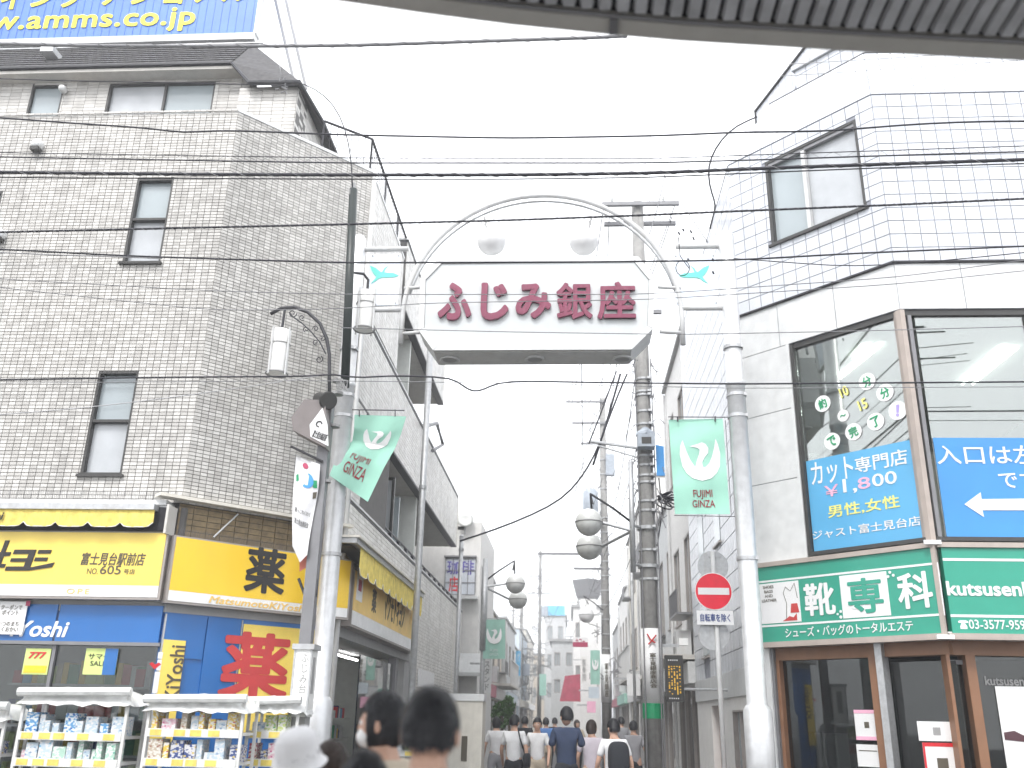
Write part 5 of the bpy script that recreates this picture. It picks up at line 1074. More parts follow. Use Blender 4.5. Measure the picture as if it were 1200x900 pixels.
# drop-wire clutter and pole hardware
ck = MB()
for k in range(26):
    z = at(755, random.choice((428, 433, 470, 500, 540, 568, 575, 590, 600)), Y=UY).z; s = random.choice((-1, 1)); rr = .17
    P_ = [Vector((ux+s*rr, UY-.12, z))]
    for j in range(4): P_.append(P_[-1]+Vector((s*random.uniform(-.03, .09), -.02, random.uniform(-.14, .08))))
    ck.tube(P_, .010, 5)
ck.build('cable_clutter', 'wire_grey', UP1, kind='stuff')
cb = MB()
for dx in (.13, .17, -.14): cb.tube([(ux+dx, UY-.15, .5), (ux+dx+.01, UY-.13, 4), (ux+dx-.02, UY-.12, 8.3)], .013, 6)
cb.build('riser_cable', 'wire_grey', UP1)
z = at(757, 523, Y=UY).z; bxx = MB(); bxx.bw(ux-.16, ux+.16, UY-.42, UY-.16, z-.12, z+.14); bxx.lathe((ux, UY-.25, z+.14), [(.2, 0), (.17, .06), (.04, .16)], 4); bxx.build('junction_box', 'transformer', UP1); MB().bw(ux-.09, ux+.09, UY-.425, UY-.42, z-.07, z+.06).build('box_window', 'frame_dark', UP1)
a0 = at(692, 517, Y=UY); a1 = at(745, 525, Y=UY); ar_ = MB(); ar_.tube([a0, (ux-.15, UY, a1.z)], .03, 6); ar_.tube([at(700, 522, Y=UY), (ux-.15, UY, at(745, 536, Y=UY).z)], .018, 6); ar_.build('side_arm', 'galvanised', UP1)
MB().prism(Fr(ux+.19, UY-.18, 1, 0), [(.0, z-.62), (.15, z-.62), (.15, z-.05), (.0, z-.02)], -.02, .0).build('blue_plate', 'film_blue', UP1)
# plate band with the name of the shopping street
UF = Fr(ux, UY-.19, 1, 0); a = UF.px(763, 824)[1]; b = UF.px(763, 736)[1]
v = MB(); v.lathe((ux, UY, a), [(.178, 0), (.178, b-a)], 24); v.build('name_sleeve', 'sign_white', UP1, smooth=True)
text(UF, '富\n士\n見\n銀\n座\n商\n店\n会', -.05, .07, a+.25, b-.42, .004, 'ink_soft', UP1, bold=.02)
v = MB(); v.tube([(ux-.08, UY-.205, b-.10), (ux-.02, UY-.205, b-.2), (ux+.06, UY-.205, b-.25)], .014, 5); v.tube([(ux-.06, UY-.205, b-.28), (ux+.0, UY-.205, b-.22), (ux+.08, UY-.205, b-.12)], .014, 5); v.build('bird_mark', 'poster_red', UP1)
zg = UF.px(763, 842)[1]; v = MB(); v.lathe((ux, UY, zg), [(.18, 0), (.18, a-zg)], 24); v.build('green_sleeve', 'text_green', UP1)
# twin-globe lamp bracket fixed to the pole
def globe_lamp(label, cx, cy, cz, r, ax, ay, az, n=2, dz=.36, stub=True, mG='globe_grey'):
    t = thing('globe_street_lamp', label, 'street lamp', (ax, ay, az), 'globe street lamps along the lane')
    for k in range(n):
        c = Vector((cx+.02*k, cy+(.9*k), cz-dz*k*.8)); o = MB().ball(c, r, 24, 14).build('globe', mG, t, smooth=True)
        v = MB(); v.lathe(c, [(r*1.02, -.012), (r*1.05, 0), (r*1.02, .012)], 24); v.build('belt', 'mid_grey', o)
        v = MB(); v.tube([Vector((ax, ay, az)), c+Vector((math.copysign(r*.9, ax-cx), 0, 0))], .03, 7); v.build('arm', 'galvanised', t)
        s_ = math.copysign(1, ax-cx); v = MB(); v.tube([Vector((ax+s_*-.0, ay, az+.15)), Vector((ax-s_*.35, ay, az+.42)), Vector((ax-s_*.75, ay, az+.68)), c+Vector((s_*r*.3, 0, r*1.35))], .022, 6); v.build('scroll', 'dark_metal', t)
    if stub: MB().tube([(ax, ay, az-.75), (ax, ay, az+1.3)], .05, 10).build('tube', 'galvanised', t, smooth=True)
    return t
g = at(690, 612, Y=UY-.3); aa = at(741, 622, Y=UY-.3); GL1 = globe_lamp('pair of large pale globes on arms beside the thick utility pole', g.x, UY-.3, g.z, .25, aa.x, UY-.3, aa.z)
st_ = MB()
for z in (aa.z+.1, aa.z-.6): st_.tube([(aa.x, UY-.3, z), (ux-.1, UY-.1, z)], .025, 6); st_.lathe((ux, UY, z-.03), [(.2, 0), (.2, .06)], 14)
st_.build('clamp', 'galvanised', GL1)
# slim pole with second pair of globes, left side of the lane
Y2 = 24.0; q = at(566, 760, Y=Y2); g = at(604, 684, Y=Y2); aa = at(570, 688, Y=Y2)
PL2 = globe_lamp('pair of pale globes on a thin grey post, left side of the lane', g.x, Y2, g.z, .25, q.x, Y2, aa.z, stub=False)
MB().tube([(q.x, Y2, 0), (q.x, Y2, at(566, 655, Y=Y2).z)], .06, 10).build('post', 'galvanised', PL2, smooth=True)
MB().tube([(q.x, Y2-.05, 3.2), (q.x, Y2-.05, 5.3)], .085, 10).build('sleeve', 'galvanised', PL2, smooth=True)
def SB2(s, t): x = 566+(592-566)*s; y = 726+(772-726)*t; return at(x, y, Y=Y2-.1+.02*math.sin(s*6))
N4 = thing('banner', 'green crane banner on the thin grey lamp post up the lane', 'banner', SB2(.5, 0), 'green street banners')
cloth(N4, SB2, 'mint_far', nu=6, nv=6); crest(N4, SB2, .5, .42, .7, .62, 'text_white', .02); ptext(N4, SB2, 'FUJIMI\nGINZA', .3, .7, .75, .92, 'text_white', off=.02)
MB().tube([(q.x, Y2, SB2(0, 0).z+.03), SB2(1, 0)+Vector((0, 0, .03))], .012, 5).build('rod', 'galvanised', N4)
# second utility pole with transformer
Y3 = 36; x3 = at(712, 800, Y=Y3).x; h3 = at(702, 467, Y=Y3).z; z1_ = at(700, 472, Y=Y3).z; z2_ = at(700, 497, Y=Y3).z; z3_ = at(700, 521, Y=Y3).z
x3 = at(708, 620, Y=Y3).x
UP2 = pole('utility_pole', 'second utility pole up the lane carrying a grey transformer', x3, Y3, h3, .19, .12, arms=[(z1_, -1.5, .15, -.15, True, 3), (z2_, -1.25, .2, -.15, True, 0), (z3_, -.9, .5, -.15, False, 0), (at(705, 650, Y=Y3).z, -2.6, .2, -.1, False, 0), (at(705, 667, Y=Y3).z, -1.2, .2, -.1, False, 0)], bands=[at(705, y, Y=Y3).z for y in range(540, 800, 17)])
q = at(692, 590, Y=Y3-.35); v = MB(); v.lathe((q.x, Y3-.35, q.z-.5), [(.24, 0), (.30, .05), (.30, .95), (.24, 1.02), (.05, 1.06)], 18); t_ = v.build('transformer', 'transformer', UP2, smooth=True)
v = MB()
for k in range(3): insul(v, (q.x-.14+.14*k, Y3-.35, q.z+.52), .16, .05)
v.lathe((q.x, Y3-.35, q.z-.66), [(.5, 0), (.5, .05)], 16); v.build('bushing', 'ceramic', t_)
v = MB(); qq = at(714, 545, Y=Y3); v.bw(qq.x-.15, qq.x+.2, Y3-.4, Y3-.1, qq.z-.5, qq.z+.35); v.build('switch_box', 'transformer', UP2)
ck = MB()
for k in range(46):
    z = at(705, random.uniform(500, 800), Y=Y3).z; s = random.choice((-1, -1, 1)); P_ = [Vector((x3+s*.12, Y3-.15, z))]
    for j in range(4): P_.append(P_[-1]+Vector((s*random.uniform(-.03, .22), -.02, random.uniform(-.22, .2))))
    ck.tube(P_, .016, 4)
ck.build('cable_clutter', 'wire_grey', UP2, kind='stuff')
v = MB(); zz = (at(705, 790, Y=Y3).z, at(705, 735, Y=Y3).z); v.lathe((x3, Y3, zz[0]-1), [(.2, 0), (.2, zz[1]-zz[0])], 16); v.build('name_sleeve', 'sign_white', UP2, smooth=True)
text(Fr(x3, Y3-.21, 1, 0), '富\n士\n見\n銀\n座', -.07, .07, zz[0]-.8, zz[1]-1.3, .01, 'ink_soft', UP2, bold=.02)
g = at(687, 722, Y=Y3); aa = at(704, 721, Y=Y3); GL3 = globe_lamp('small far pale globe on the second utility pole', g.x, Y3-.4, g.z, .29, x3-.1, Y3-.4, aa.z, n=1, stub=False, mG='globe_white')
def SB3(s, t): x = 692+(703-692)*s; y = 762+(802-762)*t; return at(x, y, Y=Y3-.5+.02*math.sin(s*6))
N5 = thing('banner', 'farthest green crane banner beside the second utility pole', 'banner', SB3(.5, 0), 'green street banners'); cloth(N5, SB3, 'mint_far', nu=5, nv=5); crest(N5, SB3, .5, .42, .7, .5, 'text_white', .03)
for (xx, Yp, yt, r_, lab) in ((632, 78, 645, .17, 'far utility pole with a short crossarm, middle of the lane'), (610, 70, 702, .16, 'far thin utility pole left of the middle one'), (600, 95, 710, .14, 'farthest left utility pole, faint and short'), (678, 88, 700, .13, 'faint far pole by the blue-topped building')):
    x_ = at(xx, 800, Y=Yp).x; hh = at(xx, yt, Y=Yp).z
    pl_ = pole('utility_pole', lab, x_, Yp, hh, r_, r_*.75, arms=[(hh-.5, -2.0 if xx == 632 else -.9, .3, -.2, False, 3), (hh-2.2, -1.3, .3, -.2, False, 2), (hh-3.6, -1.1, .9, -.2, False, 0)], bands=[hh-1-k*.9 for k in range(8)])
    v = MB(); v.lathe((x_+.4, Yp-.3, hh-5.5), [(.25, 0), (.28, .05), (.28, .8), (.2, .85)], 12); v.build('transformer', 'transformer', pl_)
    ck = MB()
    for k in range(60):
        z = hh-random.uniform(1, 11); s = random.choice((-1, 1)); P_ = [Vector((x_, Yp-.2, z))]
        for j in range(4): P_.append(P_[-1]+Vector((s*random.uniform(-.05, .5), random.uniform(-.1, .1), random.uniform(-.4, .25))))
        ck.tube(P_, .025, 4)
    ck.build('cable_clutter', 'wire_grey', pl_, kind='stuff')
# plain metal poles left
for (xa, ya, xb, yb_, Yp, r_, lab) in ((509, 400, 489, 690, 15.0, .055, 'tall galvanised pole in front of the balconies'), (540, 628, 536, 760, 21, .05, 'short galvanised pole at the end of the tiled building'), (739, 560, 741, 700, 26, .04, 'thin white pipe left of the thick utility pole')):
    x_ = at(xb, yb_, Y=Yp).x; h = at(xa, ya if ya > 400 else 395, Y=Yp).z; r = thing('metal_pole', lab, 'pole', (x_, Yp, 0)); MB().tube([(x_, Yp, 0), (x_, Yp, h)], r_, 12).build('tube', 'galvanised', r, smooth=True)
    v = MB(); v.lathe((x_, Yp, 5.2), [(r_+.01, 0), (r_+.01, .06)], 12); v.lathe((x_, Yp, h-.02), [(r_+.01, 0), (r_*.3, .06)], 12); split(v, 'collar', 'galvanised', r)
# small amber dot-matrix sign on the right wall
ef = Fr(0, 16.2, 1, 0); a, b = ef.px(781, 822), ef.px(800, 768); ES = thing('led_sign', 'tall dark signboard with amber dot lettering, right of the utility pole', 'sign', ef.w(a[0], a[1]))
MB().box(ef, a[0], b[0], a[1], b[1], -.14, 0).build('case', 'frame_dark', ES); dm = MB()
for i in range(5):
    for j in range(26):
        if random.random() < .55: u = a[0]+.06+(b[0]-a[0]-.12)*i/4.0; z = a[1]+.12+(b[1]-a[1]-.3)*j/25.0; dm.box(ef, u-.010, u+.010, z-.006, z+.006, 0, .006)
dm.build('amber_dots', 'led_yellow', ES, kind='stuff'); dm = MB()
for j in (0, 1): [dm.box(ef, a[0]+.05+k*.035, a[0]+.07+k*.035, (b[1]-.09 if j else a[1]+.04), (b[1]-.07 if j else a[1]+.06), 0, .005) for k in range(5)]
dm.build('blue_dots', 'text_white', ES)
MB().tube([ef.w(b[0], a[1]+.2, -.07), (2.62, 16.3, a[1]+.2)], .02, 6).build('bracket', 'galvanised', ES)
# satellite dish and its house come with the background
# ------------------------------------------------------------------ wires
def wire(px, Y, r, label, m='wire', group='cables strung across the square', spiral=0, name='overhead_cable', cat='cable', bumps=0):
    P_ = []
    for a, b in zip(px, px[1:]):
        k = max(2, int(abs(b[0]-a[0])/28))
        for i in range(k): t = i/k; P_.append((a[0]+(b[0]-a[0])*t, a[1]+(b[1]-a[1])*t))
    P_.append(px[-1])
    # smooth
    for _ in range(2): P_ = [P_[0]]+[((a[0]+2*b[0]+c[0])/4, (a[1]+2*b[1]+c[1])/4) for a, b, c in zip(P_, P_[1:], P_[2:])]+[P_[-1]]
    W_ = [at(x, y, Y=Y) for x, y in P_]; c = W_[len(W_)//2]
    o = thing(name, label, cat, c, group); MB().tube(W_, r*1.42, 6).build('cable', m, o, smooth=True)
    if spiral:
        S_ = []; L_ = 0; mb = MB(); n = int((W_[-1]-W_[0]).length/spiral)*8; tot = len(W_)-1
        for i in range(n+1):
            t = i/n*tot; k = min(int(t), tot-1); p = W_[k].lerp(W_[k+1], t-k); ph = i/8*2*math.pi; rr = r*2.6 if bumps == 0 else bumps
            S_.append(p+Vector((0, math.cos(ph)*rr*.6, abs(math.sin(ph/2))*rr*1.5 if bumps else math.sin(ph)*rr*.55)))
        mb.tube(S_, max(.0022, r*.28), 4); mb.build('lashing', 'wire_grey', o)
    return o
wire([(-60, 50), (120, 54), (330, 54), (420, 53), (600, 47), (700, 44), (735, 42)], 9.5, .017, 'uppermost thick grey cable running into the canopy', 'wire_grey', spiral=.35)
wire([(-60, 90), (50, 94), (200, 97), (345, 100)], 11.0, .006, 'thin cable across the windows under the slate roof')
wire([(345, 95), (370, 103), (392, 122), (405, 150), (412, 185), (413, 220)], 11.15, .006, 'thin curved drop cable running down to the top of the black pipe')
wire([(395, 102), (800, 81), (930, 75), (1250, 55)], 9.8, .0035, 'very faint thin wire high in the sky', 'wire_pale')
wire([(-60, 134), (0, 138), (120, 147), (180, 150), (215, 157), (250, 152), (400, 158), (600, 162), (780, 159), (880, 154), (960, 155), (1060, 146), (1150, 142), (1260, 142)], 9.6, .009, 'wavy black cable passing over the top edge of the tiled parapet')
wire([(-60, 182), (0, 184), (400, 191), (760, 191), (900, 187), (1050, 182), (1260, 176)], 9.4, .007, 'black cable with a looping lashing wire', spiral=.27, bumps=.035)
wire([(-60, 200), (0, 202), (200, 204), (400, 205), (600, 205), (760, 203), (900, 197), (1050, 192), (1260, 185)], 9.2, .0155, 'thickest black cable of the upper group', spiral=.33)
wire([(-60, 274), (0, 272), (400, 263), (600, 258), (760, 252), (850, 248), (1050, 240), (1260, 230)], 9.6, .010, 'twisted black cable crossing the top of the arch', spiral=.12)
wire([(-60, 290), (0, 292), (150, 300), (400, 308), (700, 307), (860, 305), (1000, 297), (1260, 286)], 9.8, .0085, 'black cable along the upper edge of the gate sign')
wire([(-60, 206), (0, 208), (400, 210), (600, 210), (760, 208), (900, 202), (1050, 196), (1260, 190)], 9.25, .006, 'thin black strand just under the thickest cable')
wire([(-60, 176), (0, 179), (400, 185), (760, 186), (900, 181), (1050, 176), (1260, 169)], 9.5, .0045, 'thin strand just above the looping lashing wire')
wire([(395, 106), (700, 102), (1000, 84), (1260, 66)], 9.9, .003, 'second faint wire high in the sky', 'wire_pale')
wire([(860, 303), (1000, 313), (1100, 306), (1260, 290)], 10.1, .005, 'thin wire sagging across the foot of the white tiles')
wire([(-60, 322), (0, 327), (250, 341), (400, 345), (760, 345), (860, 338), (1050, 325), (1260, 297)], 10.0, .0042, 'thin wire crossing the red lettering, the upper of two', 'wire_grey')
wire([(-60, 330), (0, 337), (250, 364), (400, 362), (500, 355), (760, 351), (860, 345), (1050, 333), (1260, 311)], 10.05, .004, 'thin wire crossing the red lettering, the lower of two', 'wire_grey')
wire([(400, 384), (600, 389), (800, 392), (1000, 388), (1260, 381)], 10.1, .0042, 'thin wire crossing the lower half of the gate sign', 'wire_grey')
wire([(-60, 446), (0, 445), (200, 442), (370, 441), (388, 438), (400, 441), (430, 443), (445, 440), (520, 441), (536, 446), (548, 457), (560, 460), (575, 452), (592, 446), (680, 448), (860, 450), (1000, 449), (1260, 447)], 11.0, .008, 'black cable with a slack dip just below the gate sign')
wire([(-60, 450), (0, 449), (370, 446), (600, 449), (860, 455), (1260, 453)], 10.9, .0035, 'thin wire running just under the dipping cable', 'wire_grey')
wire([(-60, 489), (0, 486), (100, 478), (200, 466), (300, 452), (375, 440)], 11.0, .0045, 'thin wire sloping up to the lamp post across the lower window', 'wire_pale')
wire([(0, 296), (60, 299), (120, 300), (190, 303)], 10.9, .006, 'short thin cable along the bottom of the upper window', 'wire_grey')
wire([(300, -20), (310, 0), (323, 50), (330, 90)], 11.6, .004, 'thin wire descending beside the billboard', 'wire_pale')
wire([(762, 30), (763, 130), (761, 240)], 12, .0025, 'hair-thin vertical wire above the utility pole', 'wire_pale')
wire([(887, 137), (862, 147), (845, 163), (832, 185), (829, 205), (834, 228), (840, 240), (835, 255), (832, 268)], 13.4, .011, 'black cable looping down from the roof room of the white building')
wire([(539, 634), (580, 621), (625, 603), (660, 585), (680, 562), (697, 535), (710, 500), (725, 460), (735, 438)], 19, .014, 'heavy black cable sagging from the lane up to the utility pole', group='service drops over the lane')
wire([(695, 545), (708, 505), (718, 470), (727, 438)], 19.4, .017, 'shorter black drop cable beside the heavy one', group='service drops over the lane')
wire([(690, 520), (702, 490), (722, 436)], 19.6, .012, 'thin black drop cable nearest the transformer pole', group='service drops over the lane')
wire([(640, 640), (655, 570), (668, 500), (672, 430)], 30, .006, 'pale wire rising steeply over the lane', 'wire_pale', group='service drops over the lane')
wire([(778, 205), (800, 240), (830, 285)], 15, .006, 'thin stay wire sloping from the cable joint to the right gate pole', 'wire_grey')
wire([(779, 205), (770, 250), (757, 285)], 15, .007, 'thin dark wire dropping from the cable joint towards the pole top', 'wire_grey')
for k, (xa, ya, xb, yb_) in enumerate(((700, 470, 640, 700), (690, 525, 620, 720), (706, 560, 640, 740), (712, 640, 660, 760), (628, 650, 580, 500), (632, 690, 700, 600), (748, 600, 700, 680), (745, 640, 690, 720), (748, 520, 706, 575))):
    A_ = at(xa, ya, Y=30 if k < 6 else 20); B_ = at(xb, yb_, Y=75 if k < 6 else 34); P_ = [A_.lerp(B_, t/12)-Vector((0, 0, math.sin(t/12*math.pi)*.5)) for t in range(13)]
    o = thing('overhead_cable', 'long faint cable running along the lane overhead between poles', 'cable', A_, 'long cables running along the lane'); MB().tube(P_, .012 if k < 6 else .009, 5).build('cable', 'wire_grey', o)
for k in range(9):
    A_ = Vector((ux+(-.7, .8, -.6, .7, -.3, .2, -1.2, -.1, .15)[k], UY-.1, (hz-.05, hz-.05, hz-.4, hz-.4, hz-2.3, hz-2.6, hz-3.0, hz-3.6, hz-4.1)[k])); B_ = Vector((x3+(-1.3, -.7, -.1, -1.0, -.2, .2, -.8, .1, -.1)[k], Y3-.2, (h3-.5, h3-.5, h3-.5, h3-2.2, h3-2.2, h3-3.6, h3-3.8, h3-5.2, h3-6)[k]))
    P_ = [A_.lerp(B_, t/14)-Vector((0, 0, math.sin(t/14*math.pi)*(.4+.05*k))) for t in range(15)]
    o = thing('overhead_cable', 'dark cable strung between the thick pole and the transformer pole', 'cable', A_, 'cables between the two utility poles'); MB().tube(P_, .011, 5).build('cable', 'wire', o)
tg = thing('cable_coil', 'tangle of coiled black cable hung right of the thick utility pole', 'cable', at(784, 588, Y=17)); v = MB()
for k in range(9):
    cx0, cy0, rr_ = 784+random.uniform(-7, 7), 588+random.uniform(-9, 9), random.uniform(5, 11); v.tube([at(cx0+rr_*math.cos(t*.45), cy0+rr_*.55*math.sin(t*.45+k), Y=17+.02*k) for t in range(14)], .014, 5)
v.tube([at(772, 560, Y=17), at(776, 600, Y=17), at(770, 640, Y=17)], .012, 5); v.build('coil', 'wire', tg)
cl = thing('cable_loop', 'coiled black loop of cable hanging by the right crane panel', 'cable', at(801, 314, Y=11.6)); MB().tube([at(800+8*math.cos(k*.4), 314+9*math.sin(k*.4), Y=11.6) for k in range(17)]+[at(797, 300, Y=11.6), at(795, 278, Y=11.6)], .007, 6).build('loop', 'wire', cl)
v = MB()
for (x, y) in ((795, 272), (800, 268), (809, 270), (812, 278), (806, 303), (835, 303), (835, 318)): v.tube([at(x, y, Y=11.6), at(x+1.5, y+3, Y=11.6)], .014, 5)
v.build('clips', 'wire', cl)
fx = thing('cable_fixture', 'small white insulators and clamps on the corner of the slate roof', 'insulator', at(335, 98, Y=11.1))
v = MB()
for k in range(7): q = at(330+random.uniform(-7, 9), 98+random.uniform(-7, 14), Y=11.15); v.tube([q, q+Vector((random.uniform(-.09, .09), 0, random.uniform(-.07, .07))), q+Vector((random.uniform(-.1, .1), 0, .03))], .009, 5)
v.build('clamp', 'wire_grey', fx)
# ================================================================== HOUSES ALONG THE LANE
def house(label, side, x, y0, y1, h, m, floors=2, wins=3, wm='frosted', fm='frame_grey', ground='shop', sgn=None, depth=7, roof=None, balc=False, name='house', ac=True, fl0=2.9):
    fr = Fr(x, y0, 0, 1) if side < 0 else Fr(x, y1, 0, -1); L_ = y1-y0
    r = thing(name, label, 'building', (x, (y0+y1)/2, 0))
    # the front wall has real openings; the body stands behind it
    holes = []
    for k in range(1, floors):
        z = fl0+(k-1)*(h-fl0-.4)/max(1, floors-1)
        fh = (h-fl0-.4)/max(1, floors-1)
        for i in range(wins):
            uc = L_*(i+.5)/wins; ww = min(1.5, L_/wins*.55); holes.append((uc-ww/2, uc+ww/2, z+fh*.28, z+fh*.80))
    if ground == 'shop': holes.append((.4, L_-.4, .1, 2.35))
    w = MB(); wall(w, fr, 0, L_, 0, h, -.16, 0, holes)
    w.box(fr, .001, L_-.001, 0, h-.02, -depth, -.9); w.box(fr, .0, .16, 0, h-.01, -.9, -.16); w.box(fr, L_-.16, L_, 0, h-.01, -.9, -.16); w.box(fr, 0.16, L_-.16, h-.15, h-.01, -.9, -.16)
    w.build('wall', m, r)
    for hh_ in holes[:-1] if ground == 'shop' else holes:
        window(fr, *hh_, r, depth=.07, fm=fm, pm=random.choice(['frosted', 'curtain_glass', wm]), mull=[(hh_[0]+hh_[1])/2], t=.04)
        if random.random() < .3:
            b = MB(); b.box(fr, hh_[0]-.1, hh_[1]+.1, hh_[2]-.05, hh_[2]+.0, .05, .4)
            for j in range(9): u = hh_[0]-.1+(hh_[1]-hh_[0]+.2)*j/8; b.tube([fr.w(u, hh_[2], .38), fr.w(u, hh_[2]+.5, .38)], .012, 4)
            b.tube([fr.w(hh_[0]-.1, hh_[2]+.5, .38), fr.w(hh_[1]+.1, hh_[2]+.5, .38)], .018, 5); b.build('window_rail', 'grey_metal', r)
    if ground == 'shop':
        MB().box(fr, .4, L_-.4, .1, 2.35, -.1, -.08).build('shop_window', 'dark_glass', r)
        p = MB()
        for i in range(4): u = .4+(L_-.8)*i/3; p.box(fr, u-.03, u+.03, .1, 2.35, -.08, -.02)
        split(p, 'shop_post', 'frame_grey', r)
        MB().box(fr, .2, L_-.2, 2.40, 2.85, .0, .22).build('fascia', sgn or 'white_panel', r)
        bx_ = MB(); bx_.box(fr, .41, L_-.41, .101, 2.349, -.85, -.80); bx_.build('shop_back', 'interior_dark', r)
    c = MB(); c.box(fr, -.05, L_+.05, h, h+.10, -depth, .10); c.build('roof_edge', roof or 'mid_grey', r)
    d = MB(); d.tube([fr.w(.15, .1, .06), fr.w(.15, h-.1, .06)], .04, 8); d.build('downpipe', 'white_paint', r)
    if ac:
        u = L_*.75; z = 2.95
        a = MB(); a.box(fr, u-.4, u+.4, z, z+.6, .05, .38); o = a.build('air_conditioner', 'white_paint', r)
        g = MB(); q = fr.w(u-.1, z+.3, .385); g.lathe(q, [(.22, 0), (.2, .01), (.05, .015)], 16, axis=fr.n); g.build('fan_grille', 'mid_grey', o)
    if balc:
        z = fl0+(h-fl0-.4)/max(1, floors-1)*.0
        b = MB(); b.box(fr, .3, L_-.3, z, z+.1, 0, .9); b.build('balcony_slab', 'soffit', r)
        b = MB()
        for j in range(int((L_-.6)/.15)): u = .3+j*.15; b.box(fr, u, u+.03, z+.1, z+1.05, .85, .88)
        b.box(fr, .3, L_-.3, z+1.05, z+1.1, .82, .9); b.build('balcony_railing', 'white_paint', r)
    return r
H = {}
H[1] = house('cream two-storey building with a blue and red shop sign, just past the tiled block', -1, -3.3, 27.8, 33, 7.0, 'cream_wall', 2, 1, ground='shop')
# sign grid on the gable of the first cream house (faces the square)
gf = Fr(0, 27.75, 1, 0); a, b = gf.px(521, 697), gf.px(558, 655)
hs = MB(); hs.box(gf, at(510, 700, Y=27.8).x-3, at(562, 700, Y=27.8).x, 0, at(560, 612, Y=27.8).z, -5, 0)
o = thing('house', 'cream gable-end building with a lattice shop sign and a satellite dish', 'building', gf.w(-3.6, 0)); hs.build('wall', 'off_white', o)
MB().box(gf, a[0]-.05, b[0]+.02, b[1]+.9*0+.03, b[1]+.08, .0, .12).build('trim', 'grey_metal', o)
MB().box(gf, a[0]-.3, b[0]+.1, a[1]-.14, a[1]-.05, .0, .3).build('trim', 'white_panel', o)
ls = thing('shop_sign', 'lattice sign with violet and red characters on the cream gable', 'sign', gf.w(a[0], a[1])); MB().box(gf, a[0], b[0], a[1], b[1], .02, .06).build('board', mat('lattice', (.50, .53, .58), .6), ls)
text(gf, '珈琲', a[0]+.05, b[0]-.05, (a[1]+b[1])/2+.05, b[1]-.06, .062, mat('violet_ink', (.10, .08, .35), .5), ls, bold=.02); text(gf, '店', a[0]+.12, a[0]+.42, a[1]+.08, (a[1]+b[1])/2, .062, 'red', ls, bold=.02)
lt = MB()
for i in range(5): u = a[0]+(b[0]-a[0])*i/4; lt.box(gf, u-.01, u+.01, a[1], b[1], .06, .075)
for i in range(4): z = a[1]+(b[1]-a[1])*i/3; lt.box(gf, a[0], b[0], z-.01, z+.01, .075, .085)
lt.build('lattice', 'grey_metal', ls)
q = at(545, 610, Y=27.6); sd_ = thing('satellite_dish', 'round pale satellite dish on the roof corner of the cream gable', 'dish', q); v = MB(); v.lathe(q, [(.02, 0), (.15, .02), (.25, .07), (.255, .075), (.14, .04), (.0, .02)], 20, axis=(.2, -1, .3)); v.build('dish', 'globe_grey', sd_, smooth=True); MB().tube([q, q+Vector((0, .1, -.4))], .02, 6).build('mast', 'galvanised', sd_)
q = at(534, 780, Y=27.6); aw_ = thing('awning', 'pale grey box awning over the door of the cream gable', 'awning', q); v = MB()
v.prism(Fr(q.x-.6, 27.7, 0, -1), [(0, q.z-.25), (.6, q.z-.3), (.6, q.z-.2), (.1, q.z+.35), (0, q.z+.35)], -1.4, -.05); v.build('hood', 'pale_grey', aw_)
LH = [('white two-storey shop house with red panel signs on its front', 33.2, 40, 7.0, 'off_white', 2, 2), ('low beige house with an upstairs rail', 40.2, 47, 5.9, 'beige_wall', 2, 2), ('pale grey two-storey house with dark eaves on the left of the lane', 47.2, 56, 6.3, 'pale_grey', 2, 3),
      ('white left-hand building beyond the grey one', 56.2, 66, 6.0, 'off_white', 2, 3), ('pale blue far house, left side', 66.2, 78, 7.5, 'pale_blue_wall', 2, 3), ('far cream building on the left end of the lane', 78.2, 95, 8.5, 'cream_wall', 3, 3)]
for k, (lab, y0, y1, h, m, f, wn_) in enumerate(LH): house(lab, -1, -3.3-.12*(k % 2)+(0 if k < 3 else -.3), y0, y1, h, m, f, wn_, balc=(k == 1), sgn=['crimson', 'white_panel', 'pale_blue_wall', 'white_panel', 'cream_wall', 'off_white'][k])
RH = [('white slatted building with a small balcony, right after the tiled corner building', 20.8, 25.5, 10.6, 'off_white', 3, 2), ('tall pale grey building with dark window rails on the right', 25.7, 31, 7.6, 'pale_grey', 2, 2), ('white three-storey building on the right with air conditioners', 31.2, 38, 9.6, 'off_white', 3, 2),
      ('cream building behind the second utility pole', 38.2, 46, 9.8, 'cream_wall', 3, 3), ('narrow off-white house on the right with grey trim', 46.2, 54, 7.8, 'off_white', 2, 3), ('pale two-storey house on the right, farther on', 54.2, 64, 7.0, 'pale_grey', 2, 3)]
for k, (lab, y0, y1, h, m, f, wn_) in enumerate(RH): house(lab, 1, 2.75+.1*(k % 2), y0, y1, h, m, f, wn_, balc=(k in (0, 2)), sgn=['white_panel', 'white_panel', 'mid_grey', 'white_panel', 'mint_far', 'crimson'][k])
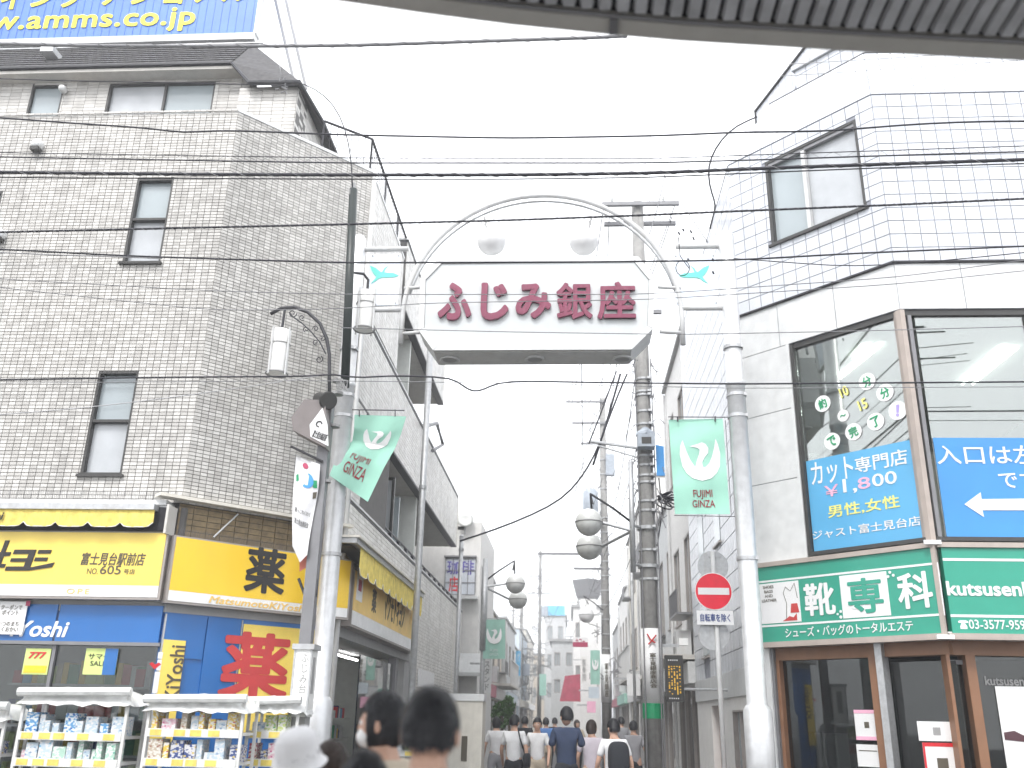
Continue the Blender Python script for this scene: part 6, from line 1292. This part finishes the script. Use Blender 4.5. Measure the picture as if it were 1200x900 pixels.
# houses where the lane bends: they step into view past the right-hand row
mat('cyan_roof', (.12, .50, .80), .5)
def block(label, xa, xb, ytop, Y, depth, m, floors, wins, roof='mid_grey', ybase=None):
    fr = Fr(0, Y, 1, 0); a = at(xa, 800, Y=Y).x; b = at(xb, 800, Y=Y).x; h = at((xa+xb)/2, ytop, Y=Y).z
    r = thing('building', label, 'building', (a, Y, 0)); holes = []
    for k in range(floors):
        for i in range(wins): uc = a+(b-a)*(i+.5)/wins; ww = (b-a)/wins*.5; z = 3+(h-3.3)/floors*k; fh = (h-3.3)/floors; holes.append((uc-ww/2, uc+ww/2, z+fh*.25, z+fh*.75))
    w = MB(); wall(w, fr, a, b, 0, h, -.2, 0, holes); w.box(fr, a, b, 0, h-.01, -depth, -.6); w.box(fr, a, a+.1, 0, h-.01, -.6, -.2); w.box(fr, b-.1, b, 0, h-.01, -.6, -.2); w.build('wall', m, r)
    for q in holes: window(fr, *q, r, depth=.1, fm='frame_grey', sill=False, mull=[(q[0]+q[1])/2], t=.05)
    MB().box(fr, a-.15, b+.15, h, h+.2, -depth, .15).build('roof', roof, r)
    return r
bb = block('grey building with a bright blue rooftop board at the end of the lane', 638, 663, 722, 98, 12, 'pale_grey', 3, 2)
fr = Fr(0, 97.8, 1, 0); a, b = fr.px(637, 721), fr.px(662, 710); MB().box(fr, a[0], b[0], a[1], b[1], -.3, 0).build('blue_board', 'cyan_roof', bb)
block('white gabled house left of the second utility pole', 672, 704, 712, 66, 9, 'off_white', 2, 3)
block('beige far house closing the lane in the middle', 612, 640, 768, 105, 10, 'beige_wall', 2, 3); block('pale far building behind the left poles', 588, 614, 758, 112, 10, 'pale_blue_wall', 3, 3)
block('grey mid-lane house with barred windows', 646, 674, 752, 72, 8, 'pale_grey', 2, 2)
block('white low far house at the left bend', 570, 596, 752, 120, 10, 'off_white', 2, 3)
block('grey apartment block far beyond the lane', 598, 648, 770, 150, 12, 'pale_grey', 3, 6)
# rooftop hood seen against the sky
q = at(689, 690, Y=60); rt = thing('ventilation_hood', 'dark grey tapered ventilation hood on the white gabled house', 'hood', q); v = MB(); v.lathe(q+Vector((0, 0, -.7)), [(.6, 0), (.75, .2), (1.0, 1.2), (1.0, 1.25)], 4); v.build('hood', 'grey_metal', rt); v = MB(); v.bw(q.x-.5, q.x+.5, 59.5, 60.5, 0.2, q.z-.7); v.build('shaft', 'off_white', rt)
# awning, hanging signs and plant down the lane
fr = Fr(0, 48, 1, 0)
aw3 = thing('awning', 'crimson cloth awning low over a shop far down the lane', 'awning', at(667, 806, Y=48)); q0, q1 = fr.px(656, 822), fr.px(680, 790)
v = MB(); v.add([fr.w(q0[0], q0[1], .6), fr.w(q1[0], q0[1], .6), fr.w(q1[0], q1[1], 0), fr.w(q0[0]+.25, q1[1]-.1, 0), fr.w(q1[0], q0[1], 0), fr.w(q0[0]+.2, q0[1], 0)], [(0, 1, 2, 3), (1, 4, 2), (0, 3, 5)]); v.build('cloth', 'awning_red', aw3)
def hsign(label, xa, ya, xb, yb_, Y, m, txt=None, tm='ink_soft', extra=None, cat='sign'):
    fr = Fr(0, Y, 1, 0); a, b = fr.px(xa, yb_), fr.px(xb, ya); r = thing('hanging_sign', label, cat, fr.w(a[0], a[1])); MB().box(fr, a[0], b[0], a[1], b[1], -.12, 0).build('panel', m, r)
    if txt: text(fr, txt, a[0]+(b[0]-a[0])*.2, b[0]-(b[0]-a[0])*.2, a[1]+(b[1]-a[1])*.08, b[1]-(b[1]-a[1])*.08, .004, tm, r, bold=.02)
    if extra: MB().box(fr, a[0]+.01, b[0]-.01, a[1]+(b[1]-a[1])*extra[0], a[1]+(b[1]-a[1])*extra[1], 0, .01).build('band', extra[2], r)
    e = MB(); e.bw(a[0]-.35, a[0], Y-.02+.05, Y+.05, b[1]-.15, b[1]-.10); e.build('bracket', 'galvanised', r); return r
hsign('tall narrow red sign left of the thin lamp post', 558, 693, 565, 748, 33, 'crimson', None, extra=(.45, .6, 'text_white')); 
hsign('white upright sign with grey katakana under the green banner', 565, 772, 576, 812, 25, 'text_white', 'ス\nタ\nン\nド', 'mid_grey')
hsign('pale upright sign beside the katakana sign', 556, 770, 562, 812, 29, 'off_white')
hsign('bright blue upright sign far down the lane', 604, 763, 610, 792, 55, 'cyan_roof', 'パ\nン', 'text_white')
hsign('white and pink box sign above the crimson awning', 671, 747, 689, 758, 40, 'text_white', 'カフェ', 'crimson', (.0, .5, 'crimson'))
hsign('grey upright sign with small print right of the white box sign', 681, 770, 688, 800, 44, 'off_white', '整\n骨\n院', 'mid_grey')
hsign('pale green upright sign in the middle distance', 632, 790, 640, 815, 60, 'mint_far')
hsign('white box sign over the door on the right, far', 735, 790, 750, 815, 27, 'text_white')
hsign('small white lamp-like sign above the amber dot sign', 796, 748, 806, 756, 17.0, 'lantern_glass')
hsign('pale blue low sign by the second pole', 690, 805, 702, 818, 34, 'pale_blue_wall')
hsign('pink low sign left of the second pole', 688, 822, 698, 835, 34, 'text_pink')
for k, (x, y0, y1, Y, w_, m) in enumerate(((520, 842, 900, 13, 1.0, 'cream_wall'), )):
    pass
wb = thing('vending_machine', 'cream upright cabinet standing at the left kerb behind the near man', 'cabinet', at(547, 842, Y=17)); q = at(546, 820, Y=17); v = MB(); v.bw(q.x-.32, q.x+.3, 17, 17.6, .1, q.z-.02); v.build('case', 'cream_wall', wb); v = MB(); v.bw(q.x-.34, q.x+.32, 16.98, 17.62, q.z-.02, q.z+.1); v.build('top', 'white_panel', wb); v = MB(); v.bw(q.x-.05, q.x+.05, 16.985, 17, .9, 1.3); v.build('logo', 'ink_soft', wb)
def plant(label, x, Y, z0, r, n=900):
    t = thing('potted_shrub', label, 'shrub', (x, Y, 0)); v = MB(); v.tube([(x, Y, .1), (x+.03, Y, z0*.6), (x, Y, z0)], .04, 6); v.build('trunk', 'trunk', t); lf = MB()
    for _ in range(n):
        d = Vector((random.gauss(0, 1), random.gauss(0, 1), random.gauss(0, 1))).normalized()*r*random.uniform(.3, 1)**.5; c = Vector((x, Y, z0))+Vector((d.x, d.y, d.z*1.3)); a = Vector((random.uniform(-1, 1), random.uniform(-1, 1), random.uniform(-1, 1))).normalized()*.06; b = a.cross(Vector((random.random(), random.random(), random.random()))).normalized()*.03
        lf.add([c-a, c-b, c+a, c+b], [(0, 1, 2, 3)])
    lf.build('crown', 'leaf', t, kind='stuff')
q = at(588, 838, Y=26); plant('leaning green shrub on the left of the lane behind the crowd', q.x, 26, q.z, .28, 500)
q = at(596, 826, Y=27); plant('taller green shrub beside the leaning one', q.x, 27, q.z, .2, 300)
# ================================================================== SHELF RACKS IN FRONT OF THE DRUGSTORE
def rack(label, x0, x1, Y, ztop, zs, cover, goods, yel=True):
    r = thing('display_rack', label, 'display rack', ((x0+x1)/2, Y, 0), 'wheeled display racks outside the drugstore'); f = MB()
    for x in (x0, x1-.03):
        for y in (Y, Y+.45): f.bw(x, x+.03, y, y+.03, .08, ztop)
    split(f, 'upright', 'shelf_white', r)
    for z in zs: s = MB(); s.bw(x0+.03, x1-.03, Y+.001, Y+.449, z-.03, z); s.bw(x0+.03, x1-.03, Y-.012, Y-.0, z-.05, z+.03); o = s.build('shelf', 'shelf_white', r)
    if yel:
        v = MB()
        for z in zs:
            x = x0+.06
            while x < x1-.2: v.bw(x, x+.12, Y-.016, Y-.0125, z-.04, z+.02); x += random.uniform(.14, .3)
        split(v, 'price_card', 'canvas_yellow', r)
    c = MB(); nx, ny = 22, 8; V = []
    for j in range(ny+1):
        for i in range(nx+1):
            s, t = i/nx, j/ny; e = max(abs(2*s-1)**6, abs(2*t-1)**6)
            V.append((x0-.04+(x1-x0+.08)*s, Y-.06+.6*t, ztop+.05-.17*e+.03*noise.noise(Vector((s*9+x0, t*4, 0)))))
    c.add(V, [(j*(nx+1)+i, j*(nx+1)+i+1, (j+1)*(nx+1)+i+1, (j+1)*(nx+1)+i) for j in range(ny) for i in range(nx)]); c.build('rain_cover', 'plastic_sheet', r, smooth=True)
    v = MB(); v.tube([(x0-.03, Y-.06, ztop+.0), (x1+.03, Y-.06, ztop+.02)], .045, 8); v.build('rolled_cover', 'plastic_sheet', r)
    w_ = MB()
    for x in (x0+.03, x1-.03):
        for y in (Y+.05, Y+.42): w_.lathe((x-.015, y, .04), [(.04, 0), (.04, .03)], 10, axis=(1, 0, 0))
    split(w_, 'castor', 'frame_dark', r)
    ORD = 'first second third fourth fifth sixth seventh eighth ninth tenth eleventh twelfth thirteenth fourteenth fifteenth sixteenth seventeenth eighteenth'.split()
    SHN = {len(zs)-1: 'the top', len(zs)-2: 'the second', len(zs)-3: 'the third'}; short = label.split(' display')[0].replace('half-hidden ', '').replace('long ', '')
    names = {'sky_blue': 'blue', 'text_white': 'white', 'pale_blue_wall': 'pale blue', 'navy': 'navy', 'yellow': 'yellow', 'cloth_beige': 'beige', 'text_pink': 'pink', 'crimson': 'dark red', 'lime': 'lime', 'mint': 'mint'}
    for k, z in enumerate(zs):
        if z < .9: continue
        x = x0+.05; cnt = 0; pal = goods[k % len(goods)]
        while x < x1-.12:
            ww = random.uniform(.05, .15); hh = random.uniform(.09, .23); m = random.choice(pal)
            y_ = Y+random.uniform(.015, .07); o = MB(); o.bw(x, x+ww, y_, y_+.2, z+.001, z+hh); b = o.build('product_box', 'carton_'+names[m].replace(' ', '_')); b['label'] = f"{names[m]} carton, {ORD[cnt]} from the left on {SHN[k]} shelf of the {short} rack"; cnt += 1; b['category'] = 'carton'; b['group'] = 'cartons on the display racks'
            x += ww+random.choice((.004, .008, .02, .05))
q0 = at(28, 815, Y=9.9); q1 = at(152, 820, Y=9.9); zt = at(90, 812, Y=9.9).z
zsA = [.35, .8, at(90, 893, Y=9.9).z, at(90, 862, Y=9.9).z]
rack('left white display rack with plastic cover and blue cartons', q0.x, q1.x, 9.9, zt, zsA, 0, [['text_white', 'pale_blue_wall', 'sky_blue']]*2+[['text_white', 'pale_blue_wall', 'pale_blue_wall', 'text_white', 'text_pink', 'mint'], ['sky_blue', 'pale_blue_wall', 'text_white', 'pale_blue_wall']])
q0 = at(176, 815, Y=10.0); q1 = at(288, 820, Y=10.0); zt = at(230, 820, Y=10.0).z
rack('middle display rack with mixed yellow and navy cartons', q0.x, q1.x, 10.0, zt, [.35, .8, at(230, 893, Y=10).z, at(230, 858, Y=10).z], 0, [['text_white', 'navy', 'yellow', 'cloth_beige']]*2+[['navy', 'text_white', 'cloth_beige', 'yellow'], ['yellow', 'text_pink', 'navy', 'cloth_beige', 'text_white']])
q0 = at(292, 820, Y=10.6); q1 = at(352, 820, Y=10.6); zt = at(320, 822, Y=10.6).z
rack('right display rack at the corner with dark red cartons', q0.x, q1.x, 10.6, zt, [.35, .8, at(320, 893, Y=10.6).z, at(320, 860, Y=10.6).z], 0, [['text_white', 'crimson', 'mint']]*2+[['crimson', 'text_pink', 'navy'], ['lime', 'text_white', 'mint']])
q1 = at(10, 830, Y=9.9); rack('half-hidden leftmost display rack with dark cartons', q1.x-1.0, q1.x, 9.9, q1.z, [.35, .8, 1.15, 1.45], 0, [['navy', 'crimson', 'mint', 'text_white']])
# street-side stock
q = at(445, 845, Y=14.2); rack('long street-side display rack under the shop opening', -3.0, -2.2, 14.4, 1.62, [.35, .8, 1.1, 1.38], 0, [['text_white', 'pale_blue_wall', 'lime']])
wc = thing('wall_card', 'white card pinned on the tiled side wall past the shop opening', 'notice', at(500, 790, X=-3.18)); a, b = LS.px(489, 795), LS.px(508, 785); MB().box(LS, a[0], b[0], 2.2, 2.55, .01, .03).build('card', 'text_white', wc)

# ================================================================== PEOPLE
def head_mesh(c, s, yaw, pitch=0, nose=1):
    """ears, nose, brow, jaw on one ellipsoid; yaw 0 looks along +Y"""
    M_ = Matrix.Translation(c) @ Matrix.Rotation(yaw, 4, 'Z') @ Matrix.Rotation(pitch, 4, 'X'); V = []; nu, nv = 40, 28
    for j in range(nv+1):
        th = math.pi*j/nv
        for i in range(nu):
            ph = 2*math.pi*i/nu; x, y, z = math.sin(th)*math.sin(ph), math.sin(th)*math.cos(ph), math.cos(th)
            low = max(0, -z); w = 1-.30*low**1.5; X, Y_, Z = x*.076*w, y*.095*(1-.12*low)+.008*low, z*.118
            if y > 0:
                g = lambda a, b, sx, sz: math.exp(-((x-a)/sx)**2-((z-b)/sz)**2)
                Y_ += .024*g(0, -.18, .10, .16)*nose + .008*g(0, .12, .5, .10) - .012*g(.36, .0, .17, .12) - .012*g(-.36, .0, .17, .12) + .007*g(0, -.48, .22, .06) - .004*g(0, -.56, .2, .03)+.006*g(0, -.62, .2, .06)+.01*g(0, -.92, .3, .15)
            V.append(M_ @ Vector((X*s, Y_*s, Z*s)))
    F = [(j*nu+i, j*nu+(i+1) % nu, (j+1)*nu+(i+1) % nu, (j+1)*nu+i) for j in range(nv) for i in range(nu)]
    mb = MB(); mb.add(V, F)
    for sx in (-1, 1):
        e = MB(); e.ball((0, 0, 0), 1, 10, 8); mb.add([M_ @ Vector((sx*(.076+.010+v.x*.010)*s, (-.008+v.y*.017+abs(v.x)*0)*s, (-.012+v.z*.030)*s)) for v in e.v], e.f)
    return mb, M_
def hair_shell(M_, s, style, m, root, seed=0):
    rnd = random.Random(seed); mb = MB(); nu, nv = 44, 26; V = []; F = []
    def inside(th, ph):
        z = math.cos(th); y = math.sin(th)*math.cos(ph)
        if style == 'short': return z > (.38 if y > .45 else (.05 if y > -.22 else -.36))
        if style == 'bob': return z > .35 if y > .5 else z > -.78
        return z > .30 if y > .5 else z > -.7
    for j in range(nv+1):
        th = math.pi*j/nv
        for i in range(nu):
            ph = 2*math.pi*i/nu; x, y, z = math.sin(th)*math.sin(ph), math.sin(th)*math.cos(ph), math.cos(th)
            k = 1.085+.03*noise.noise(Vector((x*3+seed, y*3, z*3)))
            ww = 1-(.34 if style == 'short' else .02)*max(0, -z); V.append(M_ @ Vector((x*.080*k*ww*s, (y*.097*k-.006)*s, (z*.120*k+.004)*s)))
    for j in range(nv):
        for i in range(nu):
            if inside(math.pi*(j+.5)/nv, 2*math.pi*(i+.5)/nu): F.append((j*nu+i, j*nu+(i+1) % nu, (j+1)*nu+(i+1) % nu, (j+1)*nu+i))
    mb.add(V, F)
    for _ in range(2200 if s > 0 else 0):              # locks lying over the cap
        th = math.acos(rnd.uniform(-.6, 1)); ph = rnd.uniform(0, 2*math.pi)
        if not inside(th, ph): continue
        x, y, z = math.sin(th)*math.sin(ph), math.sin(th)*math.cos(ph), math.cos(th); k = 1.10
        p = Vector((x*.080*k, y*.097*k-.006, z*.120*k+.004)); n = Vector((x, y, z)).normalized(); dn = (Vector((rnd.uniform(-.4, .4), -.25 if y > 0 else .1, -1))); dn = (dn-n*dn.dot(n)).normalized(); sd = n.cross(dn)*.0028
        L_ = rnd.uniform(.012, .028); q = p+n*.002; tip = p+dn*L_+n*rnd.uniform(-.002, .004)
        mb.add([M_ @ (v*s) for v in (q-sd, q+sd, (q+tip)/2+n*.003+sd*.8, tip, (q+tip)/2+n*.003-sd*.8)], [(0, 1, 2, 3, 4)])
    return mb.build('hair', m, root, smooth=True)
def skin_obj(pts, edges, radii, name, m, root, loc, sub=1):
    me = bpy.data.meshes.new(name); me.from_pydata(pts, edges, []); ob = bpy.data.objects.new(name, me); COL.objects.link(ob)
    ob.modifiers.new('s', 'SKIN')
    for i, r in enumerate(radii): me.skin_vertices[0].data[i].radius = (r, r) if isinstance(r, float) else r
    me.skin_vertices[0].data[0].use_root = True
    ss = ob.modifiers.new('u', 'SUBSURF'); ss.levels = sub; ss.render_levels = sub
    dg = bpy.context.evaluated_depsgraph_get(); dg.update(); m2 = bpy.data.meshes.new_from_object(ob.evaluated_get(dg)); bpy.data.objects.remove(ob)
    return m2
def person(label, x, y, h, yaw, top, bottom, hairm='hair', style='short', group=None, stride=.16, arm=.0, sleeves='short', headyaw=0, headpitch=0, bag=None, hat=None, mask=False, near=False, seed=1, arm_up=False):
    rr_p = random.Random(seed); s = h/1.70
    if not near: yaw += rr_p.uniform(-.3, .3); headyaw += rr_p.uniform(-.4, .4); stride = rr_p.uniform(.10, .24)
    root = thing('person', label, 'person', (x, y, 0), group); Rz = Matrix.Rotation(yaw, 3, 'Z'); base = Vector((x, y, 0))
    W_ = lambda p: base+Rz @ (Vector(p)*s)
    P_ = [(0, 0, .94), (0, .0, 1.06), (0, -.01, 1.20), (0, -.01, 1.34), (0, -.005, 1.425), (0, .005, 1.49), (0, .01, 1.55)]; r_ = [(.135, .10), (.125, .095), (.135, .10), (.15, .10), (.078, .070), (.060, .060), (.060, .062)]
    E_ = [(0, 1), (1, 2), (2, 3), (3, 4), (4, 5), (5, 6)]
    J = {}
    for sx in (-1, 1):
        k = len(P_); st_ = stride*sx
        P_ += [(sx*.095, 0, .88), (sx*.10, st_*.55+.03, .50), (sx*.10, st_-.02, .10), (sx*.10, st_+.06, .045), (sx*.105, st_+.17, .03)]; r_ += [.088, .056, .038, .036, .028]; E_ += [(0, k), (k, k+1), (k+1, k+2), (k+2, k+3), (k+3, k+4)]
        k = len(P_)
        if arm_up and sx > 0: el, wr = (sx*.25, .16, 1.12), (sx*.10, .30, 1.28)
        else: el, wr = (sx*.235, -.02-sx*stride*.3, 1.12), (sx*.235, .07-sx*stride*.8, .89)
        P_ += [(sx*.155, -.005, 1.385), el, wr]; r_ += [.052, .038, .026]; E_ += [(3, k), (k, k+1), (k+1, k+2)]
        w_ = Vector(wr); d = (Vector(wr)-Vector(el)).normalized(); side = Vector((0, 1, 0)).cross(d).normalized() if abs(d.y) < .9 else Vector((1, 0, 0)); fwd = d.cross(side)
        kp = len(P_); P_.append(tuple(w_+d*.06)); r_.append((.030, .016)); E_.append((k+2, kp))
        J[sx] = (w_, d, side, fwd, (kp))
    m2 = skin_obj([tuple(W_(p)) for p in P_], E_, [tuple(a*s for a in q) if isinstance(q, tuple) else q*s for q in r_], 'body', 'skin', root, base)
    mb = MB(); mb.add([v.co for v in m2.vertices], [tuple(p.vertices) for p in m2.polygons])
    for sx in (-1, 1):
        w_, d, side, fwd, kp = J[sx]
        for f in range(4):
            o = w_+d*.075+fwd*(-.027+.018*f); ln = (.062, .072, .068, .052)[f]; c = side*(-sx*.012)
            mb.tube([W_(o), W_(o+d*ln*.5+c*.6), W_(o+d*ln*.85+c*2)], .0085*s, 6, .0065*s)
        mb.tube([W_(w_+d*.03+fwd*.03), W_(w_+d*.065+fwd*.055), W_(w_+d*.095+fwd*.058)], .010*s, 6, .0075*s)
    hc = W_((0, .02, 1.578)); hm, M_ = head_mesh(hc, s, yaw+headyaw, headpitch); mb.add(hm.v, hm.f)
    body = mb.build('body', 'skin', root, smooth=True)
    rm_ = body.modifiers.new('r', 'REMESH'); rm_.mode = 'VOXEL'; rm_.voxel_size = .006*s if near else .011*s; rm_.use_smooth_shade = True
    dg = bpy.context.evaluated_depsgraph_get(); dg.update(); me = bpy.data.meshes.new_from_object(body.evaluated_get(dg)); body.modifiers.clear(); body.data = me; me.materials.clear(); me.materials.append(MATS['skin'])
    # eyes
    for sx in (-1, 1):
        e = MB(); e.ball(M_ @ Vector((sx*.027*s, .083*s, .003*s)), .011*s, 10, 8); o = e.build('eye', 'text_white', root, smooth=True); e = MB(); e.ball(M_ @ Vector((sx*.027*s, .0915*s, .003*s)), .0055*s, 8, 6); e.build('iris', 'ink', o, smooth=True)
        b = MB(); b.tube([M_ @ (Vector((sx*q*s, (.094-q*.35)*s, .027*s))) for q in (.012, .027, .042)], .003*s, 5); b.build('eyebrow', hairm, root)
    v = MB(); v.tube([M_ @ (Vector((q*s, (.094-abs(q)*.3)*s, -.058*s))) for q in (-.02, 0, .02)], .0038*s, 5); v.build('lips', mat('lips', (.42, .16, .14), .5), root)
    if style: hair_shell(M_, s, style, hairm, root, seed)
    # clothes follow the same joints, a little larger
    g = .016
    TP = [(0, 0, .86), (0, 0, 1.06), (0, -.01, 1.20), (0, -.01, 1.34), (0, -.004, 1.42)]; TR = [(.150, .118), (.142, .112), (.15, .118), (.165, .116), (.085, .078)]; TE = [(0, 1), (1, 2), (2, 3), (3, 4)]
    for sx in (-1, 1):
        k = len(TP); sh_ = Vector((sx*.155, -.005, 1.385)); i_ = [q for q in range(len(P_)) if P_[q] == (sx*.155, -.005, 1.385)][0]; el = Vector(P_[i_+1]); wr = Vector(P_[i_+2])
        mid = sh_.lerp(el, .75); TP += [tuple(sh_), tuple(mid)]; TR += [.066, .056]; TE += [(3, k), (k, k+1)]
        if sleeves == 'long': TP += [tuple(el), tuple(el.lerp(wr, .9))]; TR += [.052, .040]; TE += [(k+1, k+2), (k+2, k+3)]
    for nm, PP, RR_, EE, mm in (('shirt', TP, TR, TE, top),):
        m3 = skin_obj([tuple(W_(p)) for p in PP], EE, [tuple(a*s for a in q) if isinstance(q, tuple) else q*s for q in RR_], nm, mm, root, base, 2)
        o = MB().add([v.co+Vector((0, 0, 0))+Vector((0, 0, 1))*.004*noise.noise(v.co*14)+Vector((1, 1, 0))*.008*noise.noise(v.co*11) for v in m3.vertices], [tuple(p.vertices) for p in m3.polygons]).build(nm, mm, root, smooth=True)
    BP = [(0, 0, 1.03), (0, 0, .90)]; BR = [(.142, .112), (.13, .11)]; BE = [(0, 1)]
    for sx in (-1, 1):
        k = len(BP); st_ = stride*sx; BP += [(sx*.095, 0, .86), (sx*.10, st_*.55+.03, .50), (sx*.10, st_-.01, .10)]; BR += [.10, .072, .058]; BE += [(1, k), (k, k+1), (k+1, k+2)]
    m3 = skin_obj([tuple(W_(p)) for p in BP], BE, [tuple(a*s for a in q) if isinstance(q, tuple) else q*s for q in BR], 'trousers', bottom, root, base, 2)
    MB().add([v.co for v in m3.vertices], [tuple(p.vertices) for p in m3.polygons]).build('trousers', bottom, root, smooth=True)
    for sx in (-1, 1):
        st_ = stride*sx; e = MB(); e.ball((0, 0, 0), 1, 12, 8); MB().add([W_((sx*.102+v.x*.048, st_+.055+v.y*.14, max(.002, .045+v.z*.048))) for v in e.v], e.f).build('shoe', 'cloth_black', root, smooth=True)
    if bag == 'backpack':
        e = MB(); e.ball((0, 0, 0), 1, 18, 14); o = MB().add([W_((math.copysign(abs(v.x)**.6, v.x)*.15, -.20+math.copysign(abs(v.y)**.6, v.y)*.10, 1.18+math.copysign(abs(v.z)**.6, v.z)*.23)) for v in e.v], e.f).build('backpack', 'cloth_black', root, smooth=True)
    if bag == 'shoulder':
        e = MB(); e.ball((0, 0, 0), 1, 14, 10); o = MB().add([W_((.24+math.copysign(abs(v.x)**.6, v.x)*.06, -.05+math.copysign(abs(v.y)**.6, v.y)*.15, .95+math.copysign(abs(v.z)**.6, v.z)*.13)) for v in e.v], e.f).build('bag', 'cloth_black', root, smooth=True)
        MB().tube([W_((.2, -.05, 1.07)), W_((.13, -.13, 1.30)), W_((.08, -.08, 1.47)), W_((.10, .05, 1.42)), W_((.2, .08, 1.1))], .012, 6).build('strap', 'cloth_black', root)
    if hat:
        v = MB(); prof = [(.106, -.005), (.100, .01), (.098, .05), (.090, .09), (.066, .115), (.02, .128), (.0, .129)]; nu = 28
        V = []; 
        for rr, z in prof:
            for k in range(nu): a = 2*math.pi*k/nu; V.append(M_ @ Vector((rr*s*.93*math.cos(a), (rr*1.08*math.sin(a)-.004)*s, (z+.02)*s)))
        F = [(j*nu+k, j*nu+(k+1) % nu, (j+1)*nu+(k+1) % nu, (j+1)*nu+k) for j in range(len(prof)-1) for k in range(nu)]
        v.add(V, F)
        V = []; 
        for rr in (.098, .132):
            for k in range(nu):
                a = 2*math.pi*k/nu; ext = 1+(.25*max(0, math.sin(a)) if rr > .12 else 0); V.append(M_ @ Vector((rr*s*.93*math.cos(a), rr*ext*1.05*s*math.sin(a), (.018-(.035 if rr > .12 else 0))*s)))
        v.add(V, [(k, (k+1) % nu, nu+(k+1) % nu, nu+k) for k in range(nu)]); v.build('hat', hat, root, smooth=True)
    if mask:
        e = MB(); e.ball((0, 0, 0), 1, 14, 10); MB().add([M_ @ Vector((v.x*.055*s, (.062+v.y*.05)*s, (-.055+v.z*.045)*s)) for v in e.v], e.f).build('face_mask', 'text_white', root, smooth=True)
    return root
def stand(px_, Y): return at(px_, 842, Y=Y).x
G_ = 'people walking up the lane'
person('young man with thick black hair seen close from behind', stand(504, 2.95), 2.95, 1.675, 0, 'cloth_black', 'cloth_navy', near=True, seed=3, stride=.05, headyaw=-.1, sleeves='short')
person('dark-haired woman in profile left of the near man, in a mask', stand(453, 4.2), 4.2, 1.69, 1.25, 'cloth_beige', 'cloth_black', style='bob', near=True, seed=5, stride=.05, headyaw=.2, mask=True)
person('person in a white bucket hat looking down', stand(357, 3.9), 3.9, 1.53, 2.75, 'cloth_beige', 'cloth_grey', style='bob', near=True, seed=8, hat='cloth_white', headpitch=-.35, stride=.05, arm_up=True, mask=True)
person('short dark-haired person between the woman in profile and the near man', stand(430, 3.0), 3.0, 1.49, .1, 'cloth_grey', 'cloth_black', style='bob', near=True, seed=11, stride=.05)
person('dark-haired person directly behind the white bucket hat', stand(392, 4.4), 4.4, 1.48, .4, 'cloth_grey', 'cloth_black', style='bob', hairm='hair_brown', near=True, seed=12, stride=.05)
person('tall man in a dark navy T-shirt walking away up the lane', stand(664, 14), 14, 1.77, -.15, 'cloth_navy', 'cloth_black', seed=2, group=G_)
person('woman in pale lilac shirt beside the man in navy', stand(693, 15.5), 15.5, 1.60, .1, mat('cloth_lilac', (.55, .50, .55), .9), 'cloth_beige', hairm='hair_brown', style='bob', seed=4, group=G_)
person('person in blue trousers carrying a big black backpack', stand(719, 13.5), 13.5, 1.62, .1, 'cloth_white', 'cloth_blue', bag='backpack', seed=6, group=G_)
person('person in white shirt with a black shoulder bag in mid lane', stand(603, 17), 17, 1.66, .0, 'cloth_white', 'cloth_black', bag='shoulder', seed=7, group=G_)
person('person in a white top farther left in the lane', stand(582, 20), 20, 1.62, .3, 'cloth_white', 'cloth_grey', style='bob', seed=9, group=G_)
person('dark-haired person in a grey-white shirt left of the man in navy', stand(630, 18), 18, 1.62, 3.0, 'cloth_white', 'cloth_beige', seed=10, group=G_)
person('person in pale grey at the right wall of the lane', stand(742, 19), 19, 1.60, .2, 'cloth_grey', 'cloth_black', seed=13, group=G_)
person('person in a black top at the left side of the lane', stand(615, 24), 24, 1.66, .1, 'cloth_black', 'cloth_grey', seed=21, group=G_)
person('far person in a blue shirt near the middle of the lane', stand(640, 26), 26, 1.64, .0, 'cloth_blue', 'cloth_beige', seed=22, group=G_)
person('far woman in beige walking towards the gate', stand(676, 28), 28, 1.60, 3.1, 'cloth_beige', 'cloth_black', style='bob', hairm='hair_brown', seed=23, group=G_)
person('far person in grey close to the right-hand shops', stand(728, 27), 27, 1.70, .1, 'cloth_grey', 'cloth_navy', seed=24, group=G_)
person('small far person in black in the centre of the lane', stand(650, 30), 30, 1.65, 0, 'cloth_black', 'cloth_black', seed=14, group=G_)

# ================================================================== the pale air of the lane
hz_ = MB(); hz_.bw(-425, 425, -80, 925, -1.3, 19.5)
hm_ = bpy.data.materials.new('haze'); hm_.use_nodes = True; hn = hm_.node_tree.nodes; hn.clear()
ho = hn.new('ShaderNodeOutputMaterial'); hv = hn.new('ShaderNodeVolumePrincipled'); hv.inputs['Color'].default_value = (.97, .98, 1, 1); hv.inputs['Density'].default_value = .0045; hv.inputs['Anisotropy'].default_value = .2
hm_.node_tree.links.new(hv.outputs[0], ho.inputs['Volume']); MATS['haze'] = hm_
hz_.build('haze', 'haze', kind='stuff')
